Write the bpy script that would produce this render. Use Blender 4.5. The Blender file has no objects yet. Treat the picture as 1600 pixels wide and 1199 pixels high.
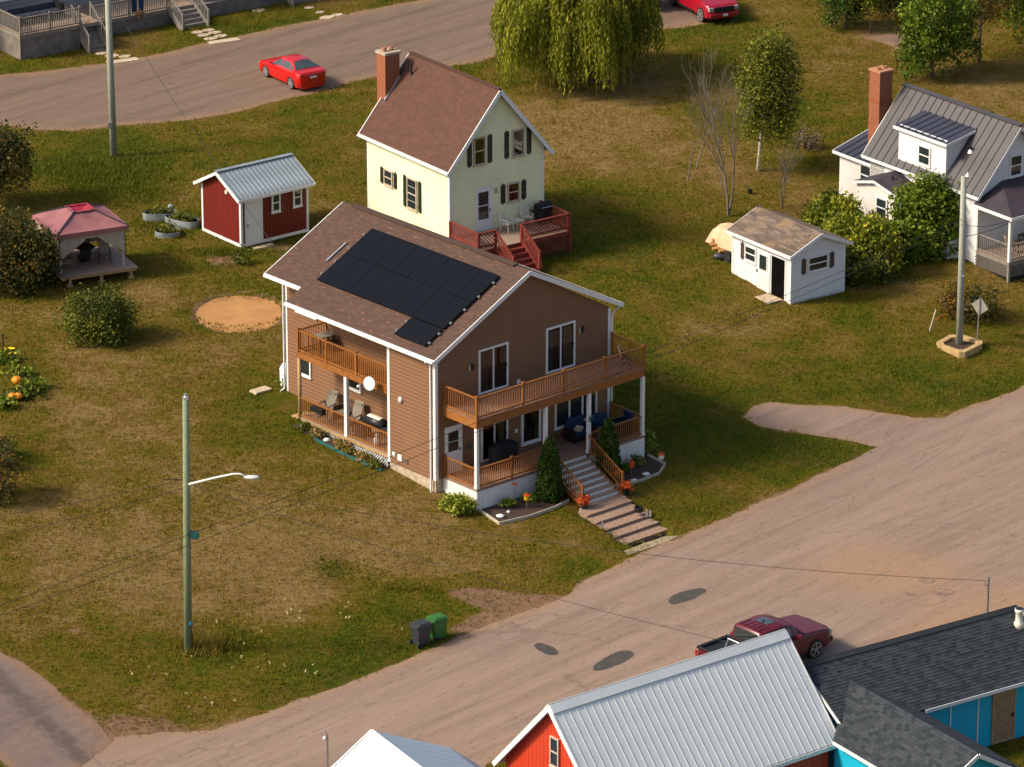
import bpy, math, random
import numpy as np
from mathutils import Vector, Matrix
from mathutils.geometry import delaunay_2d_cdt
R = math.radians
random.seed(7); rng = np.random.default_rng(7)
sc = bpy.context.scene
COL = sc.collection
# ---------------- camera, sky, sun, exposure ----------------
FPX = 7488.0; PITCH = R(20.5); CAMH = 78.0
cam = bpy.data.objects.new('camera', bpy.data.cameras.new('camera')); COL.objects.link(cam)
cam.location = (0, 0, CAMH); cam.rotation_euler = (R(90) - PITCH, 0, 0)
cam.data.sensor_width = 36; cam.data.lens = FPX * 36 / 1600; cam.data.clip_start = 1; cam.data.clip_end = 20000
sc.camera = cam
SUN_EL = R(39); SUN_AZ = R(194)      # the sun stands to the left of the view (angle of the direction to the sun, from +X)
w = bpy.data.worlds.new('World'); sc.world = w; w.use_nodes = True
nt = w.node_tree; bg = nt.nodes['Background']
sky = nt.nodes.new('ShaderNodeTexSky'); sky.sky_type = 'NISHITA'; sky.sun_disc = False
sky.sun_elevation = SUN_EL; sky.sun_rotation = R(90) - SUN_AZ
sky.air_density = 1.0; sky.dust_density = 3.5; sky.ozone_density = 1.0
nt.links.new(sky.outputs[0], bg.inputs[0]); bg.inputs[1].default_value = 0.15
sl = bpy.data.lights.new('sun', 'SUN'); sl.energy = 4.0; sl.angle = R(11.0); sl.color = (1.0, 0.90, 0.72)
sun = bpy.data.objects.new('sun', sl); COL.objects.link(sun)
sd = Vector((math.cos(SUN_AZ) * math.cos(SUN_EL), math.sin(SUN_AZ) * math.cos(SUN_EL), math.sin(SUN_EL)))
sun.rotation_euler = sd.to_track_quat('Z', 'Y').to_euler(); sun.location = (-60, 200, 80)
sc.view_settings.view_transform = 'Standard'; sc.view_settings.look = 'None'
sc.view_settings.exposure = 0.17; sc.view_settings.gamma = 1.0; sc.view_settings.use_curve_mapping = False
sc.render.resolution_x = 1024; sc.render.resolution_y = 767
# ---------------- terrain and sight lines ----------------
sp_, cp_ = math.sin(PITCH), math.cos(PITCH)
N0 = (4.5, 186.6); NN = (-math.sin(R(46.5)), math.cos(R(46.5)))
ZX = [-4000, 0, .5, 5.5, 8, 11, 20, 26, 40, 6000]; ZY = [0, 0, .05, .62, .88, 1.2, 1.9, 2.3, 2.5, 2.5]
def hz(x, y):
    s = (np.asarray(x, float) - N0[0]) * NN[0] + (np.asarray(y, float) - N0[1]) * NN[1]
    z = 0
    for d in (-.8, -.4, 0, .4, .8): z = z + np.interp(s + d, ZX, ZY) / 5
    return z
def H(x, y): return float(hz(x, y))
def ray(px, py):
    a = (px - 800) / FPX; b = -(py - 599.5) / FPX
    return Vector((a, cp_ + b * sp_, -sp_ + b * cp_))
def G(px, py, z):
    r = ray(px, py); return Vector((0, 0, CAMH)) + r * ((z - CAMH) / r.z)
def at(px, py, dz=0.0):
    "the point of the terrain seen at a place of the photograph"
    z = 1.0
    for i in range(30):
        p = G(px, py, z + dz); z = .5 * z + .5 * H(p.x, p.y)
    p = G(px, py, z + dz); p.z = z; return p
# ---------------- materials ----------------
def lin(c):
    if isinstance(c, str):
        c = [int(c[i:i+2], 16) / 255 for i in (0, 2, 4)]
        c = [v / 12.92 if v <= .04045 else ((v + .055) / 1.055) ** 2.4 for v in c]
    return (c[0], c[1], c[2], 1)
class NM:
    def __init__(s, name):
        s.m = bpy.data.materials.new(name); s.m.use_nodes = True; s.t = s.m.node_tree; s.b = s.t.nodes['Principled BSDF']
    def n(s, typ, **k):
        nd = s.t.nodes.new(typ)
        for a, v in k.items():
            if a.startswith('i_'): nd.inputs[a[2:].replace('_', ' ')].default_value = v
            else: setattr(nd, a, v)
        return nd
    def l(s, a, b): s.t.links.new(a, b)
    def co(s, kind='Object'): return s.n('ShaderNodeTexCoord').outputs[kind]
    def noise(s, scale, det=3, vec=None, rough=.55, stretch=None, kind='Object'):
        vec = vec or s.co(kind)
        if stretch:
            mp = s.n('ShaderNodeMapping'); mp.inputs['Scale'].default_value = stretch; s.l(vec, mp.inputs[0]); vec = mp.outputs[0]
        nd = s.n('ShaderNodeTexNoise'); nd.inputs['Scale'].default_value = scale; nd.inputs['Detail'].default_value = det; nd.inputs['Roughness'].default_value = rough
        s.l(vec, nd.inputs['Vector']); return nd.outputs['Fac']
    def ramp(s, fac, stops):
        r = s.n('ShaderNodeValToRGB'); e = r.color_ramp.elements
        while len(e) < len(stops): e.new(.5)
        for i, (p, c) in enumerate(stops): e[i].position = p; e[i].color = lin(c)
        s.l(fac, r.inputs[0]); return r.outputs[0]
    def mix(s, f, a, b, mode='MIX'):
        m = s.n('ShaderNodeMix', data_type='RGBA', blend_type=mode)
        for sock, v in ((m.inputs[0], f), (m.inputs[6], a), (m.inputs[7], b)):
            if isinstance(v, (int, float)): sock.default_value = v
            elif isinstance(v, (tuple, list, str)): sock.default_value = lin(v)
            else: s.l(v, sock)
        return m.outputs[2]
    def math(s, op, a, b=None):
        m = s.n('ShaderNodeMath', operation=op)
        for i, v in enumerate((a, b)):
            if v is None: continue
            if isinstance(v, (int, float)): m.inputs[i].default_value = v
            else: s.l(v, m.inputs[i])
        return m.outputs[0]
    def bump(s, h, st=.3, d=.02):
        b = s.n('ShaderNodeBump'); b.inputs['Strength'].default_value = st; b.inputs['Distance'].default_value = d
        s.l(h, b.inputs['Height']); s.l(b.outputs[0], s.b.inputs['Normal'])
    def fin(s, col=None, rough=.7, metal=0, spec=.4):
        if col is not None:
            if isinstance(col, (tuple, list, str)): s.b.inputs['Base Color'].default_value = lin(col)
            else: s.l(col, s.b.inputs['Base Color'])
        s.b.inputs['Roughness'].default_value = rough; s.b.inputs['Metallic'].default_value = metal
        s.b.inputs['Specular IOR Level'].default_value = spec
        return s.m
def flat(name, c, rough=.6, metal=0, var=.12, scale=3.0, spec=.4, bump=0):
    "paint, plastic, metal: one colour with faint wear"
    k = NM(name); f = k.noise(scale, 5)
    c = lin(c)[:3]
    lo = tuple(v * (1 - var) for v in c); hi = tuple(min(1, v * (1 + var)) for v in c)
    col = k.ramp(f, [(.3, lo), (.7, hi)])
    if bump: k.bump(k.noise(scale * 8, 3), bump, .01)
    return k.fin(col, rough, metal, spec)
def siding(name, c, var=.08):
    k = NM(name); c = lin(c)[:3]
    f = k.noise(.9, 4, stretch=(1, 1, .5)); g = k.noise(14, 2, stretch=(.15, .15, 6))
    col = k.ramp(f, [(.25, tuple(v * (1 - var) for v in c)), (.75, tuple(v * (1 + var) for v in c))])
    col = k.mix(k.math('MULTIPLY', g, .18), col, tuple(v * .7 for v in c))
    return k.fin(col, .55, 0, .35)
def wood(name, c, c2, scale=1.0, rough=.65):
    k = NM(name); f = k.noise(6 * scale, 5, stretch=(1, 1, 1)); g = k.noise(30 * scale, 3, stretch=(.3, .3, 1))
    col = k.ramp(f, [(.3, c2), (.7, c)]); col = k.mix(k.math('MULTIPLY', g, .35), col, c2)
    k.bump(g, .2, .004); return k.fin(col, rough, 0, .3)
def shingles(name, cols, bw=.3, bh=.14, speck=None, stain=None):
    k = NM(name); uv = k.co('UV')
    br = k.n('ShaderNodeTexBrick'); br.offset = .5
    for a, v in (('Scale', 1.0), ('Mortar Size', .006), ('Mortar Smooth', .3), ('Bias', 0.0), ('Brick Width', bw), ('Row Height', bh)): br.inputs[a].default_value = v
    br.inputs['Color1'].default_value = (0, 0, 0, 1); br.inputs['Color2'].default_value = (1, 1, 1, 1); br.inputs['Mortar'].default_value = (.15, .15, .15, 1)
    k.l(uv, br.inputs['Vector'])
    tone = k.ramp(br.outputs['Color'], [(0, cols[0]), (.45, cols[1]), (1, cols[2])])
    big = k.noise(.5, 4, vec=uv); fine = k.noise(40, 3, vec=uv)
    tone = k.mix(k.math('MULTIPLY', fine, .5), tone, cols[0])
    tone = k.mix(k.math('MULTIPLY', big, .35), tone, cols[1])
    if speck:
        vz = k.n('ShaderNodeTexNoise'); vz.inputs['Scale'].default_value = 2.6; vz.inputs['Detail'].default_value = 2
        mp = k.n('ShaderNodeMapping'); mp.inputs['Scale'].default_value = (1.1, 2.6, 1); k.l(uv, mp.inputs[0]); k.l(mp.outputs[0], vz.inputs['Vector'])
        tone = k.mix(k.ramp(vz.outputs['Fac'], [(.60, (0, 0, 0)), (.72, (1, 1, 1))]), tone, speck)
    if stain:
        tone = k.mix(k.ramp(k.noise(.9, 3, vec=uv), [(.5, (0, 0, 0)), (.68, (.8, .8, .8))]), tone, stain)
    k.bump(fine, .35, .006)
    return k.fin(tone, .92, 0, .15)
def leafmat(name, stops, transl=.25):
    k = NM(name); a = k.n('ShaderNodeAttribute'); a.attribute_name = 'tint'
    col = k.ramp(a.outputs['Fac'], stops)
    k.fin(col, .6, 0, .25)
    tr = k.n('ShaderNodeBsdfTranslucent'); k.l(col, tr.inputs[0])
    mx = k.n('ShaderNodeMixShader'); mx.inputs[0].default_value = transl
    k.l(k.b.outputs[0], mx.inputs[1]); k.l(tr.outputs[0], mx.inputs[2]); k.l(mx.outputs[0], k.t.nodes['Material Output'].inputs[0])
    return k.m
def glassmat():
    k = NM('window_glass'); k.fin((.02, .028, .03), .04, 0, .9); f = k.noise(.6, 2)
    k.bump(f, .02, .05); return k.m
def clearglass():
    k = NM('clear_glass'); gl = k.n('ShaderNodeBsdfGlossy'); gl.inputs['Roughness'].default_value = .03
    tp = k.n('ShaderNodeBsdfTransparent'); tp.inputs[0].default_value = (.45, .5, .5, 1)
    fr = k.n('ShaderNodeFresnel'); mx = k.n('ShaderNodeMixShader')
    k.l(k.math('ADD', fr.outputs[0], .05), mx.inputs[0]); k.l(tp.outputs[0], mx.inputs[1]); k.l(gl.outputs[0], mx.inputs[2])
    k.l(mx.outputs[0], k.t.nodes['Material Output'].inputs[0]); return k.m
def brickmat():
    k = NM('chimney_brick'); g = k.noise(9, 4); f = k.noise(45, 2)
    col = k.ramp(g, [(.3, (.20, .05, .022)), (.7, (.36, .11, .045))]); k.bump(f, .3, .004)
    return k.fin(col, .9, 0, .2)
def tarmat(name, c, c2, sc_=1.2, extra=None):
    k = NM(name); a = k.noise(sc_, 6, rough=.7); b = k.noise(22, 4, rough=.7); st = k.noise(1.0, 5, stretch=(.25, .25, 1), rough=.65)
    col = k.ramp(a, [(.3, c2), (.7, c)]); col = k.mix(k.math('MULTIPLY', b, .3), col, tuple(v * .6 for v in lin(c2)[:3]))
    k.bump(b, .4, .01); return k.fin(col, .95, 0, .15)
M = {}
M['glass'] = glassmat(); M['clear'] = clearglass()
M['white'] = flat('white_trim_paint', (.72, .72, .70), .45, var=.05)
M['brown_siding'] = siding('brown_vinyl_siding', (.205, .101, .050))
M['yellow_siding'] = siding('pale_yellow_siding', (.82, .80, .50))
M['white_siding'] = siding('white_clapboard', (.70, .69, .68), .05)
M['cream_siding'] = siding('cream_shingle_siding', (.66, .60, .56), .06)
M['grey_siding'] = siding('grey_siding', (.30, .29, .28))
M['red_board'] = siding('dark_red_boards', (.15, .012, .007), .12)
M['barn_red'] = siding('bright_red_boards', (.52, .045, .012), .1)
M['blue_wall'] = siding('bright_blue_panels', (.010, .42, .62), .05)
M['shingle_brown'] = shingles('brown_shingles', [(.078, .050, .040), (.100, .060, .046), (.128, .074, .054)], speck=(.21, .10, .055))
M['shingle_red'] = shingles('red_brown_shingles', [(.088, .046, .034), (.107, .053, .038), (.13, .062, .045)])
M['shingle_old'] = shingles('weathered_shingles', [(.10, .074, .06), (.16, .118, .092), (.29, .22, .165)], bw=.5, stain=(.30, .19, .10))
M['shingle_dark'] = shingles('charcoal_shingles', [(.022, .027, .032), (.045, .051, .058), (.072, .08, .088)], bw=.24, bh=.15)
M['roof_dark'] = flat('charcoal_metal_roof', (.075, .068, .070), .5, .1, var=.14, scale=1.2)
M['roof_blue'] = flat('blue_grey_metal_roof', (.045, .047, .068), .5, .1, var=.14, scale=1.2)
M['roof_purple'] = flat('dusky_porch_roof', (.05, .038, .045), .6, .1, var=.2, scale=1.5)
M['galv'] = flat('galvanised_metal', (.34, .38, .40), .42, .4, var=.2, scale=2)
M['barn_roof'] = flat('pale_metal_roof', (.66, .68, .67), .55, .0, var=.06, scale=.8)
M['white_roof'] = flat('white_metal_roof', (.74, .76, .76), .4, .1, var=.04)
M['white_roof_shaded'] = flat('white_metal_roof_shaded', (.34, .42, .50), .5, .0, var=.05)  # same white roof on its right slopes, shade put into the colour
M['cedar'] = wood('stained_cedar', (.36, .14, .032), (.22, .075, .016))
M['deck'] = wood('deck_boards', (.36, .22, .155), (.25, .135, .09))
M['deck_grey'] = wood('weathered_deck_boards', (.40, .29, .21), (.27, .18, .13))
M['pine'] = wood('raw_pine', (.50, .33, .16), (.36, .22, .10))
M['sleeper'] = wood('reddish_timber_step', (.42, .29, .21), (.28, .17, .12))
M['tread'] = wood('brown_stair_tread', (.38, .27, .20), (.25, .17, .12))
M['old_wood'] = wood('grey_old_timber', (.30, .27, .23), (.18, .155, .13))
M['green_pole'] = wood('green_treated_pole', (.25, .30, .17), (.15, .18, .11), 1.5)
M['grey_pole'] = wood('grey_weathered_pole', (.40, .41, .34), (.27, .27, .22), 1.5)
M['red_wood'] = wood('red_stained_lattice', (.26, .05, .03), (.15, .025, .018))
M['plywood'] = wood('bare_plywood', (.42, .27, .15), (.24, .15, .08))
M['green_black'] = flat('dark_green_shutter', (.018, .022, .012), .5)
M['brown_shutter'] = flat('brown_shutter', (.09, .05, .04), .6)
M['beige'] = flat('beige_window_trim', (.50, .40, .30), .5)
M['concrete'] = flat('concrete', (.42, .33, .24), .9, var=.25, scale=4, bump=.3)
M['concrete_grey'] = flat('grey_concrete', (.17, .145, .125), .9, var=.3, scale=2, bump=.3)
M['black'] = flat('black_plastic', (.012, .012, .014), .45)
M['black_cloth'] = flat('black_cover_cloth', (.010, .011, .014), .85, bump=.3)
M['navy'] = flat('navy_cover_cloth', (.006, .03, .085), .8, bump=.3)
M['room_shade'] = flat('painted_room_shade', (.006, .0055, .005), .95, spec=.0)  # near-black colour for boards that stand for unlit rooms
M['curtain'] = flat('tan_curtain', (.30, .22, .13), .9, scale=12, var=.3)
M['panel'] = flat('solar_cells', (.004, .0045, .007), .4, 0, var=.3, scale=.5, spec=.14)
M['alu'] = flat('aluminium', (.55, .56, .58), .35, .7)
M['steel'] = flat('dull_steel', (.28, .29, .30), .4, .7)
M['brick'] = brickmat(); M['mortar'] = flat('mortar', (.42, .28, .20), .95)
M['clay'] = flat('clay_flue', (.42, .19, .10), .9)
M['tan_mesh'] = flat('tan_chair_fabric', (.20, .17, .13), .8)
M['plastic_white'] = flat('white_plastic', (.66, .62, .52), .5)
M['pink'] = flat('faded_red_canopy', (.28, .11, .113), .85, var=.2, scale=1.1)
M['crimson'] = flat('crimson_canopy_cloth', (.30, .015, .04), .8)
M['net'] = flat('beige_netting', (.38, .33, .25), .9)
M['pinkpost'] = flat('pale_pink_post', (.48, .36, .36), .5)
M['rubber'] = flat('tyre_rubber', (.016, .016, .017), .85)
def ragged(m):
    "let the patch break up into grains along its edge"
    t = m.node_tree; b = t.nodes['Principled BSDF']; e = t.nodes.new('ShaderNodeAttribute'); e.attribute_name = 'edge'; co = t.nodes.new('ShaderNodeTexCoord'); no = t.nodes.new('ShaderNodeTexNoise'); no.inputs['Scale'].default_value = 7; no.inputs['Detail'].default_value = 6; no.inputs['Roughness'].default_value = .8
    t.links.new(co.outputs['Object'], no.inputs['Vector']); a = t.nodes.new('ShaderNodeMath'); a.operation = 'MULTIPLY_ADD'; a.inputs[1].default_value = 5.0; t.links.new(e.outputs['Fac'], a.inputs[0]); t.links.new(no.outputs['Fac'], a.inputs[2])
    r = t.nodes.new('ShaderNodeMapRange'); r.inputs['From Min'].default_value = .62; r.inputs['From Max'].default_value = .95; t.links.new(a.outputs[0], r.inputs['Value']); t.links.new(r.outputs[0], b.inputs['Alpha'])
M['asphalt'] = tarmat('asphalt_patch', (.10, .088, .078), (.055, .05, .047), 3); ragged(M['asphalt'])
M['mulch'] = tarmat('bark_mulch', (.10, .065, .05), (.05, .033, .027), 3)
M['sand'] = tarmat('orange_sand', (.55, .29, .11), (.38, .18, .065), .9)
M['stone'] = flat('pale_paving_slab', (.52, .40, .28), .9, var=.2, scale=4, bump=.3)
M['kerb'] = flat('ochre_concrete_kerb', (.46, .30, .13), .95, var=.25, scale=4, bump=.3)
M['border'] = flat('pale_edging', (.46, .40, .30), .8)
M['orange_mum'] = flat('orange_flowers', (.60, .09, .012), .8, var=.4, scale=20)
M['pumpkin'] = flat('pumpkin_skin', (.75, .25, .012), .5)
M['yellow'] = flat('yellow_plastic', (.75, .50, .02), .5)
M['teal'] = flat('teal_plastic', (.015, .10, .09), .7)
M['greenbin'] = flat('green_bin_plastic', (.035, .15, .028), .45)
M['greybin'] = flat('dark_grey_bin_plastic', (.04, .042, .05), .45)
M['blue'] = flat('blue_tarp', (.01, .16, .32), .6)
M['bark'] = wood('grey_bark', (.24, .20, .15), (.13, .105, .08), 2)
M['birch'] = flat('white_birch_bark', (.60, .55, .48), .8, var=.3, scale=6)
M['tarp'] = flat('tan_tarp', (.62, .42, .26), .7, var=.15, scale=3, bump=.4)
M['logs'] = wood('split_firewood', (.66, .36, .14), (.45, .20, .07), 2)
M['signback'] = flat('bare_sign_back', (.42, .40, .36), .45, .4)
M['lampwhite'] = flat('white_lamp_arm', (.66, .66, .62), .4)
M['wire'] = flat('black_cable', (.03, .03, .03), .6)
M['red_paint'] = flat('bright_red_car_paint', (.50, .006, .005), .25, 0, var=.04, spec=.8)
M['maroon'] = flat('dark_red_car_paint', (.10, .004, .011), .3, 0, var=.05, spec=.5)
M['truckred'] = flat('cherry_red_car_paint', (.36, .006, .022), .22, .15, var=.05, spec=.8)
M['rim'] = flat('silver_rim', (.55, .55, .56), .3, .7)
M['lens_red'] = flat('red_lamp_lens', (.35, .01, .01), .2, spec=.7)
M['car_glass'] = flat('car_window_glass', (.045, .06, .06), .08, spec=.9)
M['lens'] = flat('clear_lamp_lens', (.38, .38, .37), .2, spec=.8)
M['lf_bush'] = leafmat('bush_leaves', [(0, (.03, .045, .005)), (.5, (.10, .12, .012)), (1, (.24, .23, .02))])
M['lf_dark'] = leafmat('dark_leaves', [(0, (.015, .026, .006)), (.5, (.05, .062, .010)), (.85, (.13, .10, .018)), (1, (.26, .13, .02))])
M['lf_hedge'] = leafmat('vine_leaves', [(0, (.04, .065, .005)), (.5, (.17, .21, .012)), (1, (.46, .40, .03))])
M['lf_willow'] = leafmat('willow_leaves', [(0, (.075, .095, .006)), (.5, (.205, .215, .014)), (1, (.42, .40, .035))])
M['lf_green'] = leafmat('tree_leaves', [(0, (.025, .05, .004)), (.5, (.09, .15, .008)), (1, (.22, .26, .02))])
M['lf_cedar'] = leafmat('cedar_foliage', [(0, (.015, .036, .004)), (.6, (.05, .11, .008)), (1, (.13, .19, .016))])
M['lf_autumn'] = leafmat('autumn_leaves', [(0, (.08, .05, .012)), (.5, (.20, .12, .015)), (1, (.45, .17, .02))])
M['lf_brown'] = leafmat('brown_twigs', [(0, (.05, .035, .022)), (.5, (.12, .08, .05)), (1, (.2, .14, .08))], .1)
M['lf_hosta'] = leafmat('bright_perennial_leaves', [(0, (.06, .10, .008)), (.5, (.22, .27, .02)), (1, (.42, .42, .06))])
M['flower'] = leafmat('mixed_flowers', [(0, (.10, .13, .02)), (.4, (.35, .25, .05)), (.75, (.55, .28, .16)), (1, (.7, .6, .3))])
M['grass_blade'] = leafmat('grass_blades', [(0, (.075, .11, .002)), (.35, (.15, .14, .004)), (.65, (.215, .145, .018)), (1, (.31, .205, .058))], .15)
# ---------------- mesh builder ----------------
class MB:
    def __init__(s): s.v = []; s.f = []; s.uv = {}
    def add(s, vs, fs):
        k = len(s.v); s.v += [tuple(p) for p in vs]; s.f += [tuple(i + k for i in f) for f in fs]; return s
    def quad(s, *p, uv=None):
        s.add(p, [tuple(range(len(p)))])
        if uv: s.uv[len(s.f) - 1] = uv
        return s
    def box(s, x0, y0, z0, x1, y1, z1):
        if x0 > x1: x0, x1 = x1, x0
        if y0 > y1: y0, y1 = y1, y0
        if z0 > z1: z0, z1 = z1, z0
        return s.add([(x0, y0, z0), (x1, y0, z0), (x1, y1, z0), (x0, y1, z0), (x0, y0, z1), (x1, y0, z1), (x1, y1, z1), (x0, y1, z1)],
                     [(0, 3, 2, 1), (4, 5, 6, 7), (0, 1, 5, 4), (1, 2, 6, 5), (2, 3, 7, 6), (3, 0, 4, 7)])
    def beam(s, P, Q, w_, h_, up=(0, 0, 1)):
        P, Q, up = Vector(P), Vector(Q), Vector(up); d = (Q - P).normalized()
        sd_ = d.cross(up); sd_ = sd_.normalized() if sd_.length > 1e-5 else Vector((1, 0, 0)); u = sd_.cross(d).normalized()
        a = sd_ * w_ / 2; b = u * h_ / 2
        return s.add([P - a - b, P + a - b, P + a + b, P - a + b, Q - a - b, Q + a - b, Q + a + b, Q - a + b],
                     [(0, 1, 2, 3), (7, 6, 5, 4), (0, 4, 5, 1), (1, 5, 6, 2), (2, 6, 7, 3), (3, 7, 4, 0)])
    def tube(s, P, r, n=8, cap=True):
        P = [Vector(p) for p in P]; rs = r if isinstance(r, (list, tuple)) else [r] * len(P); vs = []; prev = None
        for i, p in enumerate(P):
            d = (P[min(i + 1, len(P) - 1)] - P[max(i - 1, 0)]).normalized()
            a = d.cross(Vector((0, 0, 1)) if abs(d.z) < .95 else Vector((1, 0, 0))).normalized()
            if prev is not None and a.dot(prev) < 0: a = -a
            prev = a; b = d.cross(a)
            for k in range(n):
                t = 2 * math.pi * k / n; vs.append(p + (a * math.cos(t) + b * math.sin(t)) * rs[i])
        fs = [(i * n + k, i * n + (k + 1) % n, (i + 1) * n + (k + 1) % n, (i + 1) * n + k) for i in range(len(P) - 1) for k in range(n)]
        if cap: fs += [tuple(reversed(range(n))), tuple(range((len(P) - 1) * n, len(P) * n))]
        return s.add(vs, fs)
    def lathe(s, c, prof, n=16, sx=1, sy=1):
        vs = []; c = Vector(c)
        for r, z in prof:
            for k in range(n):
                t = 2 * math.pi * k / n; vs.append((c.x + r * sx * math.cos(t), c.y + r * sy * math.sin(t), c.z + z))
        fs = [(i * n + k, i * n + (k + 1) % n, (i + 1) * n + (k + 1) % n, (i + 1) * n + k) for i in range(len(prof) - 1) for k in range(n)]
        fs += [tuple(reversed(range(n))), tuple(range((len(prof) - 1) * n, len(prof) * n))]
        return s.add(vs, fs)
    def prism(s, poly, z0, z1):
        n = len(poly)
        return s.add([(x, y, z0) for x, y in poly] + [(x, y, z1) for x, y in poly],
                     [tuple(reversed(range(n))), tuple(range(n, 2 * n))] + [(i, (i + 1) % n, n + (i + 1) % n, n + i) for i in range(n)])
    def ell(s, c, r, n=12, m=7):
        prof = [(math.sin(math.pi * (i + .02) / (m + .04)), -math.cos(math.pi * (i + .02) / (m + .04))) for i in range(m + 1)]
        vs = []
        for pr, pz in prof:
            for k in range(n):
                t = 2 * math.pi * k / n; vs.append((c[0] + r[0] * pr * math.cos(t), c[1] + r[1] * pr * math.sin(t), c[2] + r[2] * pz))
        fs = [(i * n + k, i * n + (k + 1) % n, (i + 1) * n + (k + 1) % n, (i + 1) * n + k) for i in range(m) for k in range(n)]
        return s.add(vs, fs + [tuple(reversed(range(n))), tuple(range(m * n, m * n + n))])
    def mesh(s, name, m, smooth=False):
        me = bpy.data.meshes.new(name); me.from_pydata(s.v, [], s.f)
        if s.uv:
            ul = me.uv_layers.new(name='UVMap').data
            for p in me.polygons:
                q = s.uv.get(p.index)
                if q:
                    for k, li in enumerate(p.loop_indices): ul[li].uv = q[k]
        me.materials.append(m if not isinstance(m, str) else M[m])
        if smooth: me.polygons.foreach_set('use_smooth', [True] * len(me.polygons))
        me.update(); return me
    def build(s, name, m, parent=None, smooth=False, bevel=0, **k):
        o = bpy.data.objects.new(name, s.mesh(name, m, smooth)); COL.objects.link(o)
        if parent: o.parent = parent
        if bevel:
            b = o.modifiers.new('bevel', 'BEVEL'); b.width = bevel; b.segments = 2; b.limit_method = 'ANGLE'
        for a, v in k.items(): o[a] = v
        return o
def tag(o, label, cat, group=None, kind=None):
    o['label'] = label; o['category'] = cat
    if group: o['group'] = group
    if kind: o['kind'] = kind
    return o
def thing(name, label, cat, loc=(0, 0, 0), yaw=0.0, group=None):
    o = bpy.data.objects.new(name, None); o.empty_display_size = .3; COL.objects.link(o)
    o.location = loc; o.rotation_euler = (0, 0, R(yaw)); return tag(o, label, cat, group)
def struct(o): o['kind'] = 'structure'; return o
def kids(o): return [c for c in bpy.data.objects if c.parent == o]
def dup(o, loc=None, yaw=None, label=None, parent=None, top=True):
    c = o.copy(); COL.objects.link(c); c.parent = parent
    if top:
        if loc is not None: c.location = loc
        if yaw is not None: c.rotation_euler = (0, 0, R(yaw))
        if label: c['label'] = label
    for ch in kids(o): dup(ch, parent=c, top=False)
    return c
def inst(o, loc, parent=None, rot=None):
    "another piece like o, sharing its mesh"
    c = o.copy(); COL.objects.link(c); c.location = loc; c.parent = parent or o.parent
    if rot: c.rotation_euler = rot
    return c
# ---------------- leaves ----------------
def leafmesh(name, pts, size, mat, parent=None, nrm=None, tint=None, elong=1.6, kind=None, spread=1.0):
    pts = np.asarray(pts, float); n = len(pts)
    d = rng.normal(size=(n, 3)); d /= np.linalg.norm(d, axis=1)[:, None]
    e = rng.normal(size=(n, 3)); e -= (e * d).sum(1)[:, None] * d; e /= np.linalg.norm(e, axis=1)[:, None]
    sz = size * (0.6 + .8 * rng.random(n))[:, None]
    a = d * sz * elong / 2; b = e * sz / 2
    v = np.stack([pts - a, pts + b, pts + a, pts - b], 1).reshape(-1, 3)
    me = bpy.data.meshes.new(name); me.vertices.add(4 * n); me.vertices.foreach_set('co', v.ravel())
    me.loops.add(4 * n); me.loops.foreach_set('vertex_index', np.arange(4 * n))
    me.polygons.add(n); me.polygons.foreach_set('loop_start', np.arange(n) * 4); me.polygons.foreach_set('loop_total', np.full(n, 4))
    if tint is None: tint = rng.random(n)
    at_ = me.attributes.new('tint', 'FLOAT', 'POINT'); at_.data.foreach_set('value', np.repeat(np.clip(tint, 0, 1), 4).astype(np.float32))
    me.materials.append(M[mat]); me.update(); me.validate()
    o = bpy.data.objects.new(name, me); COL.objects.link(o)
    if parent: o.parent = parent
    return o
def clumps(c, r, nc, per, cr, shell=.55, bottom=-.2, seed=None, irr=.2):
    "points in leaf clumps spread through an ellipsoid; tint varies per clump (kinds of leaf, not shade)"
    g = rng if seed is None else np.random.default_rng(seed)
    d = g.normal(size=(nc * 3, 3)); d /= np.linalg.norm(d, axis=1)[:, None]; d = d[d[:, 2] > bottom][:nc]
    rad = shell + (1 - shell) * g.random(len(d)) ** .6; rad *= 1 + .6 * irr * g.normal(size=len(d))
    ph = g.random((4, 3)) * 6.28; kk = g.normal(size=(4, 3)) * 2.6; rad *= 1 + irr * sum(np.sin((d @ kk[i]) + ph[i, 0]) for i in range(4)) / 2
    cc = np.array(c) + d * rad[:, None] * np.array(r)
    P = np.repeat(cc, per, 0) + g.normal(size=(len(d) * per, 3)) * cr * .5
    t = np.repeat(.5 + .22 * g.normal(size=len(d)), per) + .16 * g.normal(size=len(d) * per)
    return P, t
# ================= ground =================
def axis(lo, hi, a, b, step, far=1.35):
    xs = list(np.arange(a, b + step / 2, step)); s = step; v = b
    while v < hi: s *= far; v += s; xs.append(v)
    s = step; v = a
    while v > lo: s *= far; v -= s; xs.insert(0, v)
    return np.array(xs)
PIT = at(374, 486)
def hzp(x, y):
    z = hz(x, y); d = np.hypot((x - PIT.x) / 2.3, (y - PIT.y) / 2.85)
    return z - .2 * np.clip((1.02 - d) / .12, 0, 1)
def vnoise(x, y, s, seed):
    "smooth value noise"
    g = np.random.default_rng(seed).random((256, 256)); x = np.asarray(x) / s + 1000; y = np.asarray(y) / s + 1000
    xi = np.floor(x).astype(int); yi = np.floor(y).astype(int); fx = x - xi; fy = y - yi; fx = fx * fx * (3 - 2 * fx); fy = fy * fy * (3 - 2 * fy)
    a = g[xi % 256, yi % 256]; b = g[(xi + 1) % 256, yi % 256]; c = g[xi % 256, (yi + 1) % 256]; d = g[(xi + 1) % 256, (yi + 1) % 256]
    return (a * (1 - fx) + b * fx) * (1 - fy) + (c * (1 - fx) + d * fx) * fy
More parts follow.
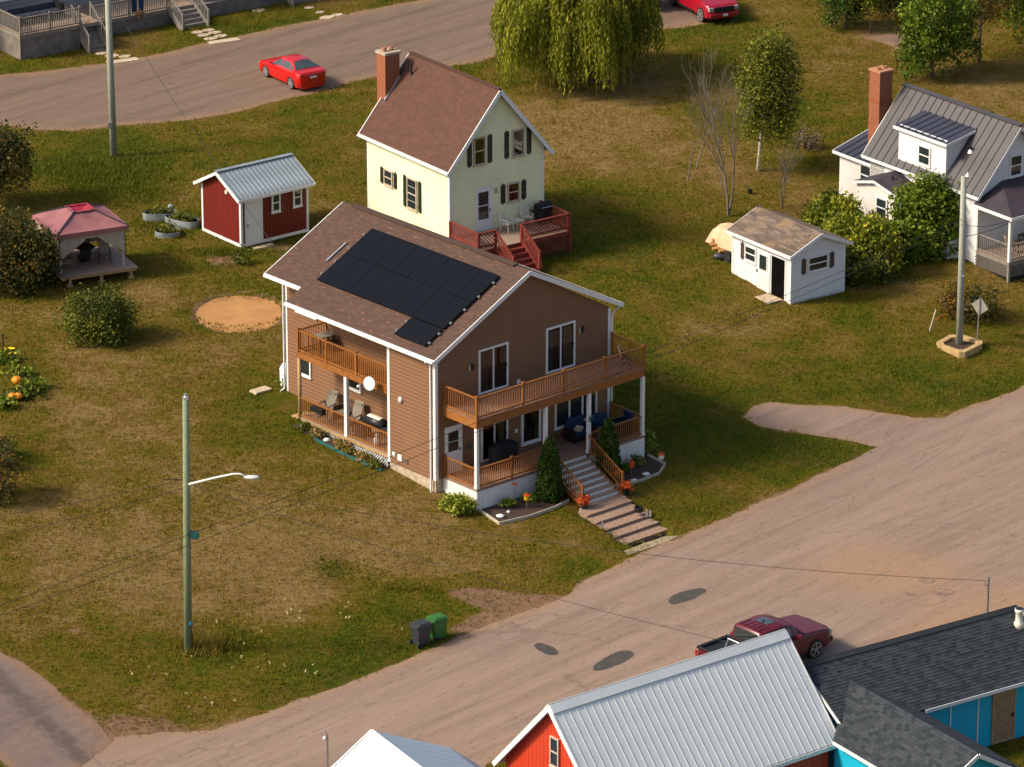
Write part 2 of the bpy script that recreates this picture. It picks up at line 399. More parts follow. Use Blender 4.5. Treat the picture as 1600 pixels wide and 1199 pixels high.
def fbm(x, y, s, seed): return sum(vnoise(x, y, s / 2 ** i, seed + i) * .5 ** i for i in range(4)) / 1.875
# lawn character: (pixel x, pixel y, radius across m, radius deep m, amount); + is lusher, - is drier
BLOBS = [(180, 560, 7, 5, -.55), (60, 520, 3, 5, -.35), (330, 560, 4, 2.5, -.5), (400, 610, 2.5, 4, .45), (520, 700, 4, 2.5, .45), (330, 670, 3, 4, .1), (120, 640, 5, 4, -.25), (260, 790, 8, 5, -.3),
         (520, 900, 6, 6, -.5), (420, 850, 5, 4, -.4), (520, 890, 1.2, 1.5, .6), (150, 930, 6, 6, -.4), (60, 860, 5, 5, -.15), (430, 1040, 7, 2.6, .55), (560, 990, 5, 2.5, .5), (700, 930, 3, 2, .5), (330, 1010, 3, 2, .3), (640, 800, 5, 4, -.25), (800, 860, 5, 5, -.3), (860, 830, 2.2, 2, .2),
         (900, 900, 3, 2, .3), (1090, 760, 5, 3, -.1), (1100, 690, 7, 3, .4), (1250, 710, 5, 2, .4), (1060, 650, 3.5, 8, .5), (1010, 560, 2, 6, .35), (1150, 560, 5, 5, -.2), (1300, 560, 6, 5, .15), (1300, 600, 8, 2, .3), (1450, 600, 6, 2, .45), (1180, 500, 5, 4, .2), (1000, 470, 5, 5, .05), (930, 410, 4, 5, .35),
         (930, 345, 4, 6, .55), (1050, 470, 3, 4, -.25), (1050, 400, 4, 4, .15), (1080, 330, 4, 6, -.2), (940, 270, 5, 7, -.3), (880, 190, 4, 5, -.75), (960, 215, 6, 6, -.55), (1080, 270, 5, 5, .05), (1010, 125, 6, 8, -.35), (1160, 75, 5, 6, .4), (1120, 55, 3, 4, .5), (1250, 40, 4, 8, -.6), (1330, 70, 4, 6, -.25), (1250, 140, 5, 10, .25),
         (1490, 130, 5, 4, -.5), (1560, 150, 4, 4, -.3), (1290, 220, 4, 8, .1), (1400, 440, 4, 3, -.3), (1340, 450, 3, 2, .1), (1580, 460, 3, 4, -.2), (300, 230, 6, 6, .2), (120, 250, 6, 4, .75), (180, 290, 5, 6, .35), (400, 200, 5, 6, -.1), (520, 180, 4, 5, .3), (350, 240, 4, 3, -.3), (520, 230, 3, 8, -.15), (500, 300, 3, 5, .2),
         (300, 340, 3, 4, .1), (250, 420, 4, 3, .05), (330, 425, 3, 2, .0), (230, 460, 1.6, 1.2, -.7), (740, 130, 3, 3, .7), (800, 160, 4, 3, .1), (240, 70, 5, 3, -.1), (400, 30, 7, 5, .6), (100, 100, 4, 2, .2), (540, 10, 3, 3, -.2), (660, 500, 9, 9, .2), (270, 520, 2.5, 1.5, .0)]
_BP = [(at(a, b), c, d, e) for a, b, c, d, e in BLOBS]
def lush(x, y):
    v = .44 + .85 * (fbm(x, y, 5.5, 11) - .5) + .8 * (fbm(x, y, 1.3, 31) - .5)
    wx = 1.6 * (fbm(x, y, 4, 71) - .5); wy = 1.6 * (fbm(x, y, 4, 81) - .5)
    for p, rx, ry, am in _BP:
        q = ((x + wx * 2 - p.x) / rx) ** 2 + ((y + wy * 2 - p.y) / (ry * 1.1)) ** 2
        v = v + am * .50 * np.exp(-q * 1.1)
    return np.clip(v, 0, 1)
# ---- outlines of the bare surfaces, from places in the photograph ----
def poly(pts): return [(p.x, p.y) for p in (at(*q) for q in pts)]
ROAD_N = [(-20, 1250), (60, 1215), (150, 1178), (190, 1150), (250, 1146), (330, 1142), (420, 1112), (480, 1090), (560, 1062), (640, 1030), (700, 1002), (745, 985), (800, 962), (850, 945), (888, 930), (915, 905), (965, 885), (1010, 862), (1055, 843), (1100, 824), (1160, 797), (1230, 766), (1300, 733), (1340, 717), (1372, 700), (1450, 668), (1500, 640), (1560, 622), (1600, 604), (1700, 560), (1850, 490), (2100, 380)]
road_n = poly(ROAD_N)
road_s = poly([(2300, 640), (2000, 780), (1750, 950), (1700, 1120), (1500, 1170), (1360, 1120), (1180, 1160), (1040, 1180), (900, 1140), (800, 1168), (760, 1195), (700, 1260), (540, 1290), (300, 1400), (60, 1420), (-100, 1300)])
road_poly = road_n + road_s
drive_poly = poly([(1160, 652), (1176, 634), (1205, 629), (1260, 634), (1320, 636), (1380, 646), (1430, 654), (1490, 652), (1530, 640), (1500, 690), (1420, 740), (1330, 722), (1372, 699), (1300, 684), (1240, 676), (1190, 668)])
rear_poly = poly([(-300, 150), (-60, 190), (0, 196), (60, 203), (120, 204), (200, 196), (300, 188), (360, 177), (420, 162), (480, 148), (560, 126), (640, 112), (700, 104), (745, 98), (790, 80), (860, 60), (960, 52), (1040, 46), (1110, 36), (1130, 12), (1080, -40), (900, -90), (700, -110), (600, -30), (660, 0), (560, 18), (500, 30), (400, 51), (330, 66), (250, 84), (180, 98), (100, 108), (0, 118), (-120, 124), (-320, 130)])
asph_poly = poly([(-260, 905), (-120, 965), (0, 1020), (35, 1036), (70, 1062), (110, 1098), (150, 1130), (176, 1160), (150, 1180), (110, 1215), (60, 1240), (20, 1210), (-40, 1150), (-160, 1090), (-330, 1040)])
far_drive = poly([(1340, 58), (1400, 52), (1470, 62), (1520, 60), (1470, 82), (1400, 76), (1370, 66)])
bare_a = poly([(700, 925), (740, 920), (800, 928), (870, 930), (905, 935), (870, 955), (820, 965), (780, 955), (735, 945)])
bare_b = poly([(700, 985), (740, 960), (800, 955), (840, 955), (800, 970), (750, 990)])
def edgenoise(pts, step=.35, amp=.16, seed=3):
    out = []; n = len(pts)
    for i in range(n):
        a = np.array(pts[i]); b = np.array(pts[(i + 1) % n]); L = np.linalg.norm(b - a); k = max(1, int(L / step)) if L < 60 else 6
        d = (b - a) / max(L, 1e-6); nn = np.array([-d[1], d[0]])
        for j in range(k):
            p = a + (b - a) * j / k; m = amp * 2 * (fbm(p[0], p[1], 1.6, seed) - .5) + amp * (vnoise(p[0], p[1], .35, seed + 9) - .5)
            out.append(tuple(p + nn * m * (1 if L < 60 else 0)))
    return out
def sdf(x, y, pts):
    "signed distance to a closed outline (inside negative)"
    x = np.asarray(x, float); y = np.asarray(y, float); best = np.full(x.shape, 1e9); ins = np.zeros(x.shape, bool); n = len(pts)
    for i in range(n):
        ax, ay = pts[i]; bx, by = pts[(i + 1) % n]; dx, dy = bx - ax, by - ay; L = dx * dx + dy * dy + 1e-12
        t = np.clip(((x - ax) * dx + (y - ay) * dy) / L, 0, 1); best = np.minimum(best, (x - ax - t * dx) ** 2 + (y - ay - t * dy) ** 2)
        c = ((ay > y) != (by > y)) & (x < (bx - ax) * (y - ay) / (by - ay + 1e-12) + ax); ins ^= c
    d = np.sqrt(best); return np.where(ins, -d, d)
def chaikin(P, n=2):
    for _ in range(n): P = [q for i in range(len(P)) for q in ((.75 * P[i][0] + .25 * P[(i + 1) % len(P)][0], .75 * P[i][1] + .25 * P[(i + 1) % len(P)][1]), (.25 * P[i][0] + .75 * P[(i + 1) % len(P)][0], .25 * P[i][1] + .75 * P[(i + 1) % len(P)][1]))]
    return P
def drape(name, pts, lift, mat, cell=.5, amp=.16, attr=None, hfun=hz, seed=3, smooth=0, inner=None):
    pts = chaikin(pts, smooth)
    P = edgenoise(pts, .35 if cell > .2 else .15, amp, seed); B = len(P)
    a = np.array(P); lo = a.min(0); hi = a.max(0)
    gx, gy = np.meshgrid(np.arange(lo[0], hi[0], cell), np.arange(lo[1], hi[1], cell)); gx = gx.ravel() + rng.normal(size=gx.size) * .02; gy = gy.ravel() + rng.normal(size=gy.size) * .02
    d = sdf(gx, gy, P); k = d < -cell * .4
    near = (np.abs(gx) < 60) & (gy > 120) & (gy < 300); k &= near | (rng.random(len(gx)) < .04)
    pts2 = [Vector(p) for p in P] + [Vector((u, v)) for u, v in zip(gx[k], gy[k])]
    r = delaunay_2d_cdt(pts2, [], [list(range(B))], 1, 1e-5); V = np.array([tuple(v) for v in r[0]])
    z = hfun(V[:, 0], V[:, 1]) + lift
    me = bpy.data.meshes.new(name); me.from_pydata(np.column_stack([V, z]).tolist(), [], [list(f) for f in r[2]])
    dd = -sdf(V[:, 0], V[:, 1], P)
    if inner: dd = dd + 4 * np.clip(.6 - sdf(V[:, 0], V[:, 1], inner), 0, 1)
    me.attributes.new('edge', 'FLOAT', 'POINT').data.foreach_set('value', dd.astype(np.float32))
    if attr is not None: me.attributes.new('wear', 'FLOAT', 'POINT').data.foreach_set('value', attr(V[:, 0], V[:, 1]).astype(np.float32))
    me.materials.append(mat); me.polygons.foreach_set('use_smooth', [True] * len(me.polygons)); me.update()
    o = bpy.data.objects.new(name, me); COL.objects.link(o); return struct(o)
# ground sheet
xs = axis(-4000, 4000, -40, 40, .33, 1.45); ys = axis(-1500, 6000, 158, 292, .36, 1.45)
X, Y = np.meshgrid(xs, ys); Z = hzp(X, Y)
nx, ny = len(xs), len(ys); idx = np.arange(nx * ny).reshape(ny, nx)
q = np.stack([idx[:-1, :-1], idx[:-1, 1:], idx[1:, 1:], idx[1:, :-1]], -1).reshape(-1, 4)
me = bpy.data.meshes.new('ground'); me.vertices.add(nx * ny); me.vertices.foreach_set('co', np.stack([X, Y, Z], -1).ravel())
me.loops.add(q.size); me.loops.foreach_set('vertex_index', q.ravel()); me.polygons.add(len(q)); me.polygons.foreach_set('loop_start', np.arange(len(q)) * 4); me.polygons.foreach_set('loop_total', np.full(len(q), 4))
me.polygons.foreach_set('use_smooth', [True] * len(q))
fx, fy = X.ravel(), Y.ravel(); LU = lush(fx, fy)
win = (np.abs(fx) < 45) & (fy > 150) & (fy < 300)
soil = np.zeros(len(fx)); rd = np.full(len(fx), 99.)
for pl, wd in ((road_poly, .55), (drive_poly, .35), (rear_poly, .4), (asph_poly, .6), (bare_a, .6), (bare_b, .5)):
    d = np.full(len(fx), 99.); d[win] = sdf(fx[win], fy[win], pl); rd = np.minimum(rd, d)
    soil = np.maximum(soil, np.clip(1 - (d + .15) / wd - .9 * (fbm(fx, fy, 1.1, 44) - .35), 0, 1))
for px, py, r_, am in [(205, 1150, 2.2, 1.0), (240, 1135, 1.5, .8), (790, 945, 1.6, .7), (350, 405, 1.1, .9), (325, 395, .8, .9), (440, 385, .7, .9), (395, 500, 2.9, .5), (240, 462, 1, .35), (120, 985, .5, .8), (1085, 90, 1.5, .2), (1360, 55, 2.5, .5), (35, 590, 1.1, .5), (20, 620, 1.0, .5)]:
    p = at(px, py); soil = np.maximum(soil, am * np.clip(1.3 - np.hypot(fx - p.x, fy - p.y) / r_ - .9 * (fbm(fx, fy, .9, 54) - .4), 0, 1))
_o = at(681, 772); _u = (fx - _o.x) * math.cos(R(41.5)) + (fy - _o.y) * math.sin(R(41.5)); _v = -(fx - _o.x) * math.sin(R(41.5)) + (fy - _o.y) * math.cos(R(41.5))
cut = ((_u > 3.95) & (_u < 6.6) & (_v > -8.3) & (_v < -4.4)) * .34       # bed dug out for the timber steps
me.vertices.foreach_set('co', np.stack([fx, fy, Z.ravel() - cut - .07 * np.clip((-rd - .35) / .5, 0, 1) + .05 * (fbm(fx, fy, 1.8, 5) - .5) * np.clip((rd - .4) * 2, 0, 1) * win], -1).ravel())
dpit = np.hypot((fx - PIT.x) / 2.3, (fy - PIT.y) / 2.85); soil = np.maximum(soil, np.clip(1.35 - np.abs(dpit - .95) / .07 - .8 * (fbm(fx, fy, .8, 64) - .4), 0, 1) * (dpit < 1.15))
LU = np.clip(LU + .25 * np.exp(-((rd - .9) / .8) ** 2) * (rd > .2), 0, 1)
me.attributes.new('lush', 'FLOAT', 'POINT').data.foreach_set('value', LU.astype(np.float32))
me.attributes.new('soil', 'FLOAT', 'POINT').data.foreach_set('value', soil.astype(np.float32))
k = NM('lawn'); al = k.n('ShaderNodeAttribute'); al.attribute_name = 'lush'; so = k.n('ShaderNodeAttribute'); so.attribute_name = 'soil'
n1 = k.noise(1.6, 6, rough=.7); n2 = k.noise(9, 5, rough=.75); n3 = k.noise(60, 3, rough=.7)
n2s = k.noise(6, 5, rough=.75, stretch=(.45, 1.3, 1))
f = k.math('ADD', al.outputs['Fac'], k.math('MULTIPLY', k.math('SUBTRACT', n1, .5), 1.1)); f = k.math('ADD', f, k.math('MULTIPLY', k.math('SUBTRACT', n2s, .5), 2.3)); f = k.math('ADD', f, k.math('MULTIPLY', k.math('SUBTRACT', n3, .5), .9))
col = k.ramp(f, [(0, (.32, .205, .08)), (.2, (.23, .145, .034)), (.4, (.18, .12, .010)), (.58, (.14, .115, .004)), (.78, (.095, .108, .002)), (1, (.05, .075, .001))])
col = k.mix(k.math('MULTIPLY', n2, .45), col, (.045, .033, .006)); 
col = k.mix(k.ramp(k.noise(.7, 5, rough=.65), [(.48, (0, 0, 0)), (.68, (.55, .55, .55))]), col, (.15, .08, .02)); col = k.mix(k.ramp(k.noise(1.9, 4, rough=.6), [(.60, (0, 0, 0)), (.70, (.7, .7, .7))]), col, (.045, .06, .002))
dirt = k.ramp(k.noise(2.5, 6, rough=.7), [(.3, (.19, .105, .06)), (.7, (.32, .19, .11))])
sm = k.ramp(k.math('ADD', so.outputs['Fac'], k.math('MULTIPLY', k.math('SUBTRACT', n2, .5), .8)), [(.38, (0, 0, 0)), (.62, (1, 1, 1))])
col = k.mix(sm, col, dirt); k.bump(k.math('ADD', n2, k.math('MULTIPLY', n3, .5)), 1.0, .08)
me.materials.append(k.fin(col, .95, 0, .1)); me.update()
ground = bpy.data.objects.new('ground', me); COL.objects.link(ground); struct(ground)
# ---- road surfaces ----
def roadmat(name, base, base2, edgecol, wearcol, ew=.75):
    k = NM(name); e = k.n('ShaderNodeAttribute'); e.attribute_name = 'edge'; wr = k.n('ShaderNodeAttribute'); wr.attribute_name = 'wear'
    n1 = k.noise(.5, 6, rough=.65); n2 = k.noise(30, 4, rough=.8); mp = k.n('ShaderNodeMapping'); mp.inputs['Rotation'].default_value = (0, 0, R(-47)); k.l(k.co(), mp.inputs[0])
    st = k.noise(1.0, 7, vec=mp.outputs[0], rough=.7, stretch=(.07, 1.5, 1)); n3 = k.noise(2.2, 6, rough=.7)
    col = k.ramp(st, [(.3, base2), (.5, base), (.66, tuple(min(1, v * 1.16) for v in base))])
    col = k.mix(k.math('MULTIPLY', n1, .3), col, base2)
    em = k.math('SUBTRACT', 1.0, k.math('DIVIDE', e.outputs['Fac'], ew)); em = k.math('ADD', em, k.math('MULTIPLY', k.math('SUBTRACT', n3, .5), .9))
    col = k.mix(k.ramp(em, [(.15, (0, 0, 0)), (.75, (1, 1, 1))]), col, edgecol)
    wm = k.math('ADD', wr.outputs['Fac'], k.math('MULTIPLY', k.math('SUBTRACT', n3, .5), 1.0))
    col = k.mix(k.ramp(wm, [(.4, (0, 0, 0)), (.75, (.9, .9, .9))]), col, wearcol)
    col = k.mix(k.math('MULTIPLY', k.ramp(n2, [(.35, (1, 1, 1)), (.6, (0, 0, 0))]), .42), col, (.09, .065, .05))
    for sc2, th in (((.035, 1.1, 1), .006), ((.09, .5, 1), .004)):
        lnz = k.noise(1.0, 5, vec=mp.outputs[0], rough=.6, stretch=sc2); q_ = k.ramp(k.math('ABSOLUTE', k.math('SUBTRACT', lnz, .5)), [(0, (1, 1, 1)), (th, (0, 0, 0))])
        col = k.mix(k.math('MULTIPLY', q_, k.math('MULTIPLY', n3, 1.0)), col, (.12, .075, .055))
    pt = k.noise(.9, 6, rough=.75); col = k.mix(k.ramp(pt, [(.56, (0, 0, 0)), (.72, (.5, .5, .5))]), col, wearcol); col = k.mix(k.ramp(k.noise(1.3, 6, rough=.75), [(.58, (0, 0, 0)), (.74, (.45, .45, .45))]), col, tuple(v * .62 for v in base2))
    # fine cracks
    vo = k.n('ShaderNodeTexVoronoi', feature='DISTANCE_TO_EDGE'); vo.inputs['Scale'].default_value = .16; wv = k.n('ShaderNodeMix', data_type='VECTOR')
    nn = k.n('ShaderNodeTexNoise'); nn.inputs['Scale'].default_value = .8; nn.inputs['Detail'].default_value = 6; k.l(mp.outputs[0], nn.inputs[0])
    ad = k.n('ShaderNodeVectorMath', operation='MULTIPLY_ADD'); ad.inputs[1].default_value = (2.5, 2.5, 0); k.l(nn.outputs['Color'], ad.inputs[0]); k.l(mp.outputs[0], ad.inputs[2])
    m2 = k.n('ShaderNodeMapping'); m2.inputs['Scale'].default_value = (.45, 1.5, 1); k.l(ad.outputs[0], m2.inputs[0]); k.l(m2.outputs[0], vo.inputs['Vector'])
    cr = k.ramp(vo.outputs['Distance'], [(0, (1, 1, 1)), (.008, (0, 0, 0))])
    col = k.mix(k.math('MULTIPLY', cr, k.math('MULTIPLY', n3, .8)), col, (.13, .085, .06))
    k.bump(k.math('ADD', n2, n3), .5, .03); return k.fin(col, .93, 0, .15)
def wear_main(x, y):
    s = (x - 9) * .68 + (y - 178) * -.73
    v = .85 * np.clip((s - 1.5) / 4.5, 0, 1) * np.clip((x - 2) / 6, 0.15, 1) + .75 * (fbm(x, y, 6, 21) - .5)
    p = at(230, 1165); p2 = at(1380, 900); return v + .55 * np.exp(-((x - p.x) ** 2 + (y - p.y) ** 2) / 10) + .6 * np.exp(-((x - p2.x) ** 2 + (y - p2.y) ** 2) / 22)
M['road'] = roadmat('pinkish_chip_seal', (.325, .228, .174), (.235, .157, .117), (.34, .215, .14), (.37, .225, .135))
M['rear'] = roadmat('worn_rear_lane', (.225, .152, .108), (.14, .095, .07), (.28, .17, .10), (.12, .09, .072), 1.0)
road = drape('road', road_poly, .012, M['road'], .6, .17, wear_main)
drape('driveway', drive_poly, .020, M['road'], .4, .14, lambda x, y: .22 + .6 * (fbm(x, y, 2, 9) - .5), seed=17, inner=road_poly)
drape('rear_lane', rear_poly, .012, M['rear'], .6, .2, lambda x, y: .9 * (fbm(x, y, 4, 61) - .35), seed=23)
drape('far_driveway', far_drive, .012, M['rear'], .5, .2, lambda x, y: .2 + 0 * x, seed=29)
ka = roadmat('grey_asphalt_lane', (.22, .158, .135), (.135, .10, .086), (.27, .165, .11), (.10, .078, .068), .8)
pa = at(60, 1120); dirA = np.array([at(130, 1150).x - at(0, 1030).x, at(130, 1150).y - at(0, 1030).y]); dirA /= np.linalg.norm(dirA)
M['asph_lane'] = ka
drape('side_lane', asph_poly, .020, ka, .4, .1, lambda x, y: .75 * np.exp(-(((x - pa.x) * -dirA[1] + (y - pa.y) * dirA[0]) / .9) ** 2) - .05, seed=37)
# dark patches on the road
for nm, pts in (('a', [(1042, 938), (1050, 930), (1085, 920), (1103, 918), (1107, 922), (1098, 931), (1062, 945), (1046, 946)]),
                ('b', [(919, 1045), (935, 1032), (960, 1020), (980, 1016), (992, 1022), (985, 1033), (955, 1046), (930, 1052)]),
                ('c', [(831, 1008), (842, 1004), (862, 1008), (877, 1018), (874, 1025), (858, 1026), (838, 1018)])):
    drape('asphalt_patch', poly(pts), .020, M['asphalt'], .25, .09, seed=ord(nm), smooth=2)
k = NM('pothole_gravel'); k.bump(k.noise(20, 4), .5, .02)
M['pothole'] = k.fin(k.ramp(k.noise(3, 5, rough=.7), [(.3, (.15, .10, .08)), (.7, (.34, .22, .16))]), .95, 0, .1); ragged(M['pothole'])
for i, (px, py, rx) in enumerate([(1448, 908, .38), (1475, 926, .5), (1425, 930, .3)]):
    c = at(px, py); drape('pothole', [(c.x + rx * math.cos(t), c.y + rx * .8 * math.sin(t)) for t in np.linspace(0, 6.28, 14)[:-1]], .020, M['pothole'], .15, .12, seed=90 + i)
# sand disc where a pool stood
c = PIT; drape('sand_circle', [(c.x + 2.05 * math.cos(t), c.y + 2.6 * math.sin(t)) for t in np.linspace(0, 2 * math.pi, 40)[:-1]], .012, M['sand'], .2, .08, hfun=lambda x, y: hzp(x, y) + .03)
# landing gravel at the foot of the steps
M['gravel'] = tarmat('pale_gravel', (.45, .36, .24), (.30, .23, .14), 3)
drape('path', poly([(975, 862), (1005, 850), (1040, 838), (1060, 838), (1040, 848), (1000, 862), (980, 868)]), .02, M['gravel'], .2, .06, seed=41)
# ================= building kit (all in the house's own frame: +x along the front, +y away) =================
def wall_x(mb, x, ys_, zf, course=.15, out=-1, z0=0):
    "clapboards on the plane x = const; ys_=(y0,y1); zf(z)->(y0,y1) clips a gable; facing -x if out<0"
    return _clap(mb, lambda a, z, d: (x + out * d, a, z), ys_, zf, course, z0)
def wall_y(mb, y, xs_, zf, course=.15, out=-1, z0=0):
    return _clap(mb, lambda a, z, d: (a, y + out * d, z), xs_, zf, course, z0)
def _clap(mb, P, ab, zf, course, z0):
    top = zf if not callable(zf) else None
    z = z0
    while True:
        z1 = z + course
        if top is not None:
            if z >= top - 1e-4: break
            z1 = min(z1, top); e0 = e1 = ab
        else:
            e0 = zf(z); e1 = zf(z1)
            if e0 is None or e0[1] - e0[0] < .03: break
            if e1 is None or e1[1] < e1[0]: m = (e0[0] + e0[1]) / 2; e1 = (m, m)
        zm = z + (z1 - z) * .62; f_ = .62; em = (e0[0] + (e1[0] - e0[0]) * f_, e0[1] + (e1[1] - e0[1]) * f_)
        mb.quad(P(e0[0], z, .026), P(e0[1], z, .026), P(em[1], zm, .024), P(em[0], zm, .024)); mb.quad(P(em[0], zm, .024), P(em[1], zm, .024), P(e1[1], z1, .002), P(e1[0], z1, .002))
        mb.quad(P(e0[0], z, 0), P(e0[1], z, 0), P(e0[1], z, .026), P(e0[0], z, .026))
        z = z1
def gable_fn(a0, a1, ze, zr, am=None):
    am = (a0 + a1) / 2 if am is None else am
    def f(z):
        if z <= ze: return (a0, a1)
        t = (z - ze) / (zr - ze)
        if t >= 1: return None
        return (a0 + (am - a0) * t, a1 + (am - a1) * t)
    return f
def solid_back(mb, x0, y0, x1, y1, z0, z1): mb.box(x0 + .004, y0 + .004, z0, x1 - .004, y1 - .004, z1)
def slope(name, parent, mat, P0, P1, P2, P3, course=.14, lip=.010, thick=.10):
    "a roof plane: P0-P1 eave, P3-P2 ridge; stepped courses with real butts"
    P0, P1, P2, P3 = map(Vector, (P0, P1, P2, P3)); n = (P1 - P0).cross(P3 - P0)
    if n.length < 1e-6: n = (P1 - P0).cross(P2 - P0)
    n.normalize()
    if n.z < 0: n = -n
    L = ((P3 + P2) / 2 - (P0 + P1) / 2).length; N = max(1, int(round(L / course))) if course else 1
    U = (P1 - P0).normalized(); mb = MB(); org = P0
    def uv(p): d = p - org; u = d.dot(U); return (u, (d - U * u).length)
    for k in range(N):
        a, b = P0.lerp(P3, k / N), P1.lerp(P2, k / N); c, d = P1.lerp(P2, (k + 1) / N), P0.lerp(P3, (k + 1) / N); h = n * (lip if course else 0)
        mb.quad(a + h, b + h, c, d, uv=[(uv(q)[0], uv(q)[1] + .003) for q in (a, b)] + [(uv(q)[0], uv(q)[1] - .003) for q in (c, d)])
        if course: mb.quad(a, b, b + h, a + h, uv=[uv(a), uv(b), uv(b), uv(a)])
    t = -n * thick
    mb.quad(P3 + t, P2 + t, P1 + t, P0 + t); mb.quad(P0 + t, P1 + t, P1, P0); mb.quad(P1 + t, P2 + t, P2, P1); mb.quad(P3 + t, P0 + t, P0, P3)
    return mb.build(name, mat, parent)
def metal_slope(parent, mat, P0, P1, P2, P3, pitch=.45, rib=.035, ribw=.035, parts=True, thick=.08, extra=0):
    "metal roof plane made of separate pans with a raised seam; one mesh shared by all pans"
    P0, P1, P2, P3 = map(Vector, (P0, P1, P2, P3)); W = (P1 - P0).length; N = max(1, int(round(W / pitch))); w_ = W / N
    U = (P1 - P0).normalized(); V = (P3 - P0); n = U.cross(V).normalized()
    if n.z < 0: n = -n
    mb = MB(); u = U * (w_ - .004)
    mb.quad(Vector(), u, u + V, V); mb.quad(-n * thick, V - n * thick, V + u - n * thick, u - n * thick); mb.quad(-n * thick, u - n * thick, u, Vector()); mb.quad(V, V + u, V + u - n * thick, V - n * thick)
    mb.quad(Vector(), V, V - n * thick, -n * thick); mb.quad(u, u - n * thick, u + V - n * thick, u + V)
    def seam(x, wd, ht):
        b = U * x; c = U * (x + wd); hh = n * ht
        mb.quad(b, b + V, b + V + hh, b + hh); mb.quad(c + hh, c + V + hh, c + V, c); mb.quad(b + hh, b + V + hh, c + V + hh, c + hh); mb.quad(b, b + hh, c + hh, c)
    seam(0, ribw, rib)
    for e in range(extra): seam(w_ * (e + 1) / (extra + 1), ribw * .6, rib * .35)
    if not parts:
        big = MB()
        for i in range(N): big.add([tuple(Vector(v) + P0 + U * w_ * i) for v in mb.v], mb.f)
        return big.build('roof', mat, parent)
    o = None
    for i in range(N):
        loc = P0 + U * w_ * i
        if o is None: o = mb.build('roof_panel', mat, parent); o.location = loc
        else: inst(o, loc)
    return o
def rect_frame(mb, P, a0, a1, z0, z1, wd, d0, d1):
    for (p, q, r, s_) in ((a0, a1, z1 - wd, z1), (a0, a1, z0, z0 + wd), (a0, a0 + wd, z0 + wd, z1 - wd), (a1 - wd, a1, z0 + wd, z1 - wd)):
        A = P(p, r, d0); B = P(q, s_, d1); mb.box(*A, *B)
def window(parent, axis_, c, a0, a1, z0, z1, out=-1, trim='white', style='sash', tw=.085, name='window', glass='glass', curtain=False, cross=False):
    c = c + out * .024
    "frame as a part; panes, sash bars and curtains as its pieces"
    P = (lambda a, z, d: (c + out * d, a, z)) if axis_ == 'x' else (lambda a, z, d: (a, c + out * d, z))
    mb = MB(); rect_frame(mb, P, a0, a1, z0, z1, tw, .0, .065)
    if style != 'slider': A = P(a0 - .03, z0 - .04, 0); B = P(a1 + .03, z0, .095); mb.box(*A, *B)
    w_ = mb.build(name, trim, parent)
    i0, i1, j0, j1 = a0 + tw, a1 - tw, z0 + tw, z1 - tw; mid = (i0 + i1) / 2; mz = (j0 + j1) / 2
    def pane(b0, b1, c0, c1, d=.026, g=glass):
        m = MB(); A = P(b0, c0, d - .008); B = P(b1, c1, d); m.box(*A, *B); return m.build('pane', g, w_)
    def bar(b0, b1, c0, c1, d=.05, nm='sash_bar'):
        m = MB(); A = P(b0, c0, .018); B = P(b1, c1, d); m.box(*A, *B); return m.build(nm, trim, w_)
    g = glass
    if curtain:
        m = MB(); A = P(i0, j0, .012); B = P(i1, j1, .016); m.box(*A, *B); m.build('painted_room_shade', 'room_shade', w_)  # thin board on the wall, darkness of the room put into its colour
        for cc0, cc1 in curtain:
            m = MB(); x = i0 + (i1 - i0) * cc0; e = i0 + (i1 - i0) * cc1; nfold = 5
            for f in range(nfold):
                p = x + (e - x) * f / nfold; q = x + (e - x) * (f + 1) / nfold; A = P(p, j0 + .02, .017); B = P((p + q) / 2, j1, .023 - .002 * (f % 2)); m.box(*A, *B); A = P((p + q) / 2, j0 + .02, .017); B = P(q, j1, .020); m.box(*A, *B)
            m.build('curtain', 'curtain', w_)
        g = 'clear'
    if style == 'sash':
        pane(i0, i1, mz + .02, j1, .034, g); pane(i0, i1, j0, mz - .02, .026, g); bar(i0, i1, mz - .03, mz + .03)
        if cross: bar(i0, i1, (mz + j1) / 2 - .012, (mz + j1) / 2 + .012, .042); bar(i0, i1, (mz + j0) / 2 - .012, (mz + j0) / 2 + .012, .042)
    elif style in ('slider', 'pair'):
        pane(i0, mid - .02, j0, j1, .030, g); pane(mid + .02, i1, j0, j1, .026, g); bar(mid - .035, mid + .035, j0, j1)
        if style == 'slider':
            m = MB(); A = P(i1 - .05, mz - .06, .03); B = P(i1 - .02, mz + .08, .08); m.box(*A, *B); m.build('handle', 'black', w_)
    elif style == 'triple':
        t = (i1 - i0) / 3
        for q in range(3): pane(i0 + q * t + .03, i0 + (q + 1) * t - .03, j0, j1, .028, g)
        for q in (1, 2): bar(i0 + q * t - .05, i0 + q * t + .05, j0, j1)
    else: pane(i0, i1, j0, j1, .028, g)
    return w_
def shutter(parent, axis_, c, a0, a1, z0, z1, mat, out=-1):
    "board shutter: three uprights of unequal height and crosspieces"
    P = (lambda a, z, d: (c + out * d, a, z)) if axis_ == 'x' else (lambda a, z, d: (a, c + out * d, z)); m = MB(); t = (a1 - a0 - .04) / 3
    for k in range(3):
        b = a0 + k * (t + .02); dz = .06 if k == 1 else 0
        A = P(b, z0 - dz, .02); B = P(b + t, z1 + dz, .045); m.box(*A, *B)
    for f in (.15, .5, .85):
        zc = z0 + (z1 - z0) * f; A = P(a0, zc - .03, .045); B = P(a1, zc + .03, .06); m.box(*A, *B)
    return m.build('shutter', mat, parent)
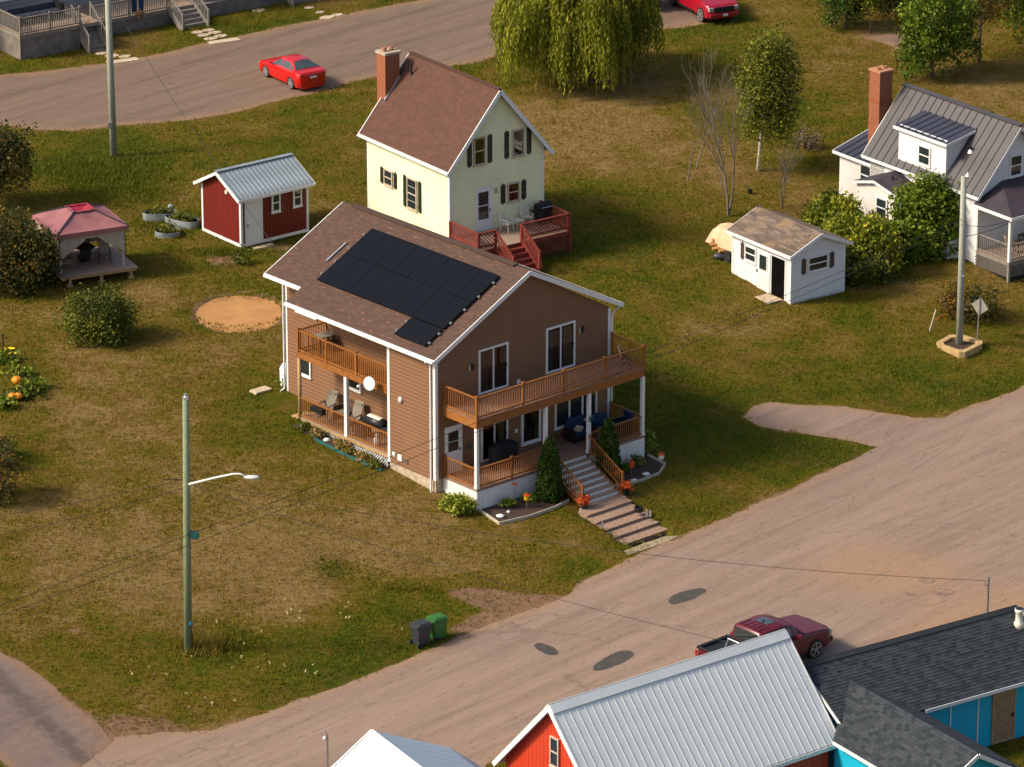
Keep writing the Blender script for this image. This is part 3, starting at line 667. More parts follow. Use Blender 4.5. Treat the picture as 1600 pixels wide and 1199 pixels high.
def door(parent, axis_, c, a0, a1, z0, z1, out=-1, glassz=None, trim='white', slab='white', handle_right=True, bars=1):
    P = (lambda a, z, d: (c + out * d, a, z)) if axis_ == 'x' else (lambda a, z, d: (a, c + out * d, z))
    m = MB()
    for (p, q, r, s_) in ((a0, a1, z1 - .08, z1), (a0, a0 + .08, z0, z1 - .08), (a1 - .08, a1, z0, z1 - .08)): m.box(*P(p, r, 0), *P(q, s_, .06))
    fr = m.build('door', trim, parent)
    m = MB(); m.box(*P(a0 + .08, z0 + .01, .0), *P(a1 - .08, z1 - .08, .045)); m.build('door_slab', slab, fr)
    if glassz:
        g0, g1 = glassz; m = MB(); m.box(*P(a0 + .17, g0, .03), *P(a1 - .22, g1, .052)); m.build('pane', 'glass', fr)
        m = MB(); rect_frame(m, P, a0 + .14, a1 - .19, g0 - .03, g1 + .03, .03, .03, .062)
        for b in range(bars): zc = g0 + (g1 - g0) * (b + 1) / (bars + 1); m.box(*P(a0 + .17, zc - .02, .03), *P(a1 - .22, zc + .02, .062))
        m.build('pane_frame', trim, fr)
    hx = a1 - .14 if handle_right else a0 + .14; m = MB(); m.box(*P(hx - .02, z0 + .95, .03), *P(hx + .02, z0 + 1.08, .08)); m.build('handle', 'black', fr)
    return fr
def railing(parent, P, Q, ht=.95, mat='cedar', step=.135, bal=.03, name='railing', posts=(), single=True, postw=.09, base=.09, topw=.09):
    "rails as the part, each baluster a piece of it (shared mesh)"
    P, Q = Vector(P), Vector(Q); L = (Q - P).length; d = (Q - P) / L; m = MB(); Z = Vector((0, 0, 1))
    m.beam(P + Z * ht, Q + Z * ht, topw, .045); m.beam(P + Z * base, Q + Z * base, .045, .07); r = m.build(name, mat, parent)
    for t in posts:
        c = P + (Q - P) * t; mm = MB(); mm.box(c.x - postw / 2, c.y - postw / 2, c.z - .1, c.x + postw / 2, c.y + postw / 2, c.z + ht + .08); mm.box(c.x - postw / 2 - .015, c.y - postw / 2 - .015, c.z + ht + .08, c.x + postw / 2 + .015, c.y + postw / 2 + .015, c.z + ht + .11); mm.build('rail_post', mat, r)
    N = max(2, int(L / step)); one = MB(); one.box(-bal / 2, -bal / 2, base, bal / 2, bal / 2, ht - .02); o = None; big = MB()
    for i in range(1, N):
        c = P + (Q - P) * i / N
        if any(abs(i / N - t) * L < .06 for t in posts): continue
        if single:
            if o is None: o = one.build('baluster', mat, r); o.location = c
            else: inst(o, c)
        else: big.add([tuple(Vector(v) + c) for v in one.v], one.f)
    if not single: b = big.build('baluster_row', mat, r); b['kind'] = 'stuff'
    return r
def boards(parent, x0, y0, x1, y1, z, mat, wd=.14, along='x', name='deck_boards', th=.03):
    m = MB(); n = int(round(((y1 - y0) if along == 'x' else (x1 - x0)) / wd)); gap = .008
    for i in range(n):
        dz = .002 * math.sin(i * 12.9)
        if along == 'x': a = y0 + (y1 - y0) * i / n; m.box(x0, a, z - th, x1, a + (y1 - y0) / n - gap, z + dz)
        else: a = x0 + (x1 - x0) * i / n; m.box(a, y0, z - th, a + (x1 - x0) / n - gap, y1, z + dz)
    o = m.build(name, mat, parent); o['kind'] = 'stuff'; return o
def lattice(parent, P, Q, z0, z1, mat, step=.11, wd=.03, name='lattice'):
    P, Q = Vector((P[0], P[1], 0)), Vector((Q[0], Q[1], 0)); L = (Q - P).length; d = (Q - P) / L; h = z1 - z0; m = MB(); nn = Vector((d.y, -d.x, 0)) * .008
    for sgn in (1, -1):
        s = -h
        while s < L:
            a0, a1 = max(s, 0), min(s + h, L)
            if a1 - a0 > .02:
                za, zb = (a0 - s, a1 - s) if sgn > 0 else (h - (a0 - s), h - (a1 - s))
                m.beam(P + d * a0 + Vector((0, 0, z0 + za)) + nn * sgn, P + d * a1 + Vector((0, 0, z0 + zb)) + nn * sgn, wd, .012, up=tuple(Vector((d.y, -d.x, 0))))
            s += step * 1.414
    o = m.build(name, mat, parent); o['kind'] = 'stuff'; return o
def brick_stack(parent, x0, y0, x1, y1, z0, z1, bw=.215, bh=.075, name='chimney', limit=300):
    "a chimney shaft of mortar with separate bricks proud of it"
    m = MB(); m.box(x0 + .012, y0 + .012, z0, x1 - .012, y1 - .012, z1); ch = m.build(name, 'mortar', parent)
    sp = []; n = int((z1 - z0) / bh)
    for r in range(n):
        z = z0 + r * bh
        for ax_, a, b in (('y', x0, x1), ('x', y0, y1)):
            off = (r % 2) * bw / 2; t = a - off
            while t < b - .02:
                p, q = max(t, a) + .008, min(t + bw, b) - .008
                if q - p > .03: sp.append((ax_, p, q, z + .009, z + bh - .009))
                t += bw
    sp.sort(key=lambda s: -s[3]); cache = {}; rest = MB()
    for i, (ax_, p, q, za, zb) in enumerate(sp):
        L = round(q - p, 3)
        for side in (0,):
            if i < limit:
                key = (ax_, L)
                if key not in cache:
                    b = MB()
                    if ax_ == 'y': b.box(0, 0, 0, L, .02, zb - za)
                    else: b.box(0, 0, 0, .02, L, zb - za)
                    o = b.build('brick', 'brick', ch); cache[key] = o; o.location = (p, y0, za) if ax_ == 'y' else (x0, p, za)
                else: inst(cache[key], (p, y0, za) if ax_ == 'y' else (x0, p, za))
            else: rest.box(*((p, y0, za) if ax_ == 'y' else (x0, p, za)), *((q, y0 + .02, zb) if ax_ == 'y' else (x0 + .02, q, zb)))
        # far faces
        if ax_ == 'y': rest.box(p, y1 - .02, za, q, y1, zb)
        else: rest.box(x1 - .02, p, za, x1, q, zb)
    o = rest.build('brickwork', 'brick', ch); o['kind'] = 'stuff'
    return ch

# ================= the brown house =================
bo = at(681, 772)
BH = thing('brown_house', 'two storey brown sided house with solar panels on its brown shingle roof', 'house', bo, 41.5)
def LB(x, y, z=0):  # house frame -> world
    v = Matrix.Rotation(R(41.5), 4, 'Z') @ Vector((x, y, z)); return bo + v
W, D, EZ, RZ, XR, WX = 10.15, 12.15, 6.10, 8.98, 5.15, 1.6
k5 = .515
m = MB()      # foundation
m.box(.03, .03, -1.6, W - .03, 3.1, .62); m.box(WX + .03, 3.1, -1.6, W - .03, D - .03, .62); m.build('foundation', 'concrete', BH)
m = MB(); solid_back(m, 0, 0, W, 3.14, .6, EZ + .05); solid_back(m, WX, 3.13, W, D, .6, EZ + .05)
m.add([(.004, .004, EZ), (W - .004, .004, EZ), (XR, .004, RZ - .02), (.004, 9.7, EZ), (W - .004, 9.7, EZ), (XR, 9.7, RZ - .02)], [(0, 1, 2), (5, 4, 3), (0, 2, 5, 3), (2, 1, 4, 5), (1, 0, 3, 4)])
m.add([(WX, 9.7, EZ - .1), (W - .004, 9.7, EZ - .1), (XR, 9.7, RZ - .02), (WX, 9.7, 7.1), (WX, D - .004, EZ - .1), (W - .004, D - .004, EZ - .1), (XR, D - .004, RZ - .02), (WX, D - .004, 7.1)], [(4, 7, 6, 5), (0, 3, 7, 4), (3, 2, 6, 7), (2, 1, 5, 6)])
wall_y(m, 0, (0, W), gable_fn(0, W, EZ + .08, RZ, XR), .18, z0=.62)
wall_x(m, 0, (0, 3.14), EZ + .05, .18, z0=.62); wall_x(m, WX, (3.14, D), 7.1, .18, z0=.2)
wall_x(m, W, (0, D), EZ, .15, out=1, z0=.62); wall_y(m, D, (WX, W), gable_fn(WX, W, EZ, RZ, XR), .15, out=1, z0=.3); wall_y(m, 3.14, (0, WX), EZ, .15, out=1, z0=.62)
m.build('wall', 'brown_siding', BH)
m = MB(); m.box(WX, 3.2, -.2, WX + .1, D, .22); m.build('foundation', 'concrete', BH)
# roof
ze = 6.30; zx = lambda x: ze + k5 * (x + .3); zxr = lambda x: ze + k5 * (10.6 - x) if False else zx(XR) - (x - XR) * ((zx(XR) - 6.36) / (10.6 - XR))
ya, yb, ym = -.32, 12.3, 9.76
slope('roof', BH, 'shingle_brown', (-.3, ya, zx(-.3)), (-.3, ym, zx(-.3)), (XR, ym, zx(XR)), (XR, ya, zx(XR)))
slope('roof', BH, 'shingle_brown', (.6, ym, zx(.6)), (.6, yb, zx(.6)), (XR, yb, zx(XR)), (XR, ym, zx(XR)))
slope('roof', BH, 'shingle_brown', (10.6, yb, zxr(10.6)), (10.6, ya, zxr(10.6)), (XR, ya, zx(XR)), (XR, yb, zx(XR)))
m = MB(); m.beam((XR, .6, zx(XR) + .03), (XR, 11.6, zx(XR) + .03), .34, .05); m.build('ridge_vent', 'shingle_brown', BH)
m = MB()
m.beam((-.33, ya, zx(-.3) - .09), (-.33, ym, zx(-.3) - .09), .05, .17); m.beam((.57, ym, zx(.6) - .09), (.57, yb, zx(.6) - .09), .05, .17)
m.beam((10.63, ya, zxr(10.6) - .09), (10.63, yb, zxr(10.6) - .09), .05, .17); m.build('fascia', 'white', BH)
yf = ya - .02
for y_ in (yf, yb + .02): m = MB(); m.beam((-.36 if y_ < 0 else .55, y_, zx(-.36 if y_ < 0 else .55) - .10), (XR, y_, zx(XR) - .10), .04, .20); m.beam((XR, y_, zx(XR) - .10), (10.66, y_, zxr(10.66) - .10), .04, .20); m.build('rake_board', 'white', BH)
m = MB(); m.quad((-.3, ya, 6.12), (-.3, ym, 6.12), (0, ym, 6.12), (0, ya, 6.12)); m.quad((.6, ym, 6.55), (WX, ym, 6.55), (WX, yb, 6.55), (.6, yb, 6.55)); m.box(0, 3.15, 6.1, WX, ym, 6.13); m.quad((.6, ym, 6.12), (WX, ym, 6.12), (WX, ym, 6.9), (.6, ym, 6.7)); m.build('soffit', 'white', BH)
# gutters and downpipes
for (x, y0_, y1_, z) in ((-.39, ya, ym, zx(-.3) - .10), (.51, ym, yb, zx(.6) - .10), (10.69, ya, yb, zxr(10.6) - .10)):
    m = MB(); m.box(x - .05, y0_, z - .05, x + .04, y1_, z + .05); m.build('gutter', 'white', BH)
for P in ([(-.38, .22, 6.1), (-.08, .22, 5.9), (-.08, .22, -.05), (-.14, .22, -.25), (-1.35, .1, -.15)], [(WX - .5, D + .0, 6.7), (WX - .1, D + .05, 6.5), (WX - .1, D + .05, 1.1), (WX - .3, D + .1, .95)], [(10.66, -.05, 6.1), (10.25, -.05, 5.85), (10.25, -.05, .2)]):
    m = MB(); m.tube(P, .045, 6); m.build('downpipe', 'white', BH)
m = MB(); m.beam((-1.3, .1, -.18), (-1.9, .0, -.12), .2, .03); m.build('splash_guard', 'teal', BH)
for (a, b) in ((0, 0), (W, 0), (0, 3.14), (WX, D)):
    m = MB(); z1 = EZ + (.05 if a != WX else .55); z0 = .6 if a != WX else .2; m.box(a - .03, b - .03, z0, a + (.13 if a < W else .03), b + .13, z1)
    if a == W: m = MB(); m.box(a - .13, b - .03, .6, a + .03, b + .13, z1)
    if (a, b) == (0, 3.14) or a == WX: m = MB(); m.box(a - .03, b - .13, z0, a + .13, b + .03, z1)
    m.build('corner_trim', 'white', BH)
# windows and doors of the front
window(BH, 'y', 0, 2.42, 4.12, 3.97, 6.02, style='slider', curtain=[(.05, .3), (.42, .5)], name='sliding_door')
window(BH, 'y', 0, 6.33, 8.03, 3.97, 6.08, style='slider', curtain=[(.1, .22), (.62, .95)], name='sliding_door')
door(BH, 'y', 0, .50, 1.48, .75, 2.92, glassz=(1.75, 2.65))
window(BH, 'y', 0, 2.55, 4.10, .80, 2.85, style='slider', curtain=[(.7, .9)], name='sliding_door')
window(BH, 'y', 0, 4.88, 6.02, 1.0, 2.75, style='single', tw=.11, curtain=[(.75, 1.0)])
window(BH, 'y', 0, 6.85, 9.35, 1.25, 2.8, style='triple')
# windows of the long side
window(BH, 'x', WX, 9.9, 11.35, 5.0, 5.55, style='pair')
window(BH, 'x', WX, 10.35, 11.15, 2.05, 2.9, style='single')
window(BH, 'x', WX, 6.85, 7.95, 2.35, 3.1, style='single')
window(BH, 'x', WX, 3.35, 4.3, .95, 3.0, style='single', name='patio_door')
for (x, z) in ((2.05, 5.35), (8.45, 5.55)):
    m = MB(); m.box(x - .07, -.12, z - .13, x + .07, 0, z + .13); l_ = m.build('wall_lamp', 'black', BH); m = MB(); m.box(x - .13, -.03, z - .15, x - .06, 0, z + .1); m.build('mounting_block', 'white', l_)
for (x, z, s_) in ((4.75, 4.02, .09), (4.62, 1.75, .08)): m = MB(); m.box(x - s_, -.04, z - s_, x + s_, 0, z + s_); m.build('socket_cover', 'white', BH)
m = MB(); m.ell((-.06, 2.25, 3.72), (.09, .12, .15)); m.build('vent_hood', 'white', BH, True)
for (y_, z, s_, c_) in ((2.75, 1.05, .09, 'white'), (2.35, 1.0, .14, 'white'), (1.9, .95, .1, 'steel')): m = MB(); m.box(-.06, y_ - s_, z - s_, 0, y_ + s_, z + s_); m.build('utility_cover', c_, BH)
# front deck, balcony above
F0, DY = .74, -2.2
m = MB(); m.box(.44, DY, F0 - .18, 10.25, 0, F0 - .03); m.build('deck_frame', 'deck', BH); boards(BH, .40, DY - .03, 10.28, -.02, F0, 'deck')
m = MB()   # vertical board skirt
def skirt(x0, y0, x1, y1, z0, z1, st=.14):
    L = math.hypot(x1 - x0, y1 - y0); n = int(L / st); d = ((x1 - x0) / L, (y1 - y0) / L); nn = (d[1], -d[0])
    for i in range(n):
        a = L * i / n; b = L * (i + 1) / n - .015
        m.beam((x0 + d[0] * (a + b) / 2 + nn[0] * .005, y0 + d[1] * (a + b) / 2 + nn[1] * .005, z0), (x0 + d[0] * (a + b) / 2 + nn[0] * .005, y0 + d[1] * (a + b) / 2 + nn[1] * .005, z1), b - a, .018, up=(nn[0], nn[1], 0))
    m.beam((x0 - nn[0] * .01, y0 - nn[1] * .01, (z0 + z1) / 2), (x1 - nn[0] * .01, y1 - nn[1] * .01, (z0 + z1) / 2), .01, z1 - z0)
skirt(.44, DY, 4.5, DY, -.9, F0 - .12); skirt(6.95, DY, 10.25, DY, -.9, F0 - .12); skirt(.44, 0, .44, DY, -.9, F0 - .12); skirt(10.25, DY, 10.25, 0, -.9, F0 - .12)
sk = m.build('skirt_boards', 'white', BH); sk['kind'] = 'stuff'
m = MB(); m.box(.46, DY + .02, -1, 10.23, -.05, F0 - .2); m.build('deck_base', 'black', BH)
BZ = 3.93
m = MB(); m.box(.44, DY, BZ - .42, 10.24, DY + .06, BZ - .02); m.box(.42, DY, BZ - .42, .48, 0, BZ - .02); m.box(10.2, DY, BZ - .42, 10.26, 0, BZ - .02); m.box(.5, DY + .06, BZ - .32, 10.2, DY + .2, BZ - .05)
for i in range(24): x = .6 + i * .41; m.box(x, DY + .06, BZ - .25, x + .04, 0, BZ - .04)
m.build('balcony_beam', 'cedar', BH); boards(BH, .42, DY - .03, 10.27, -.02, BZ, 'deck', name='balcony_boards')
railing(BH, (.46, DY + .03, BZ), (10.22, DY + .03, BZ), .97, posts=(0, .27, .51, .755, 1))
railing(BH, (.46, -.08, BZ), (.46, DY + .03, BZ), .97, posts=(0,)); railing(BH, (10.22, DY + .03, BZ), (10.22, -.08, BZ), .97, posts=(1,))
for x in (.50, 4.44, 6.98, 10.18):
    m = MB(); m.box(x - .075, DY + .0, F0, x + .075, DY + .15, BZ - .42); m.box(x - .095, DY - .02, F0, x + .095, DY + .17, F0 + .1); m.build('porch_post', 'white', BH)
railing(BH, (.6, DY + .06, F0), (4.35, DY + .06, F0), .9, posts=(.5,), step=.12); railing(BH, (7.6, DY + .06, F0), (10.1, DY + .06, F0), .9, posts=(0,), step=.12); railing(BH, (7.08, DY + .06, F0), (7.55, DY + .06, F0), .9, step=.12)
railing(BH, (.47, -.08, F0), (.47, DY + .1, F0), .9, posts=(0,), step=.12); railing(BH, (10.2, DY + .1, F0), (10.2, -.08, F0), .9, posts=(1,), step=.12)
# stairs: eight risers, white noses
n_, rise, tr = 8, .155, .295
for i in range(n_):
    z = F0 - rise * (i + 1); y_ = DY - tr * i
    m = MB(); m.box(4.62, y_ - tr, z - .04, 6.78, y_ + .0, z); s_ = m.build('stair_tread', 'tread', BH); m = MB(); m.box(4.62, y_ - .012 + .0, z, 6.78, y_ + .01, z + rise - .045 + .0); m.build('stair_riser', 'white', BH)
ys_, ze_ = DY - tr * n_, F0 - rise * n_
for x in (4.58, 6.82): m = MB(); m.beam((x, DY, F0 - .2), (x, ys_, ze_ - .08), .05, .22); m.build('stringer', 'cedar', BH)
for x in (4.53, 6.88):
    m = MB(); A = Vector((x, DY - .05, F0 + .88)); B = Vector((x, ys_ + .15, ze_ + .98)); m.beam(A, B, .07, .05); m.beam(A - Vector((0, 0, .72)), B - Vector((0, 0, .72)), .045, .07); r_ = m.build('stair_rail', 'cedar', BH)
    m = MB(); m.box(-.045, -.045, -.15, .045, .045, 1.12); p_ = m.build('rail_post', 'cedar', r_); p_.location = (x, ys_ + .12, ze_ - .05)
    one = MB(); one.box(-.017, -.017, 0, .017, .017, .72); o = None
    for i in range(1, 15):
        c = A.lerp(B, i / 15) - Vector((0, 0, .73))
        if o is None: o = one.build('baluster', 'cedar', r_); o.location = c
        else: inst(o, c)
m = MB(); m.prism([(4.35, ys_ + .2), (4.4, ys_ - .12), (5.6, ys_ - .25), (6.9, ys_ - .12), (6.9, ys_ + .2)], ze_ - .35, ze_ - .03); m.build('landing_slab', 'border', BH)
# side porch and its balcony
S0 = .92; p0, p1 = 3.2, 9.3
m = MB(); m.box(.0, p0, S0 - .2, WX, p1, S0 - .03); m.build('deck_frame', 'pine', BH); boards(BH, -.02, p0, WX - .02, p1 + .02, S0, 'deck_grey', along='y')
m = MB(); m.box(.02, p0, S0 - .22, .06, 9.7, S0 - .03); m.box(-.1, p1, S0 - .1, .7, 9.75, S0 - .04); m.build('deck_edge', 'pine', BH)
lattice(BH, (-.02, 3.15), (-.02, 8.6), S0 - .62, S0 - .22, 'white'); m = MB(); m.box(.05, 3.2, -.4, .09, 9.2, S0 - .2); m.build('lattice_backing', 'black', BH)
railing(BH, (.04, p0 + .05, S0), (.04, 5.95, S0), .92, posts=(), step=.12); railing(BH, (.04, 6.15, S0), (.04, p1 - .05, S0), .92, step=.12)
m = MB(); m.box(-.03, 5.96, S0 - .02, .13, 6.14, 3.72); m.build('porch_post', 'white', BH)
m = MB(); m.tube([(.04, p1, S0 - .1), (.04, p1, 3.75)], .085, 8); m.build('porch_post', 'pine', BH, True)
m = MB(); m.box(-.05, p0, 3.72, .0, p1 + .05, 3.98); m.box(-.05, p1, 3.72, WX, p1 + .06, 3.98); m.box(0, p0, 3.78, WX, p1, 3.9); m.build('balcony_beam', 'cedar', BH); boards(BH, -.06, p0, WX, p1 + .06, 4.0, 'cedar', name='balcony_boards', along='y')
railing(BH, (-.01, p0, 4.0), (-.01, p1, 4.0), 1.02, posts=(.34, .68, 1)); railing(BH, (-.01, p1, 4.0), (WX, p1, 4.0), 1.02, posts=(1,))
# satellite dish
m = MB(); m.lathe((0, 0, 0), [(.30, .07), (.31, .07), (.22, .035), (.1, .01), (.02, 0)], 20, 1, 1); di = m.build('satellite_dish', 'white', BH, True); di.location = (-.42, 3.85, 4.12); di.rotation_euler = (0, R(-78), R(12))
m = MB(); m.tube([(-.4, 3.85, 4.1), (-.05, 3.7, 3.9)], .025, 6); m.tube([(-.4, 3.9, 3.92), (-.75, 4.2, 3.95)], .02, 6); m.build('dish_arm', 'steel', BH)
m = MB(); m.ell((-.78, 4.22, 3.97), (.08, .08, .07)); m.build('dish_receiver', 'white', BH, True)
# solar panels on the near slope
nrm = Vector((-k5, 0, 1)).normalized(); sl_ = math.sqrt(1 + k5 * k5)
def panel(x0, x1, y0, y1):
    m = MB(); th = nrm * .05; up = nrm * .10
    A, B, C_, D_ = Vector((x0, y0, zx(x0))) + up, Vector((x0, y1, zx(x0))) + up, Vector((x1, y1, zx(x1))) + up, Vector((x1, y0, zx(x1))) + up
    m.add([A, B, C_, D_, A + th, B + th, C_ + th, D_ + th], [(0, 1, 2, 3), (7, 6, 5, 4), (0, 4, 5, 1), (1, 5, 6, 2), (2, 6, 7, 3), (3, 7, 4, 0)]); return m
xa, xb, xc = 1.12, 2.74, 4.36; ph = (9.26 - .68) / 8
pr = panel(xa, xb - .02, 0, ph - .02).build('solar_panel', 'panel', BH); pr.location = (0, .68, 0)
for r_ in range(2):
    for c_ in range(8):
        if r_ == 0 and c_ == 0: continue
        inst(pr, (r_ * (xb - xa), .68 + c_ * ph, r_ * (xb - xa) * k5))
panel(.08, 1.08, .70, 2.72).build('solar_panel', 'panel', BH)
m = MB()
for x in (.3, .85, 1.5, 2.3, 3.1, 3.95):
    for y_ in ((.64, 9.34) if x > 1.1 else (.64, 2.8)): p = Vector((x, y_, zx(x))) + nrm * .12; m.box(p.x - .05, p.y - .04, p.z - .05, p.x + .05, p.y + .04, p.z + .03)
m.build('panel_clamps', 'alu', BH)['kind'] = 'stuff'
m = MB(); p = Vector((2.15, 9.85, zx(2.15))) + nrm * .06; q = Vector((3.3, 9.85, zx(3.3))) + nrm * .06; m.beam(p, q, .07, .06); m.build('mounting_rail', 'alu', BH)
# ================= yellow house =================
YH = thing('yellow_house', 'small pale yellow house with steep red-brown roof and brick chimney', 'house', (-2.99, 219.6, 2.45), 35.5)
yo = Vector((-2.99, 219.6, 2.45))
def LY(x, y, z=0): return yo + Matrix.Rotation(R(35.5), 4, 'Z') @ Vector((x, y, z))
W2, D2, E2, R2, XM = 5.55, 7.1, 4.62, 7.92, 2.78
zy = lambda x: 4.42 + 1.18 * (x + .3) if x <= XM else 4.42 + 1.18 * (5.86 - x)
m = MB(); m.box(.004, .004, -.5, W2 - .004, D2 - .004, E2)
m.add([(.004, .004, E2), (W2 - .004, .004, E2), (XM, .004, 7.9), (.004, D2 - .004, E2), (W2 - .004, D2 - .004, E2), (XM, D2 - .004, 7.9)], [(0, 1, 2), (5, 4, 3), (0, 2, 5, 3), (2, 1, 4, 5)])
gf = gable_fn(0, W2, 4.72, 7.98, XM)
wall_y(m, 0, (0, W2), gf, .115, z0=.25); wall_y(m, D2, (0, W2), gf, .115, out=1, z0=.25); wall_x(m, 0, (0, D2), 4.7, .115, z0=.25); wall_x(m, W2, (0, D2), 4.7, .115, out=1, z0=.25); m.build('wall', 'yellow_siding', YH)
slope('roof', YH, 'shingle_red', (-.3, -.3, zy(-.3)), (-.3, 7.38, zy(-.3)), (XM, 7.38, zy(XM)), (XM, -.3, zy(XM)), .13)
slope('roof', YH, 'shingle_red', (5.86, 7.38, zy(5.86)), (5.86, -.3, zy(5.86)), (XM, -.3, zy(XM)), (XM, 7.38, zy(XM)), .13)
m = MB(); m.beam((XM, -.3, zy(XM) + .01), (XM, 7.38, zy(XM) + .01), .22, .05); m.build('ridge_cap', 'shingle_red', YH)
for y_ in (-.33, 7.41): m = MB(); m.beam((-.36, y_, zy(-.36) - .11), (XM, y_, zy(XM) - .11), .05, .2); m.beam((XM, y_, zy(XM) - .11), (5.92, y_, zy(5.92) - .11), .05, .2); m.build('rake_board', 'white', YH)
m = MB(); m.box(-.38, -.3, 4.27, -.30, 7.38, 4.42); m.box(5.86, -.3, 4.27, 5.94, 7.38, 4.42); m.quad((-.3, -.3, 4.28), (-.3, 7.38, 4.28), (0, 7.38, 4.4), (0, -.3, 4.4)); m.build('gutter', 'white', YH)
for x, s_ in ((0, 1), (W2, -1)): m = MB(); m.box(x - .03 * s_, -.03, .2, x + .11 * s_, .1, 4.7); m.build('corner_trim', 'white', YH)
m = MB(); m.box(-.03, D2 - .1, .2, .1, D2 + .03, 4.7); m.build('corner_trim', 'white', YH)
m = MB(); m.tube([(-.34, -.1, 4.3), (-.06, -.06, 4.1), (-.06, -.06, .1)], .04, 6); m.build('downpipe', 'white', YH)
for (a0, a1, z0, z1, s0, s1) in ((1.36, 2.06, 4.36, 5.78, 1.0, 2.2), (3.64, 4.36, 4.38, 5.76, 3.2, 4.53), (3.36, 4.08, 2.12, 3.1, 2.98, 4.22)):
    window(YH, 'y', 0, a0, a1, z0, z1, trim='beige', tw=.07, curtain=[(.0, .25), (.8, 1)])
    shutter(YH, 'y', 0, s0, s0 + .27, z0 + .02, z1 - .02, 'green_black'); shutter(YH, 'y', 0, s1, s1 + .27, z0 + .02, z1 - .02, 'green_black')
for (a0, a1, z0, z1) in ((4.86, 5.6, 2.22, 3.05), (2.75, 3.6, 1.55, 3.15)):
    window(YH, 'x', 0, a0, a1, z0, z1, trim='beige', tw=.07, cross=z1 - z0 > 1)
    shutter(YH, 'x', 0, a0 - .36, a0 - .08, z0 + .02, z1 - .02, 'green_black'); shutter(YH, 'x', 0, a1 + .08, a1 + .36, z0 + .02, z1 - .02, 'green_black')
door(YH, 'y', 0, 1.46, 2.46, .95, 3.2, glassz=(1.55, 2.95), trim='white')
m = MB(); m.box(2.62, -.06, 2.75, 2.78, 0, 3.0); m.build('wall_lamp', 'concrete', YH)
ch = brick_stack(YH, 1.02, 7.0, 1.88, 7.75, 0.0, 8.25); m = MB(); m.box(.96, 6.94, 8.25, 1.94, 7.81, 8.37); m.build('chimney_cap', 'concrete', ch)
for x in (1.22, 1.64): m = MB(); m.lathe((x, 7.38, 8.37), [(.12, 0), (.12, .22), (.09, .22), (.09, .05)], 10); m.build('flue_pot', 'clay', ch)
m = MB(); m.beam((.98, 6.97, zy(.98) + .05), (1.9, 6.97, zy(1.9) + .05), .05, .16); m.box(.9, 6.9, 5.55, 1.1, 7.3, 5.85); m.build('flashing', 'alu', YH)
m = MB(); m.tube([(2.1, 6.3, zy(2.1)), (2.1, 6.3, zy(2.1) + .6)], .05, 8); m.build('vent_pipe', 'black', YH)
m = MB(); m.tube([(4.9, 1.2, zy(4.9)), (4.9, 1.2, zy(4.9) + .45)], .05, 8); m.build('vent_pipe', 'black', YH)
# its red deck
m = MB(); m.box(0, -2.4, .75, 5.3, -.03, .9); m.build('deck_frame', 'red_wood', YH); boards(YH, -.05, -2.45, 5.35, -.03, .95, 'deck_grey')
lat = lambda P, Q, a, b: lattice(YH, P, Q, a, b, 'red_wood', .13, .04)
for P, Q in (((-.05, -.1), (-.05, -2.4)), ((-.05, -2.45), (.95, -2.45)), ((2.5, -2.45), (5.35, -2.45)), ((5.35, -2.4), (5.35, -.1))):
    lat(P, Q, 1.0, 1.78); lat(P, Q, .0, .75)
    m = MB(); m.beam((P[0], P[1], 1.84), (Q[0], Q[1], 1.84), .12, .05); r_ = m.build('railing', 'red_wood', YH); m = MB(); m.beam((P[0], P[1], 1.16), (Q[0], Q[1], 1.16), .05, .09); m.build('lower_rail', 'red_wood', r_); m = MB(); m.beam((P[0], P[1], .86), (Q[0], Q[1], .86), .06, .2); m.build('deck_edge_board', 'red_wood', YH)
    for c in (P, Q): m = MB(); m.box(c[0] - .06, c[1] - .06, -.3, c[0] + .06, c[1] + .06, 1.87); m.build('rail_post', 'red_wood', r_)
for i in range(5):
    m = MB(); z = .95 - .19 * (i + 1); m.box(.98, -2.45 - .29 * (i + 1), z - .05, 2.46, -2.45 - .29 * i, z); m.box(.98, -2.47 - .29 * i, z, 2.46, -2.45 - .29 * i, z + .14); m.build('stair_step', 'red_wood' if i % 2 else 'red_wood', YH)
for x in (.95, 2.5):
    m = MB(); A = Vector((x, -2.45, 1.84)); B = Vector((x, -3.95, .84)); m.beam(A, B, .1, .05); m.beam(A - Vector((0, 0, .9)), B - Vector((0, 0, .9)), .05, .26); m.box(x - .06, -4.0, -.3, x + .06, -3.88, .9); m.build('stair_rail', 'red_wood', YH)
    m = MB()
    for i in range(15):
        c = A.lerp(B, (i + .5) / 15); m.beam(c - Vector((0, 0, .1)), c + Vector((0, .22, -.75)), .03, .012, up=(1, 0, 0)); m.beam(c - Vector((0, 0, .1)), c + Vector((0, -.22, -.75)), .03, .012, up=(1, 0, 0))
    m.build('lattice', 'red_wood', YH)['kind'] = 'stuff'
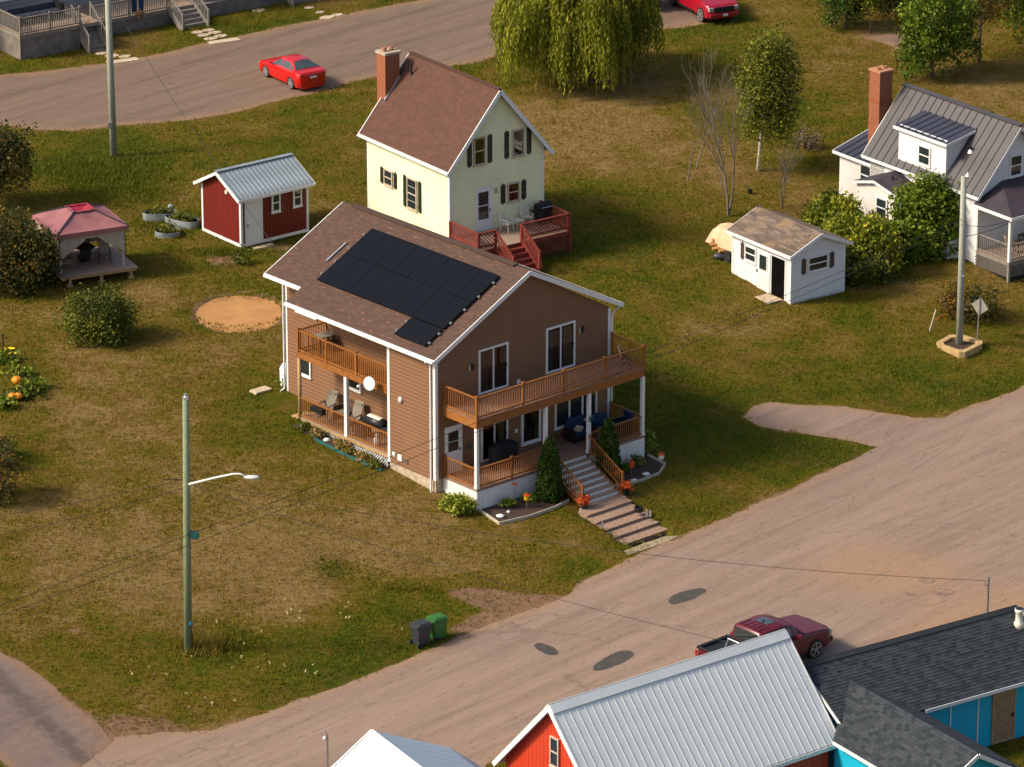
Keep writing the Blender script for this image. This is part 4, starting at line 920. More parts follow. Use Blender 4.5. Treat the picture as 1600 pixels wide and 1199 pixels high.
def garden_chair(name, label, loc, yaw, mat='plastic_white', group=None):
    "stacking armchair: slotted fan back, seat, arms, four splayed legs"
    t = thing(name, label, 'chair', loc, yaw, group)
    m = MB(); m.box(-.22, -.22, .40, .22, .22, .43); m.build('seat', mat, t, bevel=.01)
    m = MB()
    for i in range(5): x = -.16 + .08 * i; m.beam((x, .21, .43), (x * 1.2, .30, .86 - abs(x) * .3), .055, .02, up=(0, -1, 0))
    m.beam((-.22, .21, .43), (-.24, .30, .80), .03, .03); m.beam((.22, .21, .43), (.24, .30, .80), .03, .03); m.beam((-.22, .30, .84), (.22, .30, .84), .03, .07); m.build('backrest', mat, t)
    for sx in (-1, 1):
        m = MB(); m.beam((sx * .26, .24, .63), (sx * .27, -.2, .63), .05, .025); m.beam((sx * .27, -.2, .63), (sx * .25, -.21, .42), .04, .03); m.build('armrest', mat, t)
        for sy in (-1, 1): m = MB(); m.tube([(sx * .20, sy * .19, .41), (sx * .26, sy * .25, 0)], [.022, .018], 6); m.build('leg', mat, t)
    return t
garden_chair('garden_chair', 'white plastic armchair beside the storm door on the red deck', LY(2.85, -.75, .95), 55)
garden_chair('garden_chair', 'white plastic armchair under the small window near the black barbecue', LY(4.2, -.45, .95), 20)
t = thing('side_table', 'little white plastic table between two plastic armchairs on red deck', 'table', LY(3.55, -.7, .95), 35)
m = MB(); m.box(-.22, -.22, .40, .22, .22, .44); m.build('table_top', 'plastic_white', t)
for sx in (-1, 1):
    for sy in (-1, 1): m = MB(); m.tube([(sx * .18, sy * .18, .4), (sx * .2, sy * .2, 0)], .018, 6); m.build('leg', 'plastic_white', t)
def barbecue(label, loc, yaw, covered=True, sc_=1.0):
    t = thing('barbecue', label, 'barbecue', loc, yaw)
    m = MB(); m.box(-.35, -.25, .12, .35, .25, .72); m.build('cabinet', 'black', t, bevel=.03)
    m = MB(); n = 10
    P = [(-.36, .0), (.36, .0)]
    vs = []
    for x in (-.38, .38):
        for i in range(n + 1): a = math.pi * i / n; vs.append((x, -.27 * math.cos(a), .74 + .34 * math.sin(a)))
    fs = [(i, i + 1, n + 2 + i, n + 1 + i) for i in range(n)] + [tuple(range(n + 1)), tuple(reversed(range(n + 1, 2 * n + 2)))]
    m.add(vs, fs); m.build('lid', 'black_cloth' if covered else 'black', t, bevel=.02)
    for sx in (-1, 1): m = MB(); m.box(sx * .40, -.22, .70, sx * .70, .22, .74); m.build('side_shelf', 'black', t)
    m = MB(); m.tube([(-.26, -.31, .9), (.26, -.31, .9)], .02, 6); m.build('handle', 'alu', t)
    for sx in (-1, 1): m = MB(); m.tube([(sx * .3, -.24, .06), (sx * .3, -.2, .06)], .06, 10); m.build('wheel', 'rubber', t)
    return t
barbecue('black covered barbecue at the right end of the red deck', LY(5.0, -.75, .95), 35)
m = MB(); m.ell((0, 0, 0), (.24, .12, .24)); o = m.build('hose_reel', 'black', None, True); o.location = LY(5.55, -1.0, 1.2); tag(o, 'dark coiled hose hanging outside the far railing of the red deck', 'hose')

# ================= red shed =================
ro = at(377.4, 389.6)
RS = thing('red_shed', 'dark red shed with white trim, white door and grey metal roof', 'shed', ro, 38)
w3, d3, e3, r3 = 4.0, 3.3, 2.62, 3.50
m = MB(); m.box(.01, .01, .1, w3 - .01, d3 - .01, e3); m.add([(.01, .01, e3), (.01, d3 - .01, e3), (.01, d3 / 2, r3 - .04), (w3 - .01, .01, e3), (w3 - .01, d3 - .01, e3), (w3 - .01, d3 / 2, r3 - .04)], [(0, 2, 1), (3, 4, 5), (0, 3, 5, 2), (2, 5, 4, 1)])
m.build('wall', 'red_board', RS)
m = MB(); one = MB()   # vertical boards of the walls
for i in range(16):
    a = .12 + i * (d3 - .24) / 16; b = a + (d3 - .24) / 16 - .02; zt = e3 + (r3 - e3) * (1 - abs((a + b) / 2 - d3 / 2) / (d3 / 2)) - .08; m = MB(); m.box(-.012, a, .22, .012, b, zt); m.build('board', 'red_board', RS)
for i in range(14):
    a = 1.32 + i * (w3 - 1.44) / 14; m = MB(); m.box(a, -.012, .22, a + (w3 - 1.44) / 14 - .02, .012, e3 - .05); m.build('board', 'red_board', RS)
zs = lambda y: 2.62 + (r3 - 2.52) / (d3 / 2 + .25) * (y + .25 if y <= d3 / 2 else d3 + .25 - y)
metal_slope(RS, 'galv', (-.28, -.25, zs(-.25)), (w3 + .25, -.25, zs(-.25)), (w3 + .25, d3 / 2, zs(d3 / 2)), (-.28, d3 / 2, zs(d3 / 2)), .25, .028, .03)
metal_slope(RS, 'galv', (w3 + .25, d3 + .25, zs(-.25)), (-.28, d3 + .25, zs(-.25)), (-.28, d3 / 2, zs(d3 / 2)), (w3 + .25, d3 / 2, zs(d3 / 2)), .25, .028, .03, parts=False)
m = MB(); m.beam((-.3, d3 / 2, zs(d3 / 2) + .02), (w3 + .27, d3 / 2, zs(d3 / 2) + .02), .26, .03); m.build('ridge_cap', 'galv', RS)
m = MB(); m.box(-.28, -.29, zs(-.25) - .16, w3 + .25, -.25, zs(-.25) - .02)
for x in (-.30, w3 + .27): m.beam((x, -.28, zs(-.28) - .09), (x, d3 / 2, zs(d3 / 2) - .09), .04, .15); m.beam((x, d3 / 2, zs(d3 / 2) - .09), (x, d3 + .28, zs(-.28) - .09), .04, .15)
m.build('fascia', 'white', RS)
m = MB(); m.box(-.03, -.03, .08, w3 + .03, -.0, .24); m.box(-.03, -.03, .08, 0, d3 + .03, .24)
m.build('base_board', 'white', RS)
for (a, b) in ((-.03, -.03), (w3 - .1, -.03), (-.03, d3 - .1)): m = MB(); m.box(a, b, .24, a + .13, b + .13, e3 + .02); m.build('corner_trim', 'white', RS)
door(RS, 'y', 0, .22, 1.26, .12, 2.42, handle_right=False)
window(RS, 'y', 0, 1.80, 2.32, 1.5, 2.46); window(RS, 'y', 0, 3.08, 3.6, 1.52, 2.48)
m = MB(); m.box(-.08, 1.05, 2.55, 0, 1.22, 2.72); m.build('flood_lamp', 'plastic_white', RS)
m = MB(); m.box(.1, .1, -.1, .4, .4, .1); o = m.build('skid_block', 'concrete_grey', RS); [inst(o, (dx, dy, 0)) for dx, dy in ((3.4, 0), (1.7, 0), (0, 2.8), (3.4, 2.8))]
for (x, y_, s_) in ((.75, -.45, .32), (1.25, -.4, .25)): m = MB(); m.box(-s_, -.15, 0, s_, .15, .09); o = m.build('paving_slab', 'stone', None); v = ro + Matrix.Rotation(R(38), 4, 'Z') @ Vector((x, y_, 0)); o.location = (v.x, v.y, H(v.x, v.y)); o.rotation_euler = (0, 0, R(35)); tag(o, 'pale step slab directly below the white shed door' if s_ > .3 else 'smaller pale slab right of the step under the shed door', 'slab')

# ================= white shed =================
wo = at(1235, 476)
WS = thing('white_shed', 'small white shed with weathered brown roof and its door standing open', 'shed', wo, 36)
w4, d4, e4, r4 = 3.28, 4.45, 2.48, 3.36
z4 = lambda x: 2.55 + (r4 - 2.55) / (w4 / 2 + .25) * (x + .25 if x <= w4 / 2 else w4 + .25 - x)
m = MB(); m.box(.004, .004, -.3, w4 - .004, d4 - .004, e4); m.add([(.004, .004, e4), (w4 - .004, .004, e4), (w4 / 2, .004, r4 - .05), (.004, d4 - .004, e4), (w4 - .004, d4 - .004, e4), (w4 / 2, d4 - .004, r4 - .05)], [(0, 1, 2), (5, 4, 3), (0, 2, 5, 3), (2, 1, 4, 5)])
gf = gable_fn(0, w4, e4 + .1, r4 - .02); wall_y(m, 0, (0, w4), gf, .2, z0=.08); wall_y(m, d4, (0, w4), gf, .2, out=1, z0=.1); wall_x(m, 0, (0, d4), e4, .2, z0=.08); wall_x(m, w4, (0, d4), e4, .2, out=1, z0=.1); m.build('wall', 'white_siding', WS)
slope('roof', WS, 'shingle_old', (-.25, -.25, z4(-.25)), (-.25, d4 + .2, z4(-.25)), (w4 / 2, d4 + .2, z4(w4 / 2)), (w4 / 2, -.25, z4(w4 / 2)), .15)
slope('roof', WS, 'shingle_old', (w4 + .25, d4 + .2, z4(-.25)), (w4 + .25, -.25, z4(-.25)), (w4 / 2, -.25, z4(w4 / 2)), (w4 / 2, d4 + .2, z4(w4 / 2)), .15)
m = MB(); m.box(-.29, -.25, z4(-.25) - .17, -.25, d4 + .2, z4(-.25) - .01)
for y_ in (-.28, d4 + .22): m.beam((-.28, y_, z4(-.28) - .1), (w4 / 2, y_, z4(w4 / 2) - .1), .05, .16); m.beam((w4 / 2, y_, z4(w4 / 2) - .1), (w4 + .28, y_, z4(-.28) - .1), .05, .16)
m.build('fascia', 'white', WS)
for bx in ((-.04, -.04, .1, .1), (w4 - .1, -.04, w4 + .04, .1), (-.04, d4 - .1, .1, d4 + .04)): m = MB(); m.box(bx[0], bx[1], 0, bx[2], bx[3], e4); m.build('corner_trim', 'white', WS)
m = MB(); m.box(-.034, .42, .12, -.002, 1.42, 2.1); m.build('doorway_shade', 'room_shade', WS)  # flat board on the wall, shade of the shed inside put into its colour
m = MB()
for (a, b, c_, d_) in ((.34, .42, .1, 2.18), (1.42, 1.5, .1, 2.18), (.42, 1.42, 2.1, 2.18)): m.box(-.05, a, c_, 0, b, d_)
m.build('door_frame', 'white', WS)
m = MB(); m.box(-.2, .42, .04, 0, 1.42, .12); m.build('door_sill', 'pine', WS)
m = MB(); m.box(-.09, 1.5, .12, -.05, 2.5, 2.1)
for i in range(9): m.box(-.10, 1.54 + i * .105, .2, -.09, 1.54 + i * .105 + .09, 1.05)
dl = m.build('open_door', 'white', WS)
m = MB(); m.box(-.105, 1.72, 1.2, -.09, 2.28, 1.95); m.build('pane', 'glass', dl); m = MB(); rect_frame(m, lambda a, z, d: (-.09 - d, a, z), 1.68, 2.32, 1.16, 1.99, .05, 0, .025); m.build('pane_frame', 'white', dl)
m = MB(); m.box(-.15, 2.42, 1.0, -.09, 2.46, 1.12); m.build('handle', 'black', dl)
window(WS, 'x', 0, 2.58, 3.45, 1.32, 2.1, style='sash', tw=.07); shutter(WS, 'x', 0, 3.55, 3.8, 1.3, 2.1, 'brown_shutter')
window(WS, 'y', 0, 1.0, 2.22, 1.42, 2.16, style='sash', tw=.06); shutter(WS, 'y', 0, .62, .88, 1.4, 2.14, 'brown_shutter'); shutter(WS, 'y', 0, 2.36, 2.62, 1.4, 2.14, 'brown_shutter')
v = wo + Matrix.Rotation(R(36), 4, 'Z') @ Vector((-.55, 1.0, 0)); m = MB(); m.box(-.4, -.55, 0, .4, .55, .07); o = m.build('paving_slab', 'stone', None); o.location = (v.x, v.y, H(v.x, v.y) + .0); o.rotation_euler = (0, 0, R(36)); tag(o, 'broad stone slab in front of the open white shed door', 'slab')
# covered trailer of firewood behind it
TL = thing('utility_trailer', 'small low trailer parked behind the white shed under the tarped firewood', 'trailer', (11.15, 221.0, H(11.15, 221)), -52)
m = MB(); m.box(-1.2, -.6, .4, 1.0, .6, .5); m.build('bed', 'old_wood', TL); m = MB(); m.beam((1.0, 0, .42), (2.0, 0, .3), .08, .08); m.build('tongue', 'steel', TL)
for s_ in (-1, 1): m = MB(); m.tube([(-.1, s_ * .66, .28), (-.1, s_ * .82, .28)], .28, 14); m.build('wheel', 'rubber', TL)
m = MB(); nn = 9; 
def blobgrid(rx, ry, h, seed, nu=18, nv=12, wob=.10):
    m = MB(); vs = []
    for j in range(nv + 1):
        for i in range(nu + 1):
            u = i / nu * 2 - 1; v_ = j / nv * 2 - 1; e = max(0, 1 - abs(u) ** 3.2) ** .5 * max(0, 1 - abs(v_) ** 3.2) ** .5
            z = h * e * (1 + wob * 2 * (float(vnoise(u * 3 + seed, v_ * 3, .5, seed)) - .5)); vs.append((u * rx, v_ * ry, z))
    m.add(vs, [(j * (nu + 1) + i, j * (nu + 1) + i + 1, (j + 1) * (nu + 1) + i + 1, (j + 1) * (nu + 1) + i) for j in range(nv) for i in range(nu)]); return m
tp = blobgrid(1.15, .75, .95, 3).build('tarp', 'tarp', None, True); tp.location = (10.75, 221.6, H(11, 221.5) + .55); tp.rotation_euler = (0, 0, R(-52)); tag(tp, 'tan tarpaulin thrown over the woodpile beside the white shed', 'tarp')
g2 = random.Random(5)
for i in range(16):
    m = MB(); a = g2.uniform(0, .7); m.tube([(0, 0, 0), (.38 * math.cos(a), .38 * math.sin(a), g2.uniform(-.05, .05))], g2.uniform(.07, .10), 6); o = m.build('firewood_log', 'logs', None); u, v_, q_ = g2.uniform(-.75, .1), g2.uniform(-.45, -.05), i // 6
    b = at(1119, 402); o.location = (b.x + u * .9 + .35, b.y + v_ + .35 * q_ + .1, b.z + .42 + .16 * q_ + g2.uniform(0, .05)); tag(o, 'split orange firewood log poking from the tarped heap behind the white shed', 'firewood', 'split logs under the tan tarp')
m = MB(); m.ell((0, 0, .16), (.42, .25, .2)); o = m.build('plastic_tub', 'greybin', None, True); b = at(1122, 408); o.location = (b.x + .15, b.y + .25, b.z); tag(o, 'dark tub below the firewood heap behind the white shed', 'tub')

# ================= white house, right =================
ho = at(1525, 413.7)
WH = thing('white_house', 'white house with charcoal standing-seam roof, dormer and tall brick chimney', 'house', ho, 37)
def LW(x, y, z=0): return ho + Matrix.Rotation(R(37), 4, 'Z') @ Vector((x, y, z))
W5, D5, X5 = 4.75, 8.0, 2.4
z5 = lambda x: 3.60 + 1.17 * (x + .3) if x <= X5 else 3.60 + 1.17 * (X5 + .3) - 1.17 * (x - X5)
m = MB(); m.box(.004, .004, -.5, W5, D5, 3.8); m.add([(.004, .004, 3.8), (W5, .004, 3.8), (X5, .004, 6.65), (.004, D5, 3.8), (W5, D5, 3.8), (X5, D5, 6.65)], [(0, 1, 2), (5, 4, 3), (0, 2, 5, 3), (2, 1, 4, 5)])
gf = gable_fn(0, W5, 3.85, 6.68, X5); wall_y(m, 0, (0, W5), gf, .13, z0=.1); wall_x(m, 0, (0, D5), 3.8, .13, z0=.1); wall_y(m, D5, (0, W5), gf, .13, out=1, z0=.1); m.build('wall', 'white_siding', WH)
metal_slope(WH, 'roof_dark', (-.3, -.3, z5(-.3)), (-.3, 8.3, z5(-.3)), (X5, 8.3, z5(X5)), (X5, -.3, z5(X5)), .5, .04, .03)
metal_slope(WH, 'roof_dark', (W5 + .35, 8.3, z5(W5 + .35)), (W5 + .35, -.3, z5(W5 + .35)), (X5, -.3, z5(X5)), (X5, 8.3, z5(X5)), .5, .04, .03, parts=False)
m = MB(); m.beam((X5, -.32, z5(X5) + .03), (X5, 8.32, z5(X5) + .03), .32, .05); m.build('ridge_cap', 'roof_dark', WH)
m = MB(); m.box(-.34, -.3, z5(-.3) - .16, -.30, 8.3, z5(-.3) - .01)
for y_ in (-.32, 8.32): m.beam((-.32, y_, z5(-.32) - .12), (X5, y_, z5(X5) - .12), .04, .14); m.beam((X5, y_, z5(X5) - .12), (W5 + .35, y_, z5(W5 + .35) - .12), .04, .14)
m.build('fascia', 'white', WH)
m = MB(); m.box(-.04, -.04, 0, .12, .1, 3.7); m.build('corner_trim', 'white', WH)
window(WH, 'y', 0, 1.95, 2.78, 4.1, 5.22, tw=.08)
# dormer
x0d, ya_, yb_ = .0, 2.4, 5.9
zd = lambda x: 5.66 + .2 * (x + .2); xe = 1.80
m = MB(); m.box(x0d + .01, ya_ + .01, 3.85, x0d + .1, yb_ - .01, zd(x0d) + .02)
wall_x(m, x0d, (ya_, yb_), zd(x0d) - .02, .13, z0=3.92)
for y_, o_ in ((ya_, -1), (yb_, 1)):
    n = 12
    for i in range(n):
        a, b = x0d + (xe - x0d) * i / n, x0d + (xe - x0d) * (i + 1) / n
        m.quad((a, y_ , z5(a) - .1), (b, y_, z5(b) - .1), (b, y_, zd(b)), (a, y_, zd(a)))
dm = m.build('dormer', 'white_siding', WH)
metal_slope(WH, 'roof_blue', (-.2, ya_ - .2, zd(-.2)), (-.2, yb_ + .2, zd(-.2)), (xe, yb_ + .2, zd(xe)), (xe, ya_ - .2, zd(xe)), .5, .04, .03)
m = MB(); m.box(-.25, ya_ - .2, zd(-.2) - .15, -.2, yb_ + .2, zd(-.2)); m.beam((-.22, ya_ - .22, zd(-.22) - .07), (xe - .1, ya_ - .22, zd(xe - .1) - .07), .04, .13); m.box(x0d - .035, ya_ - .02, 3.95, x0d + .09, ya_ + .1, zd(x0d)); m.build('dormer_fascia', 'white', dm)
window(dm, 'x', x0d, 3.5, 4.4, 4.1, 5.1, tw=.08)
# rear-left wing with shallow metal roof
m = MB(); m.box(.3, D5, -.5, 4.2, 10.6, 2.95); wall_x(m, .3, (D5, 10.6), 2.95, .13, z0=.1); m.build('wing_wall', 'cream_siding', WH)
zw = lambda x: 3.12 + .28 * (x - .0)
metal_slope(WH, 'roof_blue', (.0, 7.9, zw(0)), (.0, 10.85, zw(0)), (3.2, 10.85, zw(3.2)), (3.2, 7.9, zw(3.2)), .5, .04, .03)
m = MB(); m.box(-.05, 7.9, 2.97, 0, 10.85, 3.12); m.box(.27, 10.48, 0, .4, 10.63, 3.0); m.beam((0, 10.87, zw(0) - .07), (3.2, 10.87, zw(3.2) - .07), .04, .14); m.build('wing_fascia', 'white', WH)
window(WH, 'x', .3, 8.15, 9.05, 1.75, 2.85, tw=.08)
m = MB(); wall_x(m, .0, (6.9, 8.0), 3.4, .13, z0=.1); m.build('side_wall', 'cream_siding', WH)
# vestibule with its own little gable facing left
vx = -1.4; v0, v1, vm, ve, vr = 4.05, 7.35, 5.9, 2.62, 2.98
m = MB(); m.box(vx, v0, -.5, -.01, v1, ve); gv = lambda z: (v0, v1) if z <= ve else ((v0 + (vm - v0) * (z - ve) / (vr - ve), v1 + (vm - v1) * (z - ve) / (vr - ve)) if z < vr else None)
wall_x(m, vx, (v0, v1), gv, .13, z0=.0); wall_y(m, v0, (vx, 0), ve, .13, z0=0); m.add([(vx + .01, v0, ve), (vx + .01, v1, ve), (vx + .01, vm, vr)], [(0, 1, 2)]); m.build('porch_wall', 'cream_siding', WH)
za, zb = ve + .05, vr + .12
for (a, b) in ((v0 - .2, vm), (v1 + .2, vm)): slope('porch_roof', WH, 'roof_purple', (vx - .2, a, za), (.0, a, za), (.0, b, zb + .25), (vx - .2, b, zb), None, thick=.06)
m = MB(); m.beam((vx - .22, v0 - .2, za - .06), (vx - .22, vm, zb - .06), .04, .13); m.beam((vx - .22, vm, zb - .06), (vx - .22, v1 + .2, za - .06), .04, .13); m.beam((vx - .2, v0 - .22, za - .06), (0, v0 - .22, za - .06), .04, .13); m.box(vx - .03, v0 - .03, 0, vx + .08, v0 + .08, ve); m.build('porch_fascia', 'white', WH)
window(WH, 'x', vx, 5.0, 5.85, 1.25, 2.3, tw=.08)
m = MB(); m.tube([(-.8, 5.4, 2.8), (-.8, 5.4, 3.35)], .05, 8); m.build('vent_pipe', 'black', WH); m = MB(); m.tube([(-.8, 5.4, 2.85), (-.8, 5.4, 3.0)], .1, 8); m.build('flashing', 'white', WH)
m = MB(); m.tube([(1.0, 1.75, z5(1.0)), (1.0, 1.75, z5(1.0) + .3)], .07, 8); m.build('vent_pipe', 'black', WH); m = MB(); m.lathe((1.0, 1.75, z5(1.0) - .02), [(.16, 0), (.08, .18)], 10); m.build('flashing', 'white', WH)
ch = brick_stack(WH, .98, 8.55, 1.82, 9.35, 2.6, 7.5, .2, .07); m = MB(); m.box(.94, 8.5, 7.5, 1.86, 9.4, 7.6); m.build('chimney_cap', 'clay', ch); m = MB(); m.box(.96, 8.52, 5.95, 1.84, 8.56, 6.05); m.box(.955, 8.52, 5.95, 1.0, 9.35, 6.05); m.build('brick_band', 'brick', ch)
for x in (1.2, 1.58): m = MB(); m.lathe((x, 8.95, 7.6), [(.12, 0), (.12, .12), (.08, .12), (.08, .02)], 10); m.build('flue_pot', 'clay', ch)
# front porch
FZ = .78
m = MB(); m.box(-.05, -2.4, FZ - .2, W5 + 2, 0, FZ - .03); m.build('deck_frame', 'old_wood', WH); boards(WH, -.08, -2.43, W5 + 2, 0, FZ, 'deck_grey', along='y')
lattice(WH, (-.08, 0), (-.08, -2.35), .0, FZ - .2, 'old_wood'); lattice(WH, (-.03, -2.43), (W5 + 1, -2.43), .0, FZ - .2, 'old_wood'); m = MB(); m.box(-.0, -2.37, -.3, W5 + 1, -.02, FZ - .22); m.build('porch_base', 'black', WH); m = MB(); m.box(-.13, -2.47, -.3, 0, -2.35, FZ); m.build('base_post', 'old_wood', WH)
railing(WH, (-.03, -.12, FZ), (-.03, -2.3, FZ), .85, mat='old_wood', posts=(0,), single=True, step=.14); railing(WH, (.08, -2.37, FZ), (W5, -2.37, FZ), .85, mat='old_wood', single=True, step=.14)
for x in (0, 2.3, 4.7): m = MB(); m.box(x - .07, -2.42, FZ, x + .07, -2.28, 3.15); m.box(x - .10, -2.45, 2.75, x + .25, -2.30, 2.85); m.beam((x, -2.36, 2.6), (x + .3, -2.36, 3.05), .08, .08); m.build('porch_post', 'white', WH)
zp0, zp1 = 3.2, 4.05
slope('porch_roof', WH, 'roof_purple', (-.3, -2.75, zp0), (W5 + 1, -2.75, zp0), (W5, .0, zp1), (1.5, 0, zp1), None, thick=.06)
slope('porch_roof', WH, 'roof_purple', (-.3, 0, zp0 + .02), (-.3, -2.75, zp0), (1.5, 0, zp1), (1.5, 0, zp1), None, thick=.05)
m = MB(); m.box(-.34, -2.79, zp0 - .17, W5 + 1, -2.75, zp0 - .01); m.box(-.34, -2.75, zp0 - .17, -.3, -.02, zp0 - .01); m.box(-.3, -2.75, zp0 - .17, W5 + 1, 0, zp0 - .12); m.build('porch_fascia', 'white', WH)
garden_chair('deck_chair', 'brown wooden armchair at the left of the white porch', LW(1.0, -1.35, FZ), 100, 'plywood')
t = thing('porch_table', 'dark grey table behind the railing of the white porch', 'table', LW(2.3, -1.4, FZ), 37)
m = MB(); m.box(-.6, -.35, .68, .6, .35, .72); m.build('table_top', 'greybin', t)
for sx in (-1, 1):
    for sy in (-1, 1): m = MB(); m.box(sx * .55 - .03, sy * .3 - .03, 0, sx * .55 + .03, sy * .3 + .03, .68); m.build('leg', 'greybin', t)
m = MB(); m.lathe((0, 0, 0), [(.14, 0), (.18, .34)], 12); o = m.build('bucket', 'white', None); b = at(1494, 402); o.location = b; tag(o, 'white bucket at the wall between the hedge and the white porch', 'bucket')
m = MB(); m.box(-.35, -.2, 0, .35, .2, .9); o = m.build('heat_pump', 'white', WH, bevel=.03); o.location = (-.45, 1.4, .1)
# ================= red barn, bottom =================
b0 = G(858, 1102, 5.5)
BN = thing('red_barn', 'bright red barn with long pale ribbed metal roof at the bottom edge', 'barn', (b0.x, b0.y, 0), 37.5)
L6, hw, zr6, ze6 = 11.35, 3.3, 5.5, 2.05
k6 = (zr6 - ze6) / hw; z6 = lambda y: zr6 - k6 * abs(y)
m = MB(); m.box(.3, -3.0, -.5, L6 - .3, 3.0, z6(3.0) - .15); m.add([(.3, -3, z6(3) - .15), (.3, 3, z6(3) - .15), (.3, 0, zr6 - .15), (L6 - .3, -3, z6(3) - .15), (L6 - .3, 3, z6(3) - .15), (L6 - .3, 0, zr6 - .15)], [(0, 2, 1), (3, 4, 5), (0, 3, 5, 2), (2, 5, 4, 1)]); m.build('wall', 'barn_red', BN)
for i in range(26):
    a = -2.95 + i * 5.9 / 26; b = a + 5.9 / 26 - .012; m = MB(); m.box(.28, a, 0, .3, b, z6(max(abs(a), abs(b))) - .2); m.build('board', 'barn_red', BN)
for i in range(40):
    a = .35 + i * (L6 - .7) / 40; m = MB(); m.box(a, -3.02, 0, a + (L6 - .7) / 40 - .015, -3.0, z6(3) - .15); m.build('board', 'barn_red', BN)
metal_slope(BN, 'barn_roof', (0, -hw, z6(hw)), (L6, -hw, z6(hw)), (L6, 0, zr6), (0, 0, zr6), .34, .018, .032)
metal_slope(BN, 'barn_roof', (L6, hw, z6(hw)), (0, hw, z6(hw)), (0, 0, zr6), (L6, 0, zr6), .40, .045, .05, parts=False)
m = MB(); m.beam((-.02, -.16, zr6 - .11), (L6 + .02, -.16, zr6 - .11), .36, .03, up=(0, -k6, 1)); m.beam((-.02, .14, zr6 - .08), (L6 + .02, .14, zr6 - .08), .30, .03, up=(0, k6, 1)); m.build('ridge_cap', 'barn_roof', BN)
m = MB()
for x in (-.03, L6 + .03): m.beam((x, -hw - .05, z6(hw + .05) - .11), (x, 0, zr6 - .11), .05, .2); m.beam((x, 0, zr6 - .11), (x, hw + .05, z6(hw + .05) - .11), .05, .2)
m.box(0, -hw - .05, z6(hw) - .2, L6, -hw, z6(hw) - .03); m.box(0, hw, z6(hw) - .2, L6, hw + .05, z6(hw) - .03); m.build('fascia', 'white', BN)
window(BN, 'x', .28, -.30, .22, 2.95, 4.15, tw=.06, trim='beige')
# ================= blue building, bottom right =================
c0 = G(1585, 948, 4.2)
BB = thing('blue_building', 'bright blue building with charcoal shingle roofs at the bottom right corner', 'building', (c0.x, c0.y, 0), 33)
k7 = (4.2 - 2.55) / 2.95; z7 = lambda y: 4.2 - k7 * abs(y)
m = MB(); m.box(-9.9, -2.6, -.5, -.2, 2.6, 2.6); m.add([(-9.9, -2.6, 2.6), (-9.9, 2.6, 2.6), (-9.9, 0, 4.1)], [(0, 2, 1)]); m.add([(-.2, -2.6, 2.6), (-.2, 2.6, 2.6), (-.2, 0, 4.1)], [(0, 1, 2)]); m.build('wall', 'blue_wall', BB)
slope('roof', BB, 'shingle_dark', (-10.3, -2.95, z7(2.95)), (0.1, -2.95, z7(2.95)), (.1, 0, 4.2), (-10.3, 0, 4.2), .15, .014)
slope('roof', BB, 'shingle_dark', (.1, 2.95, z7(2.95)), (-10.3, 2.95, z7(2.95)), (-10.3, 0, 4.2), (.1, 0, 4.2), .15, .014)
m = MB(); m.beam((-10.3, -.1, 4.18), (.1, -.1, 4.18), .22, .03, up=(0, -k7, 1)); m.beam((-10.3, .1, 4.19), (.1, .1, 4.19), .22, .03, up=(0, k7, 1)); m.build('ridge_cap', 'shingle_dark', BB)
xr, xl, xe8, zr8 = -8.8, -10.95, -6.55, 3.62
z8 = lambda x: zr8 - (zr8 - 2.35) / 2.15 * abs(x - xr)
slope('roof', BB, 'shingle_dark', (xl, -8.95, z8(xl)), (xl, -2.95, z8(xl)), (xr, -1.1, zr8), (xr, -8.95, zr8), .15, .014)
slope('roof', BB, 'shingle_dark', (-6.55, -2.95, z8(-6.65)), (-6.55, -8.95, z8(-6.65)), (xr, -8.95, zr8), (xr, -1.1, zr8), .15, .014)
m = MB(); m.box(-10.6, -8.6, -.5, -6.9, -2.6, 2.35); m.add([(-10.6, -8.6, 2.35), (-6.9, -8.6, 2.35), (xr, -8.6, 3.5)], [(0, 1, 2)]); m.build('wing_wall', 'blue_wall', BB)
m = MB(); m.box(-6.6, -3.0, z7(2.95) - .16, .1, -2.95, z7(2.95) - .02); m.beam((-10.33, -2.95, z7(2.95) - .1), (-10.33, 0, 4.1), .04, .12); m.box(xl - .05, -8.95, z8(xl) - .16, xl, -3.0, z8(xl) - .03); m.beam((xl, -8.98, z8(xl) - .1), (xr, -8.98, zr8 - .1), .05, .16); m.beam((xr, -8.98, zr8 - .1), (-6.6, -8.98, z8(-6.6) - .1), .05, .16); m.box(.1, -2.95, 4.05, .12, 0, 4.1); m.build('fascia', 'white', BB)
for x in (-5.1, -3.75, -1.0): m = MB(); m.box(x - .03, -2.64, 0, x + .03, -2.6, 2.5); m.build('wall_batten', 'white', BB)
m = MB(); m.box(-3.0, -2.66, .12, -2.0, -2.6, 2.12); dd = m.build('door', 'plywood', BB); m = MB(); rect_frame(m, lambda a, z, d: (a, -2.6 - d, z), -3.06, -1.94, .06, 2.18, .06, 0, .08); m.build('door_frame', 'pine', dd); m = MB(); m.box(-2.12, -2.72, 1.05, -2.06, -2.66, 1.2); m.build('handle', 'black', dd)
m = MB(); m.lathe((-.35, -.75, z7(.75) - .1), [(.26, 0), (.2, .2), (.15, .28), (.15, .62), (.19, .66), (.19, .78)], 12); m.build('roof_vent', 'plastic_white', BB, True); m = MB(); m.lathe((-.35, -.75, z7(.75) + .66), [(.17, 0), (.17, .03)], 12); m.build('vent_cap', 'black', BB)
m = MB(); m.tube([(-1.18, .2, 3.9), (-1.18, .2, 5.65)], .04, 8); m.tube([(-1.18, .2, 5.3), (-1.35, .2, 5.35), (-1.35, .2, 5.5)], .02, 6); m.build('service_mast', 'steel', BB)
